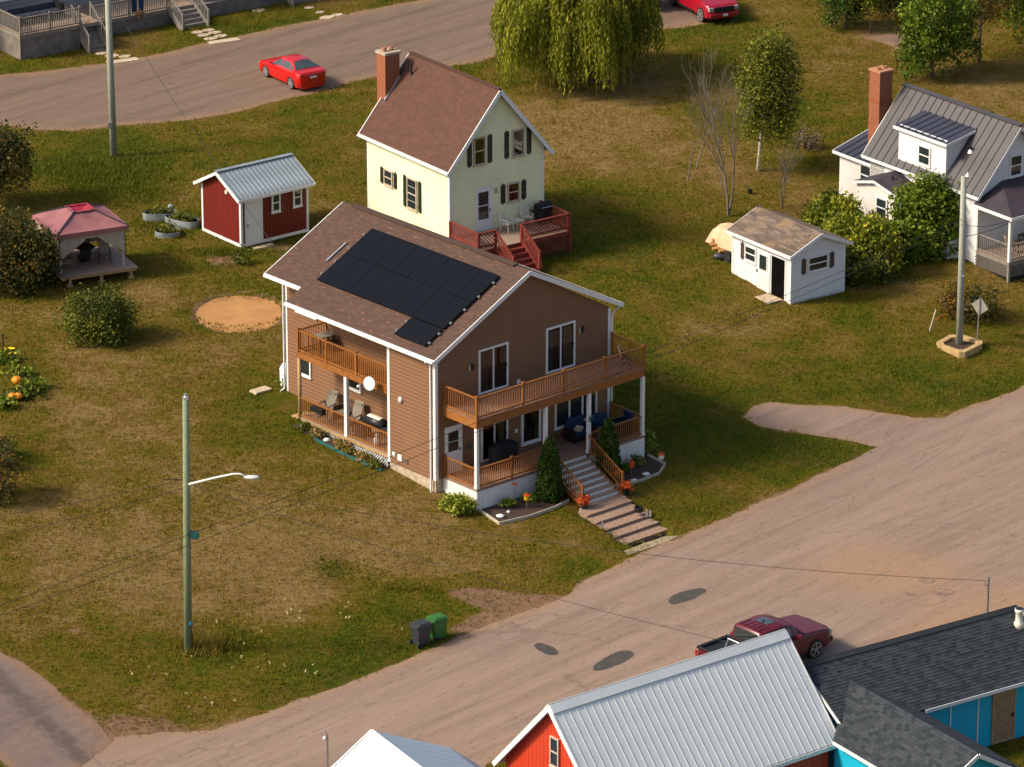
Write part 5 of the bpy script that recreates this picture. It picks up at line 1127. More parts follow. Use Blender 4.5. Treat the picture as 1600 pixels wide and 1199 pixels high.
def LBB(x, y, z): return Vector((c0.x, c0.y, 0)) + Matrix.Rotation(R(33), 4, 'Z') @ Vector((x, y, z))
# ================= small white-roofed building =================
s0 = G(581.5, 1142, 4.5)
SB = thing('small_building', 'small building with white metal roof, right slopes coloured as shaded, cut by the bottom edge', 'building', (s0.x, s0.y, 0), 30)
m = MB(); m.box(-2.3, -6, -.5, 4.6, -.25, 1.9); m.add([(-2.3, -.25, 1.9), (4.6, -.25, 1.9), (3.1, -.25, 2.9), (0, -.25, 4.2)], [(0, 1, 2, 3)]); m.build('wall', 'white_siding', SB)
metal_slope(SB, 'white_roof', (-2.6, 0, 4.5 - 2.6 * .68), (-2.6, -6.2, 4.5 - 2.6 * .68), (0, -6.2, 4.5), (0, 0, 4.5), .3, .02, .02)
metal_slope(SB, 'white_roof_shaded', (3.2, -6.2, 3.1), (3.2, 0, 3.1), (0, 0, 4.5), (0, -6.2, 4.5), .6, .004, .01)  # shaded side of the white roof, darkened by its material
metal_slope(SB, 'white_roof_shaded', (4.9, -6.2, 1.75), (4.9, 0, 1.75), (3.2, 0, 3.1), (3.2, -6.2, 3.1), .6, .004, .01)
m = MB(); m.beam((-.10, .02, 4.46), (-.10, -6.2, 4.46), .3, .03, up=(-.68, 0, 1)); m.beam((0, .02, 4.5), (-2.65, .02, 4.5 - 2.65 * .68), .06, .12); m.build('ridge_cap', 'white_roof', SB)
lp = thing('lamp_post', 'thin galvanised post with a tiny globe lamp beside the small white roof', 'lamp post', G(512, 1195, .9) - Vector((0, 0, .9)))
m = MB(); m.tube([(0, 0, 0), (0, 0, 2.15)], .035, 8); m.tube([(0, 0, 2.15), (-.08, 0, 2.3), (-.2, 0, 2.26), (-.22, 0, 2.12)], .02, 6); m.build('post', 'steel', lp); m = MB(); m.ell((-.1, 0, 2.0), (.07, .07, .08)); m.build('lamp_globe', 'white', lp, True)
# ================= row building, top left =================
q0 = at(182, 54)
RW = thing('row_house', 'long grey row building with timber decks at the top left corner', 'building', q0, 35)
def LR(x, y, z=0): return q0 + Matrix.Rotation(R(35), 4, 'Z') @ Vector((x, y, z))
m = MB(); m.box(-14, 3.2, -.5, 16, 12, 5.0); wall_y(m, 3.2, (-14, 16), 5.0, .2, z0=.9); m.build('wall', 'grey_siding', RW)
m = MB(); m.box(5.2, .0, -.5, 16, 3.2, .80); m.box(-.3, .05, -.5, 5.2, 3.2, .72); m.build('foundation', 'concrete_grey', RW)
m = MB(); wall_y(m, .6, (5.4, 11.2), 4.5, .2, z0=.8); m.box(5.4, .62, .8, 11.2, 3.2, 4.5); m.build('bay_wall', 'grey_siding', RW)
for x in (-9.5, -7.6, -5.7, -3.9, -1.0, 1.5): window(RW, 'y', 3.2, x, x + 1.3, 2.1, 3.6, style='pair', tw=.14)
slope('roof', RW, 'shingle_dark', (-14.2, 2.7, 5.0), (16.2, 2.7, 5.0), (16.2, 7.5, 7.0), (-14.2, 7.5, 7.0), .3)
def deck(x0, y0, x1, y1, z, nm='deck'):
    m = MB(); m.box(x0, y0, z - .22, x1, y1, z - .03); m.build('deck_frame', 'old_wood', RW); boards(RW, x0 - .03, y0 - .03, x1 + .03, y1, z, 'deck_grey', along='x')
deck(-6.9, -1.4, -1.9, 3.2, 1.42); m = MB(); m.box(-6.85, -1.34, -.5, -3.1, -1.28, 1.2); m.box(-6.85, -1.34, -.5, -6.8, 3.2, 1.2); m.build('deck_skirt', 'concrete_grey', RW)
railing(RW, (-6.87, -1.37, 1.42), (-3.1, -1.37, 1.42), .95, 'old_wood', .14, .05, posts=(0, .5, 1), single=True); railing(RW, (-6.87, 3.1, 1.42), (-6.87, -1.3, 1.42), .95, 'old_wood', .14, .05, single=True)
deck(-1.7, -.0, 5.1, 3.2, .93); railing(RW, (-1.6, .0, .93), (3.3, .0, .93), .95, 'old_wood', .14, .045, posts=(0, .5, 1), single=True)
def stairs(x0, x1, y0, z0, n, rise=.2, run=.27):
    for i in range(n): z = z0 - rise * (i + 1); m = MB(); m.box(x0, y0 - run * (i + 1), z - .04, x1, y0 - run * i, z); m.box(x0, y0 - run * i - .01, z, x1, y0 - run * i + .01, z + rise - .05); m.build('stair_step', 'old_wood', RW)
    for x in (x0 - .04, x1 + .04):
        m = MB(); A = Vector((x, y0, z0 + .9)); B = Vector((x, y0 - run * n, z0 - rise * n + .95)); m.beam(A, B, .08, .05); m.beam(A - Vector((0, 0, .8)), B - Vector((0, 0, .8)), .05, .1); m.beam(A - Vector((0, 0, 1.05)), B - Vector((0, 0, 1.05)), .05, .26); m.box(x - .05, B.y - .05, -.3, x + .05, B.y + .05, B.z + .05); r_ = m.build('stair_rail', 'old_wood', RW)
        m = MB()
        for i in range(10): c = A.lerp(B, (i + .5) / 10); m.box(c.x - .02, c.y - .02, c.z - .8, c.x + .02, c.y + .02, c.z)
        m.build('balusters', 'old_wood', r_)['kind'] = 'stuff'
stairs(-3.05, -1.95, -1.35 + .9, 1.42, 7); stairs(3.45, 5.05, .0, .93, 5, .19, .31); stairs(11.2, 12.9, .2, .8, 4)
m = MB(); m.box(11.0, .2, .0, 13.1, 3.2, .8); m.build('landing', 'old_wood', RW)
sf = thing('patio_sofa', 'low grey cushioned corner sofa on the left-hand deck of the row building', 'sofa', LR(-4.9, .6, 1.42), 35)
m = MB(); m.box(-1.5, -.4, .1, 1.5, .5, .38); m.build('base', 'black', sf); 
for x in (-1.0, 0, 1.0): m = MB(); m.box(x - .48, -.38, .38, x + .48, .3, .52); m.build('cushion', 'roof_blue', sf, bevel=.03); m = MB(); m.box(x - .48, .3, .38, x + .48, .48, .85); m.build('back_cushion', 'roof_blue', sf, bevel=.03)
m = MB(); m.box(1.5, -.4, .1, 1.75, .5, .85); m.build('armrest', 'black', sf)
for (x, lb) in ((1.15, 'left-hand dark blue cloth hanging on the railing above the flower basket'), (1.6, 'right-hand dark blue cloth hanging on the railing above the flower basket')):
    m = MB(); m.box(-.16, -.05, -.75, .16, -.02, .12); m.box(-.16, -.05, .1, .16, .1, .13); o = m.build('hanging_cloth', 'navy', None, bevel=.01); o.location = LR(x, -.03, 1.86); o.rotation_euler = (0, 0, R(35)); tag(o, lb, 'cloth')
fb = thing('flower_basket', 'hanging basket of pink and yellow flowers on the row building railing', 'flower basket', LR(1.4, -.12, 1.0), 35)
m = MB(); m.lathe((0, 0, -.25), [(.08, 0), (.2, .2)], 10); m.build('basket', 'mulch', fb); P, t = clumps((0, 0, .02), (.45, .25, .22), 16, 14, .12, .3, -1); leafmesh('flowers', P, .07, 'flower', fb, tint=np.clip(t + .25, 0, 1))
b = at(30, 70); P, t = clumps((0, 0, .9), (.3, .25, .5), 12, 16, .15, .3, -1); o = leafmesh('creeper', P, .08, 'lf_hosta', tint=t); o.location = b; tag(o, 'yellow-green creeper hanging from the corner of the left-hand deck', 'plant')
for (px, py, s_, lb) in ((309, 51, .42, 'paving slab nearest the foot of the middle row-building stairs'), (325, 48, .38, 'slab just right of the foot of the middle stairs'), (318, 56, .42, 'second slab down the middle path to the lane'), (335, 52, .42, 'slab beside the second one on the middle path'), (329, 61, .42, 'third slab down the middle path to the lane'), (345, 57, .4, 'right-hand slab of the middle path, third row'),
                        (160, 84, .42, 'upper slab of the left path below the wide stairs'), (175, 88, .45, 'second slab of the left path beside the utility pole'), (195, 89, .4, 'slab right of the utility pole base'), (404, 17, .4, 'lone slab in green grass under the grey foundation'), (500, 20, .3, 'small slab at the top of the right-hand stepping path'), (483, 13, .3, 'round-cornered slab at the start of the right-hand stepping path'), (510, 28, .45, 'wide slab of the right-hand stepping path next to the lane'), (527, 24, .35, 'rightmost slab of the stepping path at the top')):
    b = at(px, py); m = MB(); m.prism([(s_ * math.cos(a + .4) * random.uniform(.9, 1.15), s_ * .75 * math.sin(a + .4) * random.uniform(.9, 1.1)) for a in np.linspace(0, 2 * math.pi, 7)[:-1]], 0, .04); o = m.build('paving_slab', 'stone', None); o.location = (b.x, b.y, b.z); o.rotation_euler = (0, 0, R(35)); tag(o, lb, 'slab')
for (x, y_, w_, lb) in ((350, 65, .9, 'broad pale slab where the middle path meets the lane'), (192, 96, .9, 'broad pale slab where the left path meets the lane')):
    b = at(x, y_); m = MB(); m.box(-w_, -.28, 0, w_, .28, .05); o = m.build('paving_slab', 'stone', None); o.location = b; o.rotation_euler = (0, 0, R(28)); tag(o, lb, 'slab')

# ================= vehicles =================
def sm(a, b, t): t = max(0, min(1, (t - a) / (b - a))); return t * t * (3 - 2 * t)
def interp(x, tab):
    for (a, u), (b, v) in zip(tab, tab[1:]):
        if x <= b: return u + (v - u) * max(0, (x - a)) / (b - a)
    return tab[-1][1]
def car_body(t, paint, L, wid, belt, top, wroof, axles, wr, sill=.22, cab=(0, 9), n=72, floor=.18):
    "loft along the length: front at -L/2. belt/top: tables of height over x; arches cut round the axles"
    m = MB(); ring = 0; vs = []; xs_ = [-L / 2 + L * i / n for i in range(n + 1)]
    for x in xs_:
        e = min(1, (x + L / 2) / .35, (L / 2 - x) / .28); e = .80 + .20 * math.sqrt(max(0, min(1, e)))
        hw_ = wid / 2 * e; zb = interp(x, belt); zt = max(interp(x, top), zb + .01); s_ = sill + .10 * (1 - min(1, (x + L / 2) / .3)) + .14 * (1 - min(1, (L / 2 - x) / .3))
        for a in axles:
            d = abs(x - a)
            if d < wr + .06: s_ = max(s_, wr + math.sqrt(max(0, (wr + .06) ** 2 - d * d)))
        f = min(1, max(0, (zt - zb - .02) / .35)); wt = hw_ * (1 - f) * .96 + f * wroof / 2; zm = (s_ + zb) / 2
        pts = [(hw_ * .86, min(floor, s_)), (hw_ * .97, s_), (hw_ * 1.0, max(zm, s_ + .02)), (hw_ * .985, zb - .06), (hw_ * .93, zb), (wt, zt - .045 * f - .012), (wt * .80, zt - .004), (0, zt + .012 * f)]
        for y_, z in pts: vs.append((x, -y_, z))
        for y_, z in reversed(pts[:-1]): vs.append((x, y_, z))
    K = 15; m.add(vs, [(i * K + k, (i + 1) * K + k, (i + 1) * K + k + 1, i * K + k + 1) for i in range(n) for k in range(K - 1)] + [tuple(range(K)), tuple(reversed(range(n * K, n * K + K)))] + [(i * K, i * K + K - 1, (i + 1) * K + K - 1, (i + 1) * K) for i in range(n)])
    bd = m.build('body', paint, t, True); bd.modifiers.new('split', 'EDGE_SPLIT').split_angle = R(50)
    def side(x, f, s_, out=.006):
        i = (x + L / 2) / L * n; i0 = max(0, min(n - 1, int(i))); u = i - i0
        A = Vector(vs[i0 * K + 4]).lerp(Vector(vs[(i0 + 1) * K + 4]), u); B = Vector(vs[i0 * K + 5]).lerp(Vector(vs[(i0 + 1) * K + 5]), u); p = A.lerp(B, f); p.y -= out; p.z += out * .3
        return Vector((p.x, p.y * s_, p.z))
    def topp(x, fy, out=.022):
        i = (x + L / 2) / L * n; i0 = max(0, min(n - 1, int(i))); u = i - i0
        A = Vector(vs[i0 * K + 5]).lerp(Vector(vs[(i0 + 1) * K + 5]), u); C_ = Vector(vs[i0 * K + 7]).lerp(Vector(vs[(i0 + 1) * K + 7]), u)
        z = A.z + (C_.z - A.z) * (1 - abs(fy)) ** .5; return Vector((A.x, A.y * -fy * -1 if False else abs(A.y) * fy, z + out))
    return bd, side, topp
def sidewin(t, side, x0, x1, f0, f1, slope0=0, slope1=0, nm='side_window'):
    for s_ in (1, -1):
        m = MB(); N = 6
        for i in range(N):
            a, b = i / N, (i + 1) / N
            P = lambda u, f: side(x0 + (x1 - x0) * u + (slope0 * (1 - u) + slope1 * u) * f, f, s_)
            q = [P(a, f0), P(b, f0), P(b, f1), P(a, f1)]; m.quad(*(q if s_ > 0 else q[::-1]))
        m.build(nm, 'car_glass', t)
def topwin(t, topp, x0, x1, w0, w1, nm):
    m = MB(); N, K = 5, 6
    for i in range(N):
        for k in range(K):
            P = lambda u, v: topp(x0 + (x1 - x0) * u, (v * 2 - 1) * (w0 + (w1 - w0) * u)); a, b, c_, d = i / N, (i + 1) / N, k / K, (k + 1) / K; m.quad(P(a, c_), P(b, c_), P(b, d), P(a, d))
    m.build(nm, 'car_glass', t, True)
def wheel(t, x, y_, r, wd, spokes=5, rim='rim'):
    s_ = 1 if y_ > 0 else -1; m = MB(); m.tube([(x, y_ - s_ * wd, r), (x, y_ - s_ * wd, r), (x, y_, r)], [r * .97, r, r], 28); wh = m.build('wheel', 'rubber', t, bevel=.015)
    m = MB(); m.tube([(x, y_ + s_ * .000, r), (x, y_ + s_ * .006, r)], r * .78, 24); m.build('rim_back', 'black', wh)
    m = MB()
    for i in range(spokes): a = 2 * math.pi * i / spokes + .3; m.beam((x, y_ + s_ * .012, r), (x + math.cos(a) * r * .66, y_ + s_ * .012, r + math.sin(a) * r * .66), .05 if spokes > 5 else .075, .012, up=(0, 1, 0)); 
    N = 24
    for i in range(N): a, b = 2 * math.pi * i / N, 2 * math.pi * (i + 1) / N; m.quad(*[(x + math.cos(c_) * q * r, y_ + s_ * .014, r + math.sin(c_) * q * r) for c_, q in ((a, .66), (b, .66), (b, .78), (a, .78))])
    m.tube([(x, y_, r), (x, y_ + s_ * .02, r)], r * .14, 10); m.build('rim', rim, wh)
# red sedan: front at -x
f_, r_ = at(411, 119), at(459, 142); ax = (f_ - r_); yaw = math.degrees(math.atan2(-ax.y, -ax.x))
mid = (f_ + r_) / 2; off = Matrix.Rotation(R(yaw), 4, 'Z') @ Vector((0, .87, 0)); RC = thing('red_car', 'bright red saloon car parked on the rear lane, tail to the camera', 'car', (mid.x + off.x, mid.y + off.y, 2.515), yaw)
L, wid = 4.5, 1.80
belt = [(-2.25, .62), (-2.0, .74), (-1.0, .88), (0, .94), (1.2, .98), (1.7, 1.03), (2.1, 1.02), (2.25, .92)]
top = [(-2.25, .62), (-2.1, .76), (-1.6, .86), (-.95, .96), (-.15, 1.40), (.35, 1.46), (.95, 1.42), (1.7, 1.10), (1.95, 1.07), (2.18, 1.05), (2.25, .92)]
bd, side, topp = car_body(RC, 'red_paint', L, wid, belt, top, 1.12, (-1.34, 1.30), .33)
sidewin(RC, side, -.62, .22, .12, .86, .0, .0); sidewin(RC, side, .30, 1.02, .12, .86); sidewin(RC, side, 1.08, 1.35, .15, .75)
topwin(RC, topp, -.88, -.2, .95, .92, 'windshield'); topwin(RC, topp, 1.0, 1.68, .92, .95, 'rear_window')
for x in (-1.34, 1.30):
    for y_ in (-.87, .87): wheel(RC, x, y_, .32, .2, 9)
def seams(t, side, xs_, x0, x1, zf, mat='black'):
    "door gaps and handles as thin inset strips"
    for s_ in (-1, 1):
        for x in xs_: m = MB(); a, b = side(x, .0, s_, .004), side(x, -1.6, s_, .004); m.beam((x, a.y + s_ * -.004, a.z - .02), (x, a.y + s_ * -.045, a.z - .58), .012, .02, up=(0, 1, 0)); m.build('door_gap', mat, t)
        for x in [(p + q) / 2 + .25 for p, q in zip(xs_, xs_[1:])]: a = side(x, 0, s_, 0); m = MB(); m.box(x - .08, a.y - .02, a.z - .12, x + .08, a.y + .03, a.z - .09); m.build('door_handle', mat, t)
seams(RC, side, (-.72, .26, 1.12), -.7, 1.1, .9)
m = MB()
for s_ in (-1, 1): m.box(2.08, s_ * .62, .86, 2.25, s_ * .80, .98)
m.build('tail_lamp', 'lens_red', RC, bevel=.02); m = MB(); m.box(2.2, -.20, .72, 2.27, .20, .83); m.build('number_plate', 'white', RC)
m = MB(); m.box(1.9, -.7, .2, 2.24, .7, .36); m.build('bumper', 'black', RC, bevel=.02); m = MB(); m.box(-2.2, -.5, .3, -2.27 + .1, .5, .5); m.build('grille', 'black', RC)
for s_ in (-1, 1):
    m = MB(); m.box(-.72, s_ * .86, .95, -.58, s_ * 1.0, 1.06); m.build('mirror', 'red_paint', RC, bevel=.02); m = MB(); m.ell((-2.05, s_ * .68, .66), (.16, .15, .07)); m.build('headlight', 'lens', RC, True)
# pickups: front at -x, cab then open bed
def pickup(name, label, loc, yaw, paint, rim='rim', spokes=6, sunroof=True):
    t = thing(name, label, 'pickup truck', loc, yaw); L, wid = 5.85, 2.03
    belt = [(-2.92, .95), (-2.7, 1.10), (-1.2, 1.22), (0, 1.25), (1.15, 1.25), (2.92, 1.25)]
    top = [(-2.92, .98), (-2.75, 1.12), (-2.2, 1.20), (-1.35, 1.28), (-.72, 1.80), (-.3, 1.90), (.9, 1.88), (1.02, 1.80), (1.12, 1.262), (2.92, 1.262)]
    ax_ = (-1.95, 1.72)
    # front part ends behind the cab
    bd, side, topp = car_body(t, paint, L, wid, belt, [(x, z if x < 1.13 else 1.262) for x, z in top], 1.50, ax_, .42, .38, floor=.36)
    # flat black sheet on the rear, painted as the dark hollow of the bed
    m = MB(); m.box(1.25, -.80, 1.255, 2.80, .80, 1.268); m.build('painted_bed_hollow', 'black', t)
    m = MB()
    for s_ in (-1, 1): m.box(1.18, s_ * .80, 1.25, 2.88, s_ * .96, 1.36)
    m.box(2.80, -.96, 1.25, 2.88, .96, 1.36); m.box(1.18, -.96, 1.25, 1.25, .96, 1.38); m.build('bed_rail', 'black', t, bevel=.02)
    m = MB(); m.tube([(1.35, -.7, 1.29), (2.4, .1, 1.30)], .025, 6); m.tube([(1.35, -.74, 1.30), (1.35, .74, 1.30)], .03, 6); m.build('load_bar', 'alu', t)
    sidewin(t, side, -.62, .15, .1, .88, .0, .0); sidewin(t, side, .22, .92, .1, .88)
    topwin(t, topp, -1.25, -.74, .92, .9, 'windshield'); m = MB(); m.beam((1.135, 0, 1.38), (1.075, 0, 1.80), 1.24, .02, up=(1, 0, .1)); m.build('rear_window', 'glass', t)
    if sunroof: topwin(t, topp, -.25, .25, .45, .45, 'sunroof')
    m = MB()
    for i in range(5): y_ = -.5 + i * .25; m.box(.3, y_ - .015, 1.895, .92, y_ + .015, 1.912)
    m.build('roof_rib', paint, t)['kind'] = 'stuff'
    m = MB(); m.ell((.1, 0, 1.94), (.07, .02, .05)); m.build('antenna', 'black', t, True)
    for x in ax_:
        for y_ in (-.99, .99): wheel(t, x, y_, .41, .27, spokes, rim)
    m = MB(); m.box(-2.97, -.62, .72, -2.86, .62, 1.02); m.build('grille', 'black', t, bevel=.02)
    m = MB(); m.ell((-2.95, 0, .90), (.02, .13, .055)); m.build('badge', 'alu', t, True)
    m = MB(); m.box(-3.02, -.9, .45, -2.85, .9, .68); m.build('bumper', paint, t, bevel=.04); m = MB(); m.box(-3.04, -.2, .50, -3.01, .1, .64); m.build('number_plate', 'white', t)
    for s_ in (-1, 1):
        m = MB(); m.box(-2.93, s_ * .64, .78, -2.72, s_ * .93, 1.02); m.build('headlight', 'lens', t, bevel=.03); m = MB(); m.box(-.95, s_ * 1.0, 1.2, -.8, s_ * 1.22, 1.4); m.build('mirror', paint, t, bevel=.03); m = MB(); m.box(2.90, s_ * .88, .95, 2.945, s_ * .985, 1.2); m.build('tail_lamp', 'lens_red', t)
        m = MB(); m.box(-1.2, s_ * .93, .40, 1.1, s_ * 1.08, .46); m.build('side_step', 'black', t)
    m = MB(); m.box(2.88, -.8, .62, 2.94, .8, 1.2); m.build('tailgate', paint, t); return t
w1 = at(1275, 1030); yw = 222.0
o_ = Matrix.Rotation(R(yw), 4, 'Z') @ Vector((-1.95, .99, 0)); PU = pickup('pickup_truck', 'dark red pickup truck parked on the road edge behind the barn roof', (w1.x - o_.x, w1.y - o_.y, .01), yw, 'maroon', 'steel', 5)
w2 = at(1094, 35); yw2 = 115.0
o_ = Matrix.Rotation(R(yw2), 4, 'Z') @ Vector((-1.95, .99, 0)); pickup('pickup_truck', 'cherry red pickup with its nose to the camera, half beyond the top edge', (w2.x - o_.x, w2.y - o_.y, 2.52), yw2, 'truckred', 'rim', 6, False)
# ================= poles, lamp, wires =================
def zat(base, px, py):
    r = ray(px, py); t = base.y / r.y; p = Vector((0, 0, CAMH)) + r * t; return p
pl = at(294, 1018); pt = zat(pl, 290, 622)
UP = thing('utility_pole', 'tall green-tinged wooden pole carrying a white street lamp arm', 'utility pole', pl)
lean = (pt - pl); m = MB(); m.tube([(0, 0, -.3), lean * .5, lean], [.17, .15, .125], 12); m.build('shaft', 'green_pole', UP, True)
m = MB(); m.lathe(lean, [(.13, -.05), (.13, .06), (.05, .07), (.05, .18)], 10); m.build('pole_cap', 'alu', UP)
def onp(z): return lean * (z / lean.z)
m = MB(); a0 = onp(7.25); m.tube([a0 + Vector((.1, -.1, 0)), a0 + Vector((1.1, -.3, .34)), a0 + Vector((1.9, -.45, .58)), a0 + Vector((2.15, -.5, .60)), a0 + Vector((2.35, -.55, .54))], [.055, .05, .045, .04, .04], 8); m.build('lamp_arm', 'lampwhite', UP, True)
m = MB(); m.ell(a0 + Vector((2.62, -.6, .50)), (.32, .14, .08)); lh = m.build('lamp_head', 'lampwhite', UP, True)
m = MB(); m.ell(a0 + Vector((2.70, -.62, .46)), (.2, .1, .06)); m.build('lamp_lens', 'lens', lh, True)
m = MB(); m.box(a0.x + .12, a0.y - .2, 4.95, a0.x + .45, a0.y + .05, 5.2); m.build('box', 'teal', UP)
m = MB(); m.ell(onp(1.25) + Vector((.12, -.12, 0)), (.09, .05, .12)); m.build('tag', 'blue', UP, True)
m = MB(); m.tube([onp(7.4), onp(7.4) + Vector((-.9, -.1, .05))], .02, 6); m.tube([onp(7.8), onp(7.7) + Vector((.35, 0, -.3)), onp(7.3)], .015, 6); m.tube([onp(.9) + Vector((.16, -.05, 0)), onp(.0) + Vector((.16, -.05, 0))], .03, 6); m.build('fittings', 'black', UP)
pr_ = at(1499, 540); ptr = zat(pr_, 1506, 276)
RP = thing('utility_pole', 'grey wooden pole standing in the ochre concrete ring at the right', 'utility pole', pr_)
lr = ptr - pr_; m = MB(); m.tube([(0, 0, -.3), lr * .5, lr], [.17, .15, .13], 12); m.build('shaft', 'grey_pole', RP, True)
m = MB(); m.lathe(lr + Vector((.18, 0, .0)), [(.03, -.1), (.13, .02), (.02, .2)], 8); m.build('insulator', 'white', RP); m = MB(); m.ell(lr * .42 + Vector((.1, -.15, 0)), (.06, .03, .05)); m.build('tag', 'alu', RP)
pu_ = at(178, 245); U2 = thing('utility_pole', 'pale weathered pole at the upper left rising out of the picture', 'utility pole', pu_)
m = MB(); m.tube([(0, 0, -.3), (-.08, 0, 11)], [.19, .15], 12); m.build('shaft', 'grey_pole', U2, True); m = MB(); m.box(-.22, -.25, 1.6, -.02, -.15, 1.9); m.build('meter_plate', 'steel', U2)
def wire(pts, sag, lb, r=.012, n=24):
    m = MB(); P = []
    for A, B in zip(pts, pts[1:]):
        for i in range(n + 1): t = i / n; p = A.lerp(B, t); p.z -= sag * 4 * t * (1 - t); P.append(p)
    m.tube(P, r, 5, False); o = m.build('cable', 'wire', None, True); return tag(o, lb, 'cable')
A1 = G(-160, 1005, 6.0); B1 = pr_ + lr * (6.3 / lr.z); wire([A1, B1], .45, 'upper of the two long cables crossing in front of the brown house')
wire([A1 + Vector((.1, 0, -.38)), B1 + Vector((0, 0, -.25))], .55, 'lower of the two long cables crossing in front of the brown house')
T1 = pl + onp(7.45); wire([G(-200, 830, 6.2), T1], .25, 'cable running from the left edge to the green-tinged pole')
wire([G(-200, 870, 5.4), pl + onp(7.1)], .3, 'second cable sloping up from the left edge to the green-tinged pole', .012)
MS = LBB(-1.2, .2, 5.5); wire([T1, MS], .75, 'long cable from the street lamp pole across the road to the mast', .011, 40)
wire([pl + onp(7.3), LBB(-10.3, .2, 4.4)], .45, 'cable from the street lamp pole to the dark roof behind the truck', .011, 40)
PC = LW(-.3, -2.7, 3.0); wire([pr_ + lr * (5.4 / lr.z), PC], .12, 'short cable from the grey pole to the porch corner', .016)
wire([pr_ + lr * (6.0 / lr.z), PC + Vector((0, 0, .12))], .2, 'upper short cable from the grey pole to the porch corner', .014)
wire([pu_ + Vector((0, 0, 8.5)), LB(1.5, 11.5, 6.9)], .4, 'thin cable from the upper left pole over the red shed to the brown roof', .012)
# concrete ring with a road sign beside it
rg = pr_ + Vector((-.05, -.25, 0)); RG = thing('pole_ring', 'ochre concrete planter ring round the foot of the grey pole', 'concrete ring', (rg.x, rg.y, rg.z - .12))
V = [(-1.05, .15), (-.35, 1.15), (.25, 1.2), (1.15, .35), (1.1, -.1), (.2, -1.25), (-.1, -1.25), (-.95, -.35)]
for i in range(8):
    a, b = V[i], V[(i + 1) % 8]; m = MB(); ia, ib = (a[0] * .70, a[1] * .70), (b[0] * .70, b[1] * .70); m.prism([a, b, ib, ia], -.2, .34); m.build('kerb_block', 'kerb', RG, bevel=.02)
m = MB(); m.prism([(x * .72, y_ * .72) for x, y_ in V], -.2, .2); m.build('soil', 'mulch', RG)
sg = at(1527, 528); SG = thing('road_sign', 'diamond road sign seen from behind on a post beside the ring', 'road sign', sg, 0)
m = MB(); m.tube([(0, 0, -.2), (.05, 0, 2.0)], .03, 6); m.build('post', 'alu', SG); m = MB(); s_ = .46; q = [Vector((0, 0, s_)), Vector((s_, 0, 0)), Vector((0, 0, -s_)), Vector((-s_, 0, 0))]
m.add([p + Vector((0, -.01, 0)) for p in q] + [p + Vector((0, .01, 0)) for p in q], [(0, 1, 2, 3), (7, 6, 5, 4), (0, 4, 5, 1), (1, 5, 6, 2), (2, 6, 7, 3), (3, 7, 4, 0)]); o = m.build('sign_plate', 'signback', SG); o.location = (.08, .05, 1.55); o.rotation_euler = (0, R(6), R(-35))
m = MB(); b = at(1452, 518); m.tube([b, b + Vector((.28, 0, 1.1))], .028, 6); tag(m.build('marker_stake', 'plastic_white'), 'thin pale leaning stake in the grass left of the grey pole', 'stake')
# ================= wheelie bins =================
def bin_(label, loc, yaw, mat):
    t = thing('wheelie_bin', label, 'bin', loc, yaw, 'wheelie bins at the roadside')
    m = MB(); a, b = (.22, .26), (.29, .35); z0, z1 = .06, .92
    m.add([(-a[0], -a[1], z0), (a[0], -a[1], z0), (a[0], a[1], z0), (-a[0], a[1], z0), (-b[0], -b[1], z1), (b[0], -b[1], z1), (b[0], b[1], z1), (-b[0], b[1], z1)], [(0, 3, 2, 1), (4, 5, 6, 7), (0, 1, 5, 4), (1, 2, 6, 5), (2, 3, 7, 6), (3, 0, 4, 7)]); m.build('body', mat, t, bevel=.03)
    m = MB(); m.box(-.31, -.38, .92, .31, .36, .97); m.box(-.24, -.30, .97, .24, .26, 1.01); m.build('lid', mat, t, bevel=.02); m = MB(); m.tube([(-.25, .42, .9), (.25, .42, .9)], .02, 6); m.build('handle', mat, t)
    for s_ in (-1, 1): m = MB(); m.tube([(s_ * .24, .28, .11), (s_ * .30, .28, .11)], .11, 12); m.build('wheel', 'rubber', t)
    return t
bin_('dark grey wheelie bin standing in front of the green one', at(658, 1008), 128, 'greybin'); bin_('green wheelie bin half behind the dark grey one', at(683, 998), 128, 'greenbin')
# ================= gazebo =================
GZ = thing('gazebo', 'faded red canopy gazebo on a low timber deck at the left', 'gazebo', at(107, 446), 25)
dz = .55; m = MB(); m.box(-.45, -.35, dz - .17, 3.35, 3.3, dz - .03); m.build('deck_frame', 'pine', GZ); boards(GZ, -.5, -.4, 3.4, 3.3, dz, 'deck_grey', .15)
for (x, y_) in ((.0, -.2), (3.1, -.2), (1.6, -.2), (0, 3.1), (3.1, 3.1)): m = MB(); m.box(x - .07, y_ - .07, -.3, x + .07, y_ + .07, dz - .1); m.build('deck_post', 'pine', GZ); m = MB(); m.box(x - .14, y_ - .14, -.1, x + .14, y_ + .14, .06); m.build('pier_block', 'kerb', GZ)
cx0, cx1, cy0, cy1 = -.42, 2.95, .0, 3.2; ch_ = dz + 2.05
for x, y_ in ((cx0 + .1, cy0 + .1), (cx1 - .1, cy0 + .1), (cx0 + .1, cy1 - .1), (cx1 - .1, cy1 - .1)): m = MB(); m.box(x - .05, y_ - .05, dz, x + .05, y_ + .05, ch_); m.build('post', 'pinkpost', GZ)
xm, ym_ = (cx0 + cx1) / 2, (cy0 + cy1) / 2; e = .12; q = .42; zt = ch_ + .62
C_ = [(cx0 - e, cy0 - e), (cx1 + e, cy0 - e), (cx1 + e, cy1 + e), (cx0 - e, cy1 + e)]; T_ = [(xm - q, ym_ - q), (xm + q, ym_ - q), (xm + q, ym_ + q), (xm - q, ym_ + q)]
m = MB(); N = 8
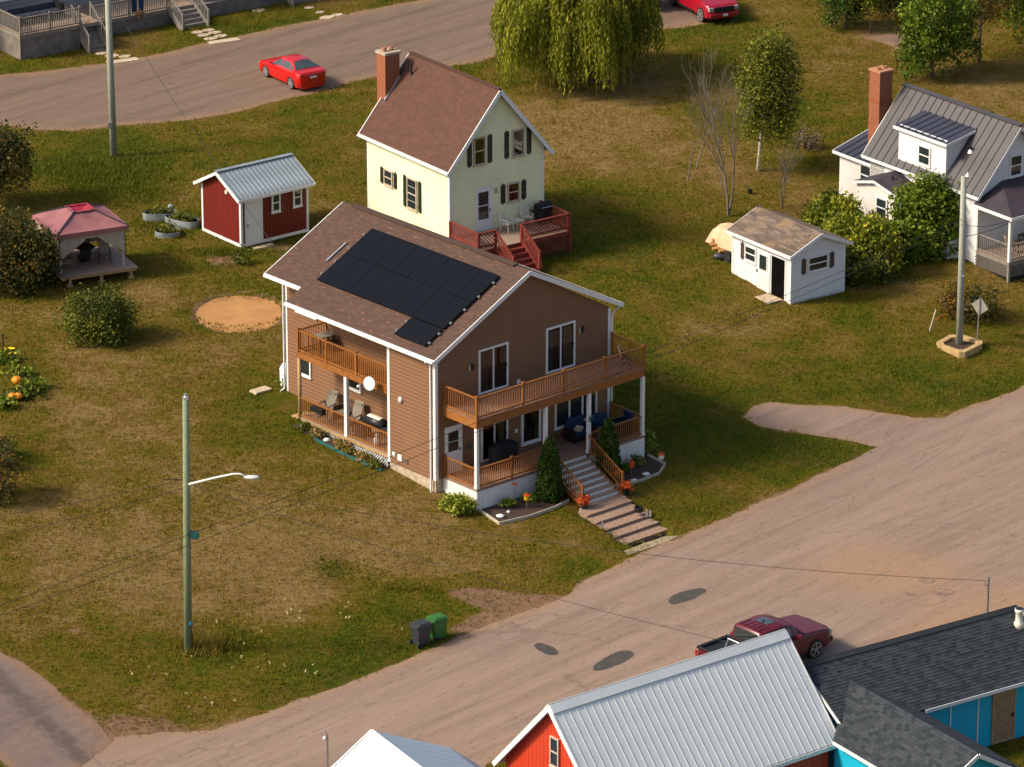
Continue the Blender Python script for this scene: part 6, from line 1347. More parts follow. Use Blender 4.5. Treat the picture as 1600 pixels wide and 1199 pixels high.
for i in range(4):
    a, b, c_, d = C_[i], C_[(i + 1) % 4], T_[(i + 1) % 4], T_[i]
    for u in range(N):
        for v_ in range(N):
            def P(s_, t): x = (a[0] + (b[0] - a[0]) * s_) * (1 - t) + (d[0] + (c_[0] - d[0]) * s_) * t; y_ = (a[1] + (b[1] - a[1]) * s_) * (1 - t) + (d[1] + (c_[1] - d[1]) * s_) * t; return (x, y_, ch_ + (zt - ch_) * t - .10 * math.sin(math.pi * s_) * math.sin(math.pi * min(1, t * 1.1)) + .015 * math.sin(9 * s_ + 5 * t))
            m.quad(P(u / N, v_ / N), P((u + 1) / N, v_ / N), P((u + 1) / N, (v_ + 1) / N), P(u / N, (v_ + 1) / N))
m.build('canopy', 'pink', GZ, True)
m = MB()
for i in range(4):
    a, b = C_[i], C_[(i + 1) % 4]; m.beam((a[0], a[1], ch_ - .10), (b[0], b[1], ch_ - .10), .015, .22)
m.build('valance', 'pink', GZ)
m = MB()
for i in range(4): m.beam((C_[i][0], C_[i][1], ch_ + .03), (T_[i][0], T_[i][1], zt + .03), .07, .03)
m.build('corner_strap', 'greybin', GZ)
m = MB(); q2 = q + .16
for i in range(4):
    s1, s2 = [(-1, -1), (1, -1), (1, 1), (-1, 1)][i], [(-1, -1), (1, -1), (1, 1), (-1, 1)][(i + 1) % 4]; m.add([(xm + s1[0] * q2, ym_ + s1[1] * q2, zt + .02), (xm + s2[0] * q2, ym_ + s2[1] * q2, zt + .02), (xm, ym_, zt - .22)], [(0, 1, 2)])
m.build('vent_canopy', 'crimson', GZ)
m = MB()      # netting, pulled back in swags
def net(P0, P1, z0, drawn=False):
    P0, P1 = Vector(P0), Vector(P1); n = 26; L = P1 - P0; nn = Vector((L.y, -L.x, 0)).normalized()
    for i in range(n):
        a, b = i / n, (i + 1) / n; wv = lambda t: nn * (.03 * math.sin(t * 40)); za = lambda t: (z0 if not drawn else z0 + (ch_ - .4 - z0) * min(1, (abs(t * 2 - 1) ** .6 * -1 + 1) * 1.6)); A, B = P0 + L * a + wv(a), P0 + L * b + wv(b)
        m.quad((A.x, A.y, za(a)), (B.x, B.y, za(b)), (B.x, B.y, ch_ - .1), (A.x, A.y, ch_ - .1))
net((cx0, cy1, 0), (cx1, cy1, 0), dz + .3); net((cx0, cy1, 0), (cx0, cy0, 0), dz + .9); net((cx1, cy0, 0), (cx1, cy1, 0), dz + .5); net((cx0 + .05, cy0, 0), (cx1 - .05, cy0, 0), dz + .75, True); m.build('netting', 'net', GZ, True)
gz = GZ.location
def LG(x, y, z=0): return gz + Matrix.Rotation(R(25), 4, 'Z') @ Vector((x, y, z))
def sling_chair(label, loc, yaw, fab, fr='black', cat='chair', tall=1.05):
    t = thing('patio_chair', label, cat, loc, yaw); m = MB()
    m.quad((-.24, -.25, .44), (.24, -.25, .44), (.24, .20, .40), (-.24, .20, .40)); m.quad((-.24, -.25, .43), (-.24, .20, .39), (.24, .20, .39), (.24, -.25, .43)); m.build('seat', fab, t)
    m = MB(); m.beam((0, .21, .42), (0, .42, tall), .46, .02, up=(0, -1, .2)); m.build('backrest', fab, t)
    for s_ in (-1, 1):
        m = MB(); m.tube([(s_ * .27, -.3, 0), (s_ * .27, -.27, .62), (s_ * .27, .2, .64), (s_ * .26, .28, .6)], .018, 6); m.build('armrest', fr, t)
        m = MB(); m.tube([(s_ * .25, -.26, .44), (s_ * .25, .2, .4), (s_ * .25, .43, tall + .02)], .016, 6); m.tube([(s_ * .25, .2, .4), (s_ * .27, .38, 0)], .016, 6); m.build('leg', fr, t)
    return t
sling_chair('light fabric high chair at the right inside the gazebo', LG(2.2, .9, dz), 10, 'net', tall=1.1)
sling_chair('light fabric chair at the far right inside the gazebo', LG(1.9, 2.2, dz), 150, 'net', tall=1.15)
sling_chair('light fabric chair partly behind the left gazebo post', LG(.05, .8, dz), -60, 'net')
sling_chair('black chair with its back to the camera inside the gazebo', LG(1.1, .75, dz), 195, 'black_cloth')
t = thing('round_table', 'dark round table in the middle of the gazebo', 'table', LG(1.35, 1.6, dz)); m = MB(); m.lathe((0, 0, .7), [(.5, 0), (.52, .02), (.5, .04)], 20); m.build('table_top', 'black', t); m = MB(); m.lathe((0, 0, 0), [(.25, 0), (.05, .05), (.04, .7)], 10); m.build('pedestal', 'black', t)
# ================= raised beds by the red shed =================
def tank(label, px, py, rx, ry, h, yaw, n=28, soil=True):
    b = at(px, py); t = thing('stock_tank', label, 'planter', b, yaw); m = MB(); prof = []
    for i in range(9): z = h * i / 8; prof.append((1 + (.015 if i % 2 else 0), z))
    vs = []
    for r2, z in prof:
        for k in range(n): a = 2 * math.pi * k / n; c, s_ = math.cos(a), math.sin(a); vs.append((rx * r2 * math.copysign(abs(c) ** .8, c), ry * r2 * math.copysign(abs(s_) ** .8, s_), z))
    m.add(vs, [(i * n + k, i * n + (k + 1) % n, (i + 1) * n + (k + 1) % n, (i + 1) * n + k) for i in range(8) for k in range(n)]); m.build('tank_wall', 'galv', t, True)
    m = MB(); m.lathe((0, 0, h - .12), [(1, 0)], n, rx * .98, ry * .98); m.build('soil', 'mulch', t)
    P, tt = clumps((0, 0, h + .02), (rx * .9, ry * .9, .2), 30, 22, .2, .1, -1); leafmesh('plants', P, .07, 'lf_bush', t, tint=tt + .1); return t
tank('long galvanised garden tank, left one by the red shed', 250, 343, .85, .42, .42, 8); tank('galvanised garden tank nearest the red shed, full of browning plants', 285, 352, .95, .5, .4, -35); tank('round galvanised garden tank in front of the others', 262, 368, .62, .55, .3, 0)
t = thing('watering_butt', 'small upright silvery can standing between the galvanised tanks', 'can', at(267, 338)); m = MB(); m.lathe((0, 0, 0), [(.14, 0), (.15, .55), (.05, .62)], 10); m.build('body', 'galv', t)
# ================= things on and around the brown house =================
t = thing('recliner', 'left-hand grey fabric recliner on the side porch', 'chair', LB(.85, 8.4, S0), -38); 
def recliner(t):
    m = MB(); m.beam((0, -.3, .45), (0, .15, .40), .56, .05); m.build('seat', 'tan_mesh', t); m = MB(); m.beam((0, .15, .42), (0, .48, 1.15), .54, .04, up=(0, -1, .3)); m.box(-.2, .36, .95, .2, .44, 1.08); m.build('backrest', 'tan_mesh', t)
    for s_ in (-1, 1):
        m = MB(); m.beam((s_ * .31, -.35, .62), (s_ * .31, .25, .66), .07, .03); m.tube([(s_ * .31, -.3, .6), (s_ * .31, -.36, .02), (s_ * .31, .4, .02), (s_ * .31, .2, .62)], .022, 6); m.build('armrest', 'brown_shutter', t)
recliner(t); t = thing('recliner', 'right-hand grey fabric recliner near the smoker on the side porch', 'chair', LB(.85, 6.6, S0), -42); recliner(t)
t = thing('bench', 'brown slatted glider bench between the recliners on the side porch', 'bench', LB(1.15, 7.5, S0), -48.5)
m = MB(); m.box(-.45, -.3, .38, .45, .2, .44); m.build('seat', 'tan_mesh', t)
for i in range(7): m = MB(); x = -.42 + i * .14; m.beam((x, .2, .44), (x, .32, .95), .05, .02, up=(0, -1, 0)); m.build('slat', 'brown_shutter', t)
m = MB(); m.box(-.5, -.3, 0, -.45, .3, .65); m.box(.45, -.3, 0, .5, .3, .65); m.build('frame', 'brown_shutter', t)
t = thing('smoker_grill', 'black barrel grill with a cream lid on the side porch', 'barbecue', LB(.5, 4.6, S0), 131.5)
m = MB(); N = 16; m.tube([(-.62, 0, .95), (.62, 0, .95)], .27, 20); m.build('barrel', 'black', t, True); m = MB(); 
for i in range(6): a, b = math.pi * (.30 + .07 * i), math.pi * (.30 + .07 * (i + 1)); m.quad((-.42, .29 * math.cos(a), .95 + .29 * math.sin(a)), (.42, .29 * math.cos(a), .95 + .29 * math.sin(a)), (.42, .29 * math.cos(b), .95 + .29 * math.sin(b)), (-.42, .29 * math.cos(b), .95 + .29 * math.sin(b)))
m.build('lid_panel', 'plastic_white', t); m = MB(); m.box(-1.05, -.25, .88, -.62, .25, .92); m.build('shelf', 'greybin', t)
for s_ in (-1, 1): m = MB(); m.tube([(s_ * .5, -.2, 0), (s_ * .5, 0, .8), (s_ * .5, .2, 0)], .02, 6); m.build('leg', 'black', t)
t = thing('gas_bottle', 'pale gas bottle under the barrel grill behind the balusters', 'gas bottle', LB(.35, 4.35, S0)); m = MB(); m.lathe((0, 0, 0), [(.13, 0), (.15, .06), (.15, .3), (.06, .4), (.09, .42), (.09, .5)], 12); m.build('bottle', 'white', t, True)
t = thing('planter_box', 'dark planter box hooked on the side porch railing', 'planter', LB(-.08, 7.9, S0 + .62), 41.5 + 90); m = MB(); m.box(-.4, -.12, 0, .4, .12, .22); m.build('box', 'black', t)
t = thing('grey_cabinet', 'low grey box beside the barrel grill on the side porch', 'box', LB(.6, 5.6, S0), 41.5); m = MB(); m.box(-.25, -.25, 0, .25, .25, .72); m.build('body', 'greybin', t, bevel=.02)
t = thing('bistro_table', 'small dark table in the far corner of the side balcony', 'table', LB(.95, 8.7, 4.0), 41.5); m = MB(); m.box(-.45, -.3, .68, .45, .3, .72); m.build('table_top', 'old_wood', t)
for sx in (-1, 1):
    for sy in (-1, 1): m = MB(); m.box(sx * .38 - .03, sy * .24 - .03, 0, sx * .38 + .03, sy * .24 + .03, .68); m.build('leg', 'black', t)
for i, (y_, lb) in enumerate(((9.0, 'dark stool under the small table on the side balcony'), (8.35, 'second dark stool right of the small balcony table'))):
    t = thing('stool', lb, 'stool', LB(1.25, y_, 4.0), 41.5); m = MB(); m.box(-.16, -.16, .42, .16, .16, .46); m.build('seat', 'black', t); m = MB(); [m.box(sx * .13 - .02, sy * .13 - .02, 0, sx * .13 + .02, sy * .13 + .02, .42) for sx in (-1, 1) for sy in (-1, 1)]; m.build('frame', 'black', t)
# front porch furniture
t = thing('covered_barbecue', 'large black covered barbecue on the left of the front porch', 'barbecue', LB(3.25, -.75, F0), 41.5)
m = MB(); n = 12; vs = []
for z, sx, sy in ((0, .74, .32), (.3, .72, .32), (.75, .72, .33), (.92, .70, .32), (1.03, .48, .26), (1.07, .26, .16)):
    for k_ in range(24): a = 2 * math.pi * k_ / 24; c, s_ = math.cos(a), math.sin(a); w_ = 1 + .03 * math.sin(7 * a + z * 3); vs.append((sx * w_ * math.copysign(abs(c) ** .55, c), sy * w_ * math.copysign(abs(s_) ** .55, s_), z))
m.add(vs, [(i * 24 + k_, i * 24 + (k_ + 1) % 24, (i + 1) * 24 + (k_ + 1) % 24, (i + 1) * 24 + k_) for i in range(5) for k_ in range(24)] + [tuple(range(120, 144))]); m.build('cover', 'black_cloth', t, True)
def cushseat(label, x, y_, yaw, wd=.62):
    t = thing('patio_armchair', label, 'armchair', LB(x, y_, F0), yaw); m = MB(); m.box(-wd / 2, -.35, .05, wd / 2, .35, .32); m.build('base', 'black', t, bevel=.02); m = MB(); m.box(-wd / 2 + .05, -.34, .32, wd / 2 - .05, .25, .48); m.build('seat_cushion', 'navy', t, bevel=.05)
    m = MB(); m.box(-wd / 2 + .03, .22, .35, wd / 2 - .03, .40, .98); m.build('back_cushion', 'navy', t, bevel=.07)
    for s_ in (-1, 1): m = MB(); m.box(s_ * wd / 2 - .05, -.35, .05, s_ * wd / 2 + .05, .35, .62); m.build('armrest', 'black', t, bevel=.02)
    return t
cushseat('wide navy cushioned armchair against the triple window on the front porch', 7.75, -.65, 41.5, 1.1); cushseat('navy armchair beside the white post near the porch steps', 8.75, -1.0, 10, .75); cushseat('navy armchair alone at the right end of the front porch', 9.7, -1.35, -60, .7)
m = MB(); m.box(-.2, -.05, 0, .2, .05, .3); o = m.build('cushion', 'border', None, bevel=.03); o.location = LB(7.45, -.85, F0 + .5); o.rotation_euler = (R(20), R(20), R(30)); tag(o, 'pale pillow leaning on the wide navy armchair', 'cushion')
t = thing('coffee_table', 'low dark table in front of the navy porch seats', 'table', LB(7.9, -1.55, F0), 41.5); m = MB(); m.box(-.4, -.25, .35, .4, .25, .40); m.build('table_top', 'black', t)
for s_ in (-1, 1): m = MB(); m.box(s_ * .35 - .03, -.2, 0, s_ * .35 + .03, .2, .35); m.build('leg', 'black', t)
m = MB()
for i in range(7): a = i * .9; m.beam((0, -.02, 0), (.16 * math.cos(a), -.04, .16 * math.sin(a)), .05, .01, up=(0, 1, 0))
o = m.build('wall_ornament', 'teal', None); o.location = LB(1.85, -.06, 1.75); o.rotation_euler = (0, 0, R(41.5)); tag(o, 'teal starfish ornament hanging right of the front porch door', 'ornament')
o = m.build('wall_ornament', 'teal', None); o.location = LB(6.98, DY - .04, 2.35); o.rotation_euler = (0, 0, R(41.5)); tag(o, 'teal starfish ornament on the white post at the steps', 'ornament')
def chair_slat(label, x, y_, yaw, z):
    t = thing('folding_chair', label, 'chair', LB(x, y_, z), yaw); m = MB()
    for i in range(5): m.beam((-.18 + .09 * i, .2, .4), (-.18 + .09 * i, .3, .9), .05, .02, up=(0, -1, 0))
    m.build('backrest', 'plastic_white', t); m = MB(); m.box(-.22, -.2, .38, .22, .2, .42); m.build('seat', 'black', t)
    for sx in (-1, 1): m = MB(); m.tube([(sx * .22, -.25, 0), (sx * .22, .3, .9)], .016, 6); m.tube([(sx * .22, .3, 0), (sx * .22, -.2, .42)], .016, 6); m.build('leg', 'black', t)
chair_slat('white slatted folding chair in the right corner of the upper balcony', 9.75, -1.45, 100, BZ)
t = thing('propane_tank', 'upright white propane tank behind the far corner of the brown house', 'propane tank', LB(WX + .3, D + .40, .85)); m = MB(); m.lathe((0, 0, 0), [(.2, 0), (.30, .12), (.31, 1.0), (.2, 1.2), (.1, 1.25)], 16); m.build('tank', 'white', t, True)
m = MB(); m.box(-.6, -.25, 0, .3, .25, .1); o = m.build('stone_step', 'stone', None); b = LB(WX - .9, D + .6); o.location = (b.x, b.y, H(b.x, b.y)); o.rotation_euler = (0, 0, R(41.5)); tag(o, 'pale flat block at the far left corner of the brown house', 'slab')
# lower timber steps down to the road
for i, lb in enumerate(('broad uppermost timber step below the stair foot', 'second timber step of the lower flight', 'third timber step of the lower flight', 'fourth timber step, just above the lowest', 'lowest timber step by the road')):
    y0_ = ys_ - .10 - i * .62; zt_ = -.48 - i * .135
    t = thing('timber_step', lb, 'step', LB(4.08 - .04 * i, y0_, zt_), 41.5)
    for k_ in range(4): m = MB(); m.box(0, -.63 + k_ * .158, -.05, 2.58, -.63 + (k_ + 1) * .158 - .014, 0); m.build('plank', 'sleeper', t)
    m = MB(); m.box(.0, -.60, -.35, 2.58, -.55, -.05); m.box(0, -.60, -.35, .06, .0, -.05); m.box(2.52, -.60, -.35, 2.58, 0, -.05); m.build('riser', 'tread', t)
# flower beds
def bed(name, label, pts, edge, emat):
    c = LB(*pts[0]); P = [LB(*p) for p in pts]; o = drape(name, [(p.x, p.y) for p in P], .03, M['mulch'], .25, .03, seed=51); o['label'] = label; del o['kind']; tag(o, label, 'flower bed')
    m = MB()
    for i in edge:
        A, B = P[i], P[(i + 1) % len(P)]; n = max(2, int((B - A).length / .5))
        for j in range(n):
            a, b = A.lerp(B, j / n), A.lerp(B, (j + 1) / n); a.z = H(a.x, a.y) + .06; b.z = H(b.x, b.y) + .06; m.beam(a, b, .05, .16)
    e_ = m.build('bed_edging', emat, o); return o
bed('flower_bed', 'dark mulched bed with pale edging left of the front steps', [(.46, -2.25), (.35, -3.75), (1.9, -3.95), (3.4, -3.9), (4.4, -3.7), (4.45, -2.25)], (0, 1, 2, 3), 'border')
bed('flower_bed', 'dark mulched bed with pale edging right of the front steps', [(6.95, -2.25), (6.95, -3.7), (8.3, -3.95), (9.6, -3.85), (10.5, -3.3), (10.45, -2.2)], (1, 2, 3, 4), 'border')
bed('flower_bed', 'narrow bed with teal edging below the side porch lattice', [(-.05, 3.1), (-.05, 8.9), (-.6, 9.0), (-.85, 7.2), (-.8, 5.0), (-.55, 3.0)], (3, 4), 'teal')
def plant(name, label, cat, loc, r, n, per, cr, size, mat, tint0=0, group=None, shell=.2, stems=True):
    t = thing(name, label, cat, loc, 0, group); P, tt = clumps((0, 0, r[2] * .75), r, n, per, cr, shell, -.4); P[:, 2] = np.maximum(P[:, 2], .02)
    leafmesh('foliage', P, size, mat, t, tint=np.clip(tt + tint0, 0, 1))
    if stems:
        m = MB()
        for i in range(6): a = i * 1.05; m.tube([(0, 0, -.05), (r[0] * .5 * math.cos(a), r[1] * .5 * math.sin(a), r[2] * .9)], [.02, .008], 5)
        m.build('stems', 'bark', t)
    return t
plant('hosta', 'bright yellow-green clump at the left corner of the white skirting', 'plant', at(716, 800), (.66, .55, .40), 120, 30, .2, .09, 'lf_hosta', .1)
plant('hosta', 'yellow-green clump against the right end of the white skirting', 'plant', LB(10.65, -1.6) * 1 and Vector((LB(10.7, -1.7).x, LB(10.7, -1.7).y, H(LB(10.7, -1.7).x, LB(10.7, -1.7).y))), (.5, .5, .45), 45, 20, .2, .12, 'lf_hosta', -.15)
def onbed(x, y): p = LB(x, y); return Vector((p.x, p.y, H(p.x, p.y) + .03))
plant('green_plant', 'small leafy plant in the left bed against the white skirting', 'plant', onbed(1.75, -2.7), (.3, .22, .2), 14, 16, .14, .08, 'lf_green', .2); plant('green_plant', 'small yellow-green plant in the left bed beside the cedar', 'plant', onbed(2.95, -2.75), (.27, .22, .18), 14, 16, .14, .08, 'lf_hosta', -.1)
plant('green_plant', 'leafy plant in the right bed beside the cedar', 'plant', onbed(8.6, -2.75), (.3, .25, .22), 14, 16, .14, .08, 'lf_green', .1); plant('green_plant', 'leafy plant in the right bed near the white skirting', 'plant', onbed(9.4, -2.7), (.3, .22, .25), 14, 16, .14, .08, 'lf_bush', .1)
for i, (y_, rr, mt, lb) in enumerate(((8.3, .28, 'lf_bush', 'yellow flowering plant at the far end of the lattice bed'), (7.5, .34, 'flower', 'pale flowering clump second from the far end of the lattice bed'), (5.9, .42, 'flower', 'large yellow and white flower clump in the middle of the lattice bed'), (5.2, .3, 'lf_autumn', 'orange and gold clump in the lattice bed'), (4.3, .45, 'flower', 'broad pink and cream flower clump near the corner of the lattice bed'), (3.5, .3, 'lf_bush', 'sparse green plant at the near end of the lattice bed'))):
    rr *= .72; t = plant('flower_clump', lb, 'plant', onbed(-.5, y_), (rr, rr * 1.2, rr * .7), 26, 18, .15, .065, mt, 0); P, tt = clumps((0, 0, rr * .6), (rr, rr, rr * .5), 14, 14, .14, .2, -.4); leafmesh('leaves', P, .07, 'lf_bush', t, tint=tt)
for (x, y_, s_, mt, lb) in ((-.5, 6.8, .16, 'white', 'white stone in the lattice bed'), (-.5, 5.25, .08, 'yellow', 'yellow ball in the lattice bed'), (-.4, 8.6, .12, 'white', 'pale stone at the far end of the lattice bed')):
    m = MB(); m.ell((0, 0, .05), (s_, s_ * .8, s_ * .6)); o = m.build('garden_stone', mt, None, True); o.location = onbed(x, y_); tag(o, lb, 'stone')
def cedar(label, x, y_, h, r):
    t = thing('cedar_shrub', label, 'shrub', onbed(x, y_), 0, 'clipped cedars flanking the front steps'); n = 900; z = rng.random(n) ** .9; a = rng.random(n) * 6.283; prof = (1 - z ** 1.9) ** .62 * np.clip(.75 + z * 1.5, 0, 1); rad = r * .92 * np.clip(prof, 0, 1) * (.78 + .26 * rng.random(n))
    C0 = np.column_stack([rad * np.cos(a), rad * np.sin(a), z * h]); P = np.repeat(C0, 14, 0) + rng.normal(size=(n * 14, 3)) * (.045, .045, .08); tt = np.repeat(.4 + .25 * rng.normal(size=n), 14) + .12 * rng.normal(size=n * 14)
    leafmesh('foliage', P, .055, 'lf_cedar', t, tint=tt, elong=2.2); m = MB(); m.tube([(0, 0, -.1), (0, 0, h * .9)], [.07, .02], 6); m.build('trunk', 'bark', t)
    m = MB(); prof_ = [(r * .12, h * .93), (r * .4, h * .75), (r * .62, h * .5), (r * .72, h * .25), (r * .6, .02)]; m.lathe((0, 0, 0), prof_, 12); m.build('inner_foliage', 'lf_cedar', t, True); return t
cedar('clipped cone cedar left of the front steps', 3.82, -3.1, 2.75, .62); cedar('clipped cone cedar right of the front steps', 7.35, -3.0, 2.7, .58)
def mumpot(label, x, y_, z):
    p = LB(x, y_, z); t = thing('flower_pot', label, 'flower pot', p, 0, 'pots of orange flowers beside the steps'); m = MB(); m.lathe((0, 0, 0), [(.13, 0), (.19, .34), (.20, .34), (.17, .30)], 14); m.build('pot', 'black', t); P, tt = clumps((0, 0, .42), (.25, .25, .17), 26, 22, .1, .3, -.6); leafmesh('flowers', P, .06, 'orange_mum', t)
mumpot('black pot of orange flowers at the left foot of the stairs', 4.5, ys_ - .05, ze_ - .03); mumpot('black pot of orange flowers at the right foot of the stairs', 6.95, ys_ + .0, ze_ - .03)
def orn(name, label, x, y_, build, cat='ornament'):
    p = onbed(x, y_); t = thing(name, label, cat, p, 20); build(t); return t
def spinner(t): m = MB(); m.tube([(0, 0, 0), (0, 0, .75)], .012, 5); m.build('stick', 'steel', t); m = MB(); m.lathe((0, 0, .75), [(.03, -.06), (.16, 0), (.03, .06)], 12, 1, .5); m.build('disc', 'orange_mum', t)
def scare(c):
    def f(t): m = MB(); m.tube([(0, 0, 0), (0, 0, .3)], .012, 5); m.build('stick', 'pine', t); m = MB(); m.ell((0, 0, .42), (.13, .1, .15)); m.build('body', c, t, True); m = MB(); m.lathe((0, 0, .55), [(.16, 0), (.15, .03), (.07, .04), (.05, .12)], 10); m.build('hat', 'orange_mum', t)
    return f
def lowball(c, s_=.1):
    def f(t): m = MB(); m.lathe((0, 0, 0), [(s_ * 1.4, 0), (s_ * 1.5, .04), (s_, .06), (s_ * .4, .1)], 12); m.build('body', c, t, True)
    return f
orn('garden_spinner', 'orange disc on a stick against the left white skirting', 2.5, -2.35, spinner); orn('garden_ornament', 'yellow scarecrow ornament in the left bed', 2.45, -3.15, scare('yellow')); orn('bird_dish', 'white dish near the outer corner of the left bed', .9, -3.2, lowball('white', .13)); orn('garden_ornament', 'tiny white figure in the middle of the left bed', 1.45, -3.1, lowball('white', .06))
orn('garden_ornament', 'orange-hatted ornament in the right bed', 8.55, -3.2, scare('orange_mum')); orn('garden_ornament', 'green figure between the cedar and the right bed', 7.25, -3.6, scare('greenbin')); orn('bird_dish', 'white dish at the outer edge of the right bed', 8.2, -3.75, lowball('white', .12)); orn('garden_ornament', 'white lantern-like ornament in the right bed', 9.1, -3.55, lowball('white', .12)); orn('garden_ornament', 'white ornament at the far right corner of the right bed', 10.25, -3.3, scare('white')); orn('garden_ornament', 'brown and tan scarecrow near the right skirting', 8.0, -2.55, scare('tarp'))
t = thing('fire_pot', 'black round planter beside the timber steps', 'planter', at(998, 805) + Vector((0, 0, .16))); m = MB(); m.lathe((0, 0, 0), [(.18, 0), (.2, .22), (.17, .22), (.16, .12)], 14); m.build('pot', 'black', t)
t = thing('garden_lantern', 'pair of small pale lanterns beside the timber steps', 'lantern', at(1013, 811) + Vector((0, 0, .12))); m = MB(); m.box(-.12, -.05, 0, -.03, .05, .3); m.box(.03, -.05, 0, .12, .05, .25); m.build('body', 'alu', t)
t = thing('garden_lantern', 'tiny pale lantern standing on the lower timber steps', 'lantern', at(941, 829) + Vector((0, 0, .16))); m = MB(); m.box(-.04, -.04, 0, .04, .04, .22); m.build('body', 'alu', t)
# pumpkin patch
for i, (px, py, lb) in enumerate(((27, 603, 'largest orange pumpkin among pale leaves at the left edge'), (20, 627, 'left of the two touching orange pumpkins at the left edge'), (29, 627, 'right of the two touching orange pumpkins at the left edge'))):
    t = thing('pumpkin', lb, 'pumpkin', at(px, py) + Vector((0, -.05, .10))); s_ = .2 if i else .24; m = MB(); vs = []
    for j in range(8):
        f = math.pi * (j + .05) / 7.1
        for k_ in range(24): a = 2 * math.pi * k_ / 24; rr = s_ * math.sin(f) * (1 + .08 * math.cos(8 * a)); vs.append((rr * math.cos(a), rr * math.sin(a), s_ * .8 - s_ * .78 * math.cos(f)))
    m.add(vs, [(j * 24 + k_, j * 24 + (k_ + 1) % 24, (j + 1) * 24 + (k_ + 1) % 24, (j + 1) * 24 + k_) for j in range(7) for k_ in range(24)]); m.build('fruit', 'pumpkin', t, True); m = MB(); m.tube([(0, 0, s_ * 1.5), (.02, 0, s_ * 1.85)], .02, 6); m.build('stalk', 'bark', t)
for i, (px, py, r_, mt, lb) in enumerate(((22, 588, (.9, .6, .3), 'lf_hosta', 'pale-leaved pumpkin vine round the largest pumpkin'), (50, 612, (.9, .45, .25), 'lf_hosta', 'pumpkin vine reaching right into the lawn'), (35, 625, (.9, .5, .22), 'lf_bush', 'darker vine behind the two touching pumpkins'), (6, 640, (.5, .4, .3), 'lf_hosta', 'pale vine cut by the left edge below the pumpkins'), (4, 570, (.6, .5, .35), 'lf_hosta', 'pale vine cut by the left edge above the pumpkins'))):
    plant('pumpkin_vine', lb, 'plant', at(px, py) + Vector((0, .25, 0)), (r_[0], r_[1], r_[2] * .7), 22, 9, .3, .16, mt, -.18, shell=.1, stems=False)
for (px, py, lb) in ((14, 547, 'upper yellow scoop on the ground by the garden stake'), (18, 555, 'lower yellow scoop on the ground by the garden stake')):
    m = MB(); m.lathe((0, 0, 0), [(.08, 0), (.2, .07), (.22, .08), (.1, .05)], 12, 1.3, .8); o = m.build('yellow_toy', 'yellow', None); o.location = at(px, py); tag(o, lb, 'toy')
m = MB(); b = at(6, 562); m.tube([b, b + Vector((0, 0, 1.25))], .03, 6); tag(m.build('garden_stake', 'black'), 'thin black stake at the left edge above the pumpkins', 'stake')
m = MB(); b = at(1231, 0); 
t = thing('black_bucket', 'small black bucket on the grass behind the bare tree', 'bucket', at(1172, 303)); m = MB(); m.lathe((0, 0, 0), [(.1, 0), (.13, .25)], 10); m.build('pail', 'black', t)
m = blobgrid(.6, .5, .45, 9, wob=.3); o = m.build('blue_tarp', 'blue', None, True); b = at(811, 48); o.location = (b.x, b.y, b.z + .0); tag(o, 'crumpled bright blue tarpaulin showing through the willow branches', 'tarp')
# ================= trees and bushes =================
def bush(name, label, px, py, r, n, per, cr, size, mat, tint0=0, stems=8, lift=0, seed=None, group=None, shell=.55, cat='bush'):
    b = at(px, py); t = thing(name, label, cat, (b.x, b.y + r[1] * .55, H(b.x, b.y + r[1] * .55)), 0, group)
    P, tt = clumps((0, 0, r[2] * .80 + lift), r, n, per, cr, shell, -.75, seed); P[:, 2] = np.where(P[:, 2] < .03, .03 + rng.random(len(P)) * .2, P[:, 2])
    leafmesh('crown', P, size, mat, t, tint=np.clip(tt + tint0, 0, 1))
    m = MB()
    for i in range(stems): a = i * 2.4; m.tube([(.1 * math.cos(a), .1 * math.sin(a), -.1), (r[0] * .35 * math.cos(a), r[1] * .35 * math.sin(a), r[2] * .7 + lift), (r[0] * .75 * math.cos(a), r[1] * .75 * math.sin(a), r[2] * 1.1 + lift)], [.05, .03, .01], 5)
    m.build('branches', 'bark', t, True)
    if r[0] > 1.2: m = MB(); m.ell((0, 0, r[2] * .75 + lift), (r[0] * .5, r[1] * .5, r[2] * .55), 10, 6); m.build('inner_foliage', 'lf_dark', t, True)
    return t
bush('round_bush', 'rounded dark green bush standing alone in front of the gazebo deck', 150, 540, (1.6, 1.5, 1.30), 210, 46, .42, .085, 'lf_bush', -.06, seed=1)
bush('dense_shrub', 'large dark shrub at the left edge beside the gazebo', 12, 462, (2.15, 2.1, 2.05), 260, 46, .5, .10, 'lf_dark', -.02, seed=2)
bush('leafy_shrub', 'lighter green shrub crowding the left side of the gazebo', 62, 446, (.75, .8, 1.45), 70, 40, .4, .10, 'lf_bush', .02, seed=8)
bush('reddish_shrub', 'dark reddish-brown tree above the large shrub at the left edge', -12, 335, (1.9, 1.8, 1.9), 180, 44, .5, .10, 'lf_dark', .12, lift=.8, seed=3, cat='tree')
bush('small_bush', 'small green tuft right of the shed door slabs', 378, 415, (.42, .4, .35), 22, 24, .2, .07, 'lf_bush', -.1, 4, seed=4)
bush('corner_bush', 'small green bush at the far left foot of the brown house', 462, 607, (.75, .5, .35), 34, 26, .25, .07, 'lf_green', .0, 4, seed=5)
bush('edge_bush', 'dark brownish bush cut by the left edge beside the lawn', -8, 790, (.9, 1.3, 1.1), 70, 34, .35, .09, 'lf_dark', .15, seed=6)
bush('edge_bush', 'straggly brownish bush at the left edge above the cables', 0, 730, (.55, .9, .8), 40, 28, .35, .09, 'lf_dark', .25, seed=7)
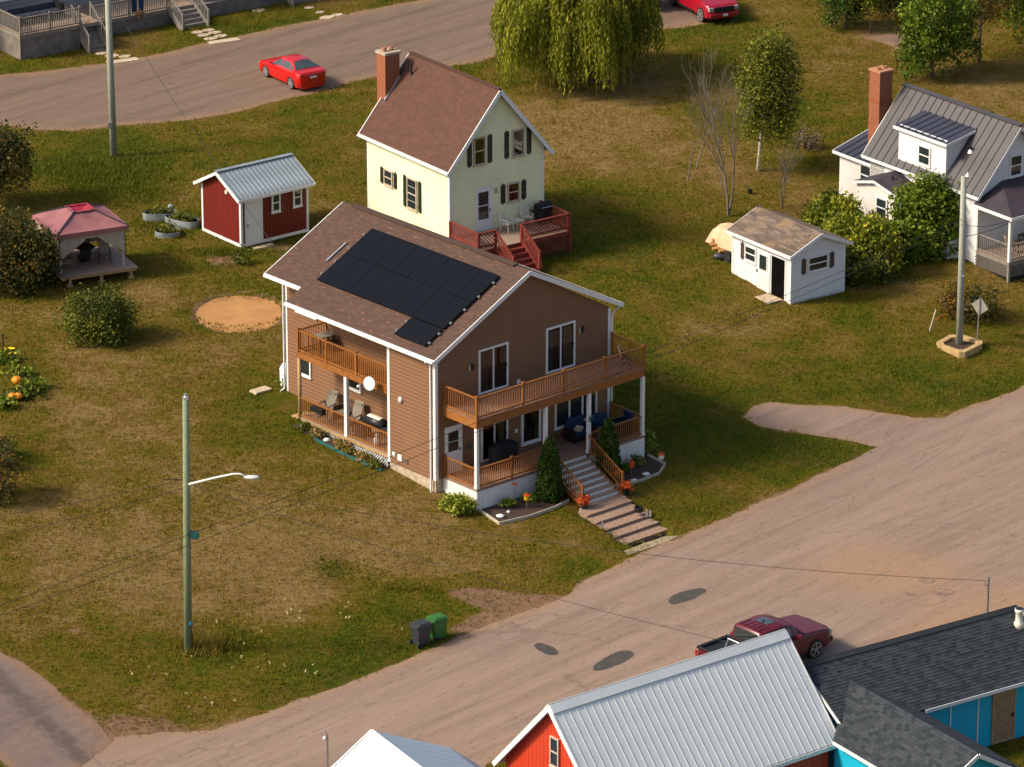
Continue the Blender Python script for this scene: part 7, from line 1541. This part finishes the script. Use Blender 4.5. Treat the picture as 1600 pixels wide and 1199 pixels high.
# hedge in front of the white house
bush('vine_hedge', 'yellow-green overgrown hedge between the white shed and white house', 1352, 430, (2.0, 1.5, 1.4), 250, 48, .45, .13, 'lf_hedge', .06, seed=11)
bush('vine_hedge', 'darker left end of the hedge under the white wing', 1300, 370, (1.3, 1.1, .95), 120, 44, .42, .12, 'lf_hedge', -.08, seed=12)
bush('vine_hedge', 'low green end of the hedge beside the white shed wall', 1345, 446, (1.2, .9, .7), 90, 40, .4, .11, 'lf_bush', .05, seed=13)
bush('small_tree', 'tall bright green vine-covered tree against the white house eave', 1452, 402, (1.45, 1.3, 2.1), 250, 48, .45, .13, 'lf_green', .12, seed=14, cat='tree')
bush('small_tree', 'green bushy growth between the hedge and the vine-covered tree', 1412, 410, (1.2, 1.0, 1.0), 130, 44, .42, .12, 'lf_green', .12, seed=15, cat='bush')
bush('autumn_bush', 'orange and brown autumn bush behind the grey pole', 1520, 505, (1.35, 1.1, .85), 90, 26, .4, .08, 'lf_dark', .2, seed=16)
bush('autumn_bush', 'sparse orange-tipped bush left of the grey pole', 1488, 497, (.8, .7, .75), 44, 22, .4, .08, 'lf_autumn', -.1, seed=17)
bush('small_bush', 'tiny reddish shrub right of the birch trunk', 1262, 235, (.7, .6, .6), 26, 20, .35, .08, 'lf_brown', .1, seed=18)
# big trees
def tree(name, label, px, py, h, crown, cz, n, per, cr, size, mat, tint0=0, tr=.16, trunk='bark', seed=0, limbs=9, lean=(0, 0), shell=.4, group=None):
    b = at(px, py); t = thing(name, label, 'tree', b, 0, group); g = random.Random(seed)
    P, tt = clumps((lean[0], lean[1], cz), crown, n, per, cr, shell, -.8, seed + 50); leafmesh('crown', P, size, mat, t, tint=np.clip(tt + tint0, 0, 1))
    m = MB(); top_ = Vector((lean[0], lean[1], cz + crown[2] * .6)); m.tube([(0, 0, -.2), (lean[0] * .3, lean[1] * .3, cz * .5), top_], [tr, tr * .7, tr * .2], 8); m.build('trunk', trunk, t, True)
    m = MB()
    for i in range(limbs):
        a = i * 2.4 + g.random(); f = g.uniform(.35, .8); s_ = Vector((lean[0] * f, lean[1] * f, top_.z * f)); e_ = Vector((lean[0] + crown[0] * .8 * math.cos(a), lean[1] + crown[1] * .8 * math.sin(a), cz + crown[2] * g.uniform(-.3, .7))); m.tube([s_, s_.lerp(e_, .5) + Vector((0, 0, .3)), e_], [tr * .4, tr * .25, .015], 5)
    m.build('limbs', trunk, t, True); return t
tree('birch_tree', 'yellow-green birch with a bare white trunk in the far meadow', 1184, 268, 7.5, (1.35, 1.3, 3.1), 4.0, 460, 44, .6, .09, 'lf_bush', .12, .11, 'birch', 3, lean=(.5, .6))
tree('maple_tree', 'dense green multi-stemmed tree behind the white house chimney', 1455, 122, 5, (2.0, 1.9, 2.4), 2.7, 260, 46, .5, .12, 'lf_green', .0, .16, seed=4)
tree('brown_tree', 'thin brownish tree right of the dense green tree', 1530, 98, 5, (2.2, 2.0, 2.3), 4.3, 170, 30, .6, .10, 'lf_dark', .32, .10, seed=5)
tree('green_tree', 'bright green tree cut by the right edge at the top', 1618, 75, 5, (1.6, 1.6, 2.6), 2.9, 170, 44, .5, .13, 'lf_green', .15, .14, seed=6)
tree('conifer', 'dark dense evergreen at the top edge right of the meadow', 1322, 45, 6, (1.3, 1.3, 3.0), 2.7, 260, 46, .4, .08, 'lf_cedar', -.15, .15, seed=7)
tree('young_tree', 'pale green sapling in front of the dark evergreen', 1362, 52, 4, (.9, .8, 1.0), 2.3, 40, 30, .35, .13, 'lf_hedge', -.05, .05, seed=8, lean=(-.6, 0))
for i, (px, py, c_, cz_, mt, t0, lb) in enumerate(((1400, 20, (2.4, 2.2, 2.2), 1.9, 'lf_dark', .1, 'olive-brown tree beyond the far driveway'), (1460, 0, (2.4, 2, 2.4), 2.0, 'lf_bush', 0, 'green tree beyond the brownish one at the top edge'), (1560, 20, (2.4, 2, 2.6), 2.1, 'lf_bush', -.05, 'green tree behind the thin brownish tree'), (1000, 12, (1.2, 1.0, 1.2), 1.3, 'lf_green', -.05, 'small green tree between the willow and the parked pickup'))):
    tree('distant_tree', lb, px, py, 5, c_, cz_, 200, 40, .5, .12, mt, t0, .12, seed=20 + i)
# willow: arching limbs and hanging strands
wb = at(893, 128); WI = thing('willow_tree', 'huge weeping willow with yellow-green hanging branches', 'tree', wb)
g = np.random.default_rng(77); RX, RY, HT = 3.75, 3.9, 6.3
m = MB(); m.tube([(0, 0, -.3), (.1, 0, 1.6), (0, .2, 3.4)], [.42, .36, .28], 10); m.build('trunk', 'bark', WI, True); m = MB()
for i in range(16):
    a = i * 2.4; rr = .85; e_ = Vector((RX * rr * math.cos(a), RY * rr * math.sin(a), HT * (.72 + .2 * math.sin(i * 3.1)))); m.tube([(0, .1, 1.8 + .1 * i), Vector((e_.x * .4, e_.y * .4, 4.3 + .08 * i)), e_], [.17, .11, .02], 6)
m.build('limbs', 'bark', WI, True)
ns = 4200; a = g.random(ns) * 6.283; rr = g.random(ns) ** .55; cl = np.round((a + .25 * g.normal(size=ns)) * 3) / 3
lump = 1 + .16 * np.sin(a * 5 + 1.3) + .10 * np.sin(a * 11 + 2)
x0 = RX * rr * np.cos(a) * lump; y0 = RY * rr * np.sin(a) * lump
z0 = HT * np.sqrt(np.clip(1.08 - rr ** 2.4 * .72, .05, 1.1)) * (.92 + .10 * np.sin(x0 * 1.9) * np.cos(y0 * 1.7) + .07 * g.normal(size=ns))
Ln = (.7 + 1.7 * g.random(ns)) * (.45 + .95 * rr); Ln = np.minimum(Ln, z0 - .25)
K = 26; f = np.linspace(0, 1, K)[None, :]; drift = .38 * (1 - np.exp(-2.5 * f))
PX = x0[:, None] + np.cos(a)[:, None] * drift + .05 * g.normal(size=(ns, K)); PY = y0[:, None] + np.sin(a)[:, None] * drift + .05 * g.normal(size=(ns, K)); PZ = z0[:, None] - Ln[:, None] * f ** 1.15 + .02 * g.normal(size=(ns, K))
st = np.repeat((.48 + .20 * g.normal(size=ns) + .14 * np.sin(a * 5) )[:, None], K, 1) + .12 * g.normal(size=(ns, K))
P = np.stack([PX, PY, PZ], -1).reshape(-1, 3)
def hangleaves(name, P, tint, w_, l_, mat, parent):
    n = len(P); a_ = g.random(n) * 6.283; d = np.column_stack([np.cos(a_) * .35, np.sin(a_) * .35, -np.ones(n)]); d /= np.linalg.norm(d, axis=1)[:, None]; e = np.cross(d, g.normal(size=(n, 3))); e /= np.linalg.norm(e, axis=1)[:, None]
    s_ = (.6 + .8 * g.random(n))[:, None]; v = np.stack([P - d * l_ * s_, P + e * w_ * s_, P + d * l_ * s_, P - e * w_ * s_], 1).reshape(-1, 3)
    me = bpy.data.meshes.new(name); me.vertices.add(4 * n); me.vertices.foreach_set('co', v.ravel()); me.loops.add(4 * n); me.loops.foreach_set('vertex_index', np.arange(4 * n)); me.polygons.add(n); me.polygons.foreach_set('loop_start', np.arange(n) * 4); me.polygons.foreach_set('loop_total', np.full(n, 4))
    me.attributes.new('tint', 'FLOAT', 'POINT').data.foreach_set('value', np.repeat(np.clip(tint, 0, 1), 4).astype(np.float32)); me.materials.append(M[mat]); me.update(); me.validate(); o = bpy.data.objects.new(name, me); COL.objects.link(o); o.parent = parent; return o
nd = 26000; dd_ = g.normal(size=(nd, 3)); dd_ /= np.linalg.norm(dd_, axis=1)[:, None]; dd_ = dd_[dd_[:, 2] > -.35]; rl = .80 + .12 * np.sin(dd_[:, 0] * 6 + 1) * np.cos(dd_[:, 1] * 7) + .06 * g.normal(size=len(dd_))
PD = np.column_stack([dd_[:, 0] * RX * rl, dd_[:, 1] * RY * rl, 2.3 + dd_[:, 2] * (HT - 2.4) * rl]); P = np.vstack([P, PD]); st = np.concatenate([st.ravel(), .5 + .2 * g.normal(size=len(PD))])
hangleaves('crown', P, st, .035, .11, 'lf_willow', WI)
# bare trees
def bare(name, label, px, py, h, spread, trunks, seed, mat='bark', tr=.09, depth=5):
    b = at(px, py); t = thing(name, label, 'tree', b); g = random.Random(seed); tm, lm = MB(), MB()
    def grow(p, d, L, r, k):
        n = 4; P = [p]; q = d.copy()
        for i in range(n): q = (q + Vector((g.uniform(-.12, .12), g.uniform(-.12, .12), g.uniform(0, .10)))).normalized(); P.append(P[-1] + q * L / n)
        (tm if k == 0 else lm).tube(P, [r * (1 - .5 * i / n) for i in range(n + 1)], 5 if k else 7, False)
        if k < depth:
            for j in range(3 if k else 5):
                f = g.uniform(.35, 1); i = min(n, int(f * n + .5)); d2 = (q + Vector((g.uniform(-1, 1), g.uniform(-1, 1), g.uniform(-.1, .5))) * spread).normalized(); grow(P[i], d2, L * g.uniform(.45, .7), max(.006, r * .42), k + 1)
    for i in range(trunks): a = i * 6.283 / trunks + g.random(); grow(Vector((0, 0, -.1)), Vector((.22 * math.cos(a), .15 * math.sin(a), 1)).normalized(), h * g.uniform(.6, .75), tr, 0)
    tm.build('trunk', mat, t, True); lm.build('twigs', mat, t, True)
bare('bare_tree', 'leafless grey tree with forked trunks behind the white shed', 1138, 338, 6.2, .5, 3, 3, tr=.06, depth=4)
bare('bare_sapling', 'slim leafless stem left of the forked bare tree', 1088, 262, 3.6, .4, 1, 5, tr=.05, depth=3)
bare('bare_sapling', 'shorter dark leafless stem left of the forked bare tree', 1074, 282, 2.4, .3, 1, 6, tr=.04, depth=2)
bare('bare_sapling', 'thin leafless sapling behind the white shed ridge', 1222, 325, 3.4, .5, 2, 8, tr=.035, depth=3)
# tall grass at the pole, weeds and wild flowers
def tufts(pts, hgt, wd, tint, name='grass', mat='grass_blade', per=3, lean=.5):
    n = len(pts) * per; B = np.repeat(pts, per, 0); B[:, :2] += rng.normal(size=(n, 2)) * .035; a = rng.random(n) * 6.283; hh = (np.repeat(hgt, per) if np.ndim(hgt) else hgt) * (.5 + rng.random(n)); ln = lean * rng.random(n) * hh; b2 = rng.random(n) * 6.283
    dx = np.column_stack([np.cos(a), np.sin(a), np.zeros(n)]) * (wd * (.6 + .8 * rng.random(n)))[:, None]; tip = B + np.column_stack([np.cos(b2) * ln, np.sin(b2) * ln, hh]); v = np.stack([B - dx, B + dx, tip], 1).reshape(-1, 3)
    me = bpy.data.meshes.new(name); me.vertices.add(3 * n); me.vertices.foreach_set('co', v.ravel()); me.loops.add(3 * n); me.loops.foreach_set('vertex_index', np.arange(3 * n)); me.polygons.add(n); me.polygons.foreach_set('loop_start', np.arange(n) * 3); me.polygons.foreach_set('loop_total', np.full(n, 3))
    me.attributes.new('tint', 'FLOAT', 'POINT').data.foreach_set('value', np.repeat(np.clip(np.repeat(tint, per) + .12 * rng.normal(size=n), 0, 1), 3).astype(np.float32)); me.materials.append(M[mat]); me.update(); o = bpy.data.objects.new(name, me); COL.objects.link(o); return o
NG = 430000; gx = rng.uniform(-32, 32, NG); gy = rng.uniform(158, 285, NG); keep = (np.abs(gx) < gy * .112 + 1.5)
gx, gy = gx[keep], gy[keep]; bad = np.zeros(len(gx), bool)
for pl_, mg in ((road_poly, .16), (drive_poly, .14), (rear_poly, .2), (asph_poly, .1), (far_drive, .1)): dd = sdf(gx, gy, pl_); bad |= dd < mg * (4 * rng.random(len(gx)) - 1.5)
for pl_ in (bare_a, bare_b): bad |= (sdf(gx, gy, pl_) < 0) & (rng.random(len(gx)) < .6)
bad |= np.hypot((gx - PIT.x) / 2.1, (gy - PIT.y) / 1.95) < 1
def foot(o, yaw, x0, y0, x1, y1):
    global bad
    c, s_ = math.cos(R(yaw)), math.sin(R(yaw)); u = (gx - o[0]) * c + (gy - o[1]) * s_; v_ = -(gx - o[0]) * s_ + (gy - o[1]) * c; bad |= (u > x0) & (u < x1) & (v_ > y0) & (v_ < y1)
foot(bo, 41.5, -.05, 0, W, D); foot(bo, 41.5, .4, -3.8, 10.4, 0); foot(bo, 41.5, 4.0, -8.0, 6.8, -2); foot(yo, 35.5, 0, -2.4, 5.4, 7.2); foot(ro, 38, 0, 0, 4, 3.3); foot(wo, 36, 0, 0, 3.3, 4.5); foot(ho, 37, -1.3, 0, 5, 10.6); foot(q0, 35, -7, -1.2, -3, 12); foot(q0, 35, -3, 0, 16, 12)
gx, gy = gx[~bad], gy[~bad]; LUg = lush(gx, gy); pts = np.column_stack([gx, gy, hz(gx, gy) - .01]); hh = .045 + .05 * fbm(gx, gy, 1.5, 91) + .03 * LUg
tn = np.clip(.80 - .72 * LUg + .9 * (fbm(gx, gy, .7, 33) - .5), 0, 1)
tag(tufts(pts, hh * 1.25, .017, tn), 'short patchy green and straw-coloured lawn grass', 'grass', kind='stuff')
# longer growth
def patch(px, py, rx, ry, n, hgt, t0, lb, mat='grass_blade', wd=.015):
    c = at(px, py); x = c.x + rx * rng.normal(size=n) * .5; y_ = c.y + ry * rng.normal(size=n) * .5; o = tufts(np.column_stack([x, y_, hz(x, y_)]), np.full(n, hgt), wd, np.clip(t0 + .15 * rng.normal(size=n), 0, 1), 'long_grass', mat, 4, .8); tag(o, lb, 'grass', kind='stuff')
patch(318, 1010, 1.0, .8, 500, .38, .55, 'long straw and green grass leaning at the foot of the lamp pole'); patch(370, 1000, 1.3, .9, 400, .12, .2, 'darker green weeds right of the lamp pole'); patch(150, 268, 3.2, 2.2, 2200, .22, .05, 'rank bright green grass below the upper left pole'); patch(180, 300, 3.0, 2.5, 1200, .18, .12, 'rank green grass spreading towards the gazebo')
patch(520, 888, .9, 1.2, 350, .09, .2, 'dark green clover patch in the dry bank'); patch(640, 920, 1.5, .4, 250, .12, .45, 'ragged grass on the edge of the bank'); patch(1400, 430, 1.5, .8, 400, .2, .3, 'long grass under the hedge'); patch(262, 352, 2.0, 2.2, 900, .16, .15, 'weeds growing round the galvanised tanks'); patch(350, 395, 2.0, .7, 500, .2, .15, 'weeds in front of the red shed')
fx_, fy_ = [], []
for (px, py, rx, ry, n) in ((452, 948, .35, .9, 14), (527, 955, .4, .4, 8), (380, 975, 1.2, .6, 12), (380, 1020, 1.2, .5, 10), (487, 1050, .3, .3, 10), (320, 1098, .4, .4, 12), (600, 980, 1.2, .4, 8), (230, 1050, .5, .4, 8), (410, 1045, 1.2, .3, 10)):
    c = at(px, py); fx_ += list(c.x + rx * rng.normal(size=n)); fy_ += list(c.y + ry * rng.normal(size=n))
fp = np.column_stack([fx_, fy_, hz(fx_, fy_) + .1]); fp = np.repeat(fp[::2], 4, 0); fp = fp + rng.normal(size=fp.shape) * .03; o = leafmesh('wild_flowers', fp, .05, 'flower', tint=np.full(len(fp), 1.0)); tag(o, 'tiny white wild flowers scattered in the roadside grass', 'wild flowers', kind='stuff')
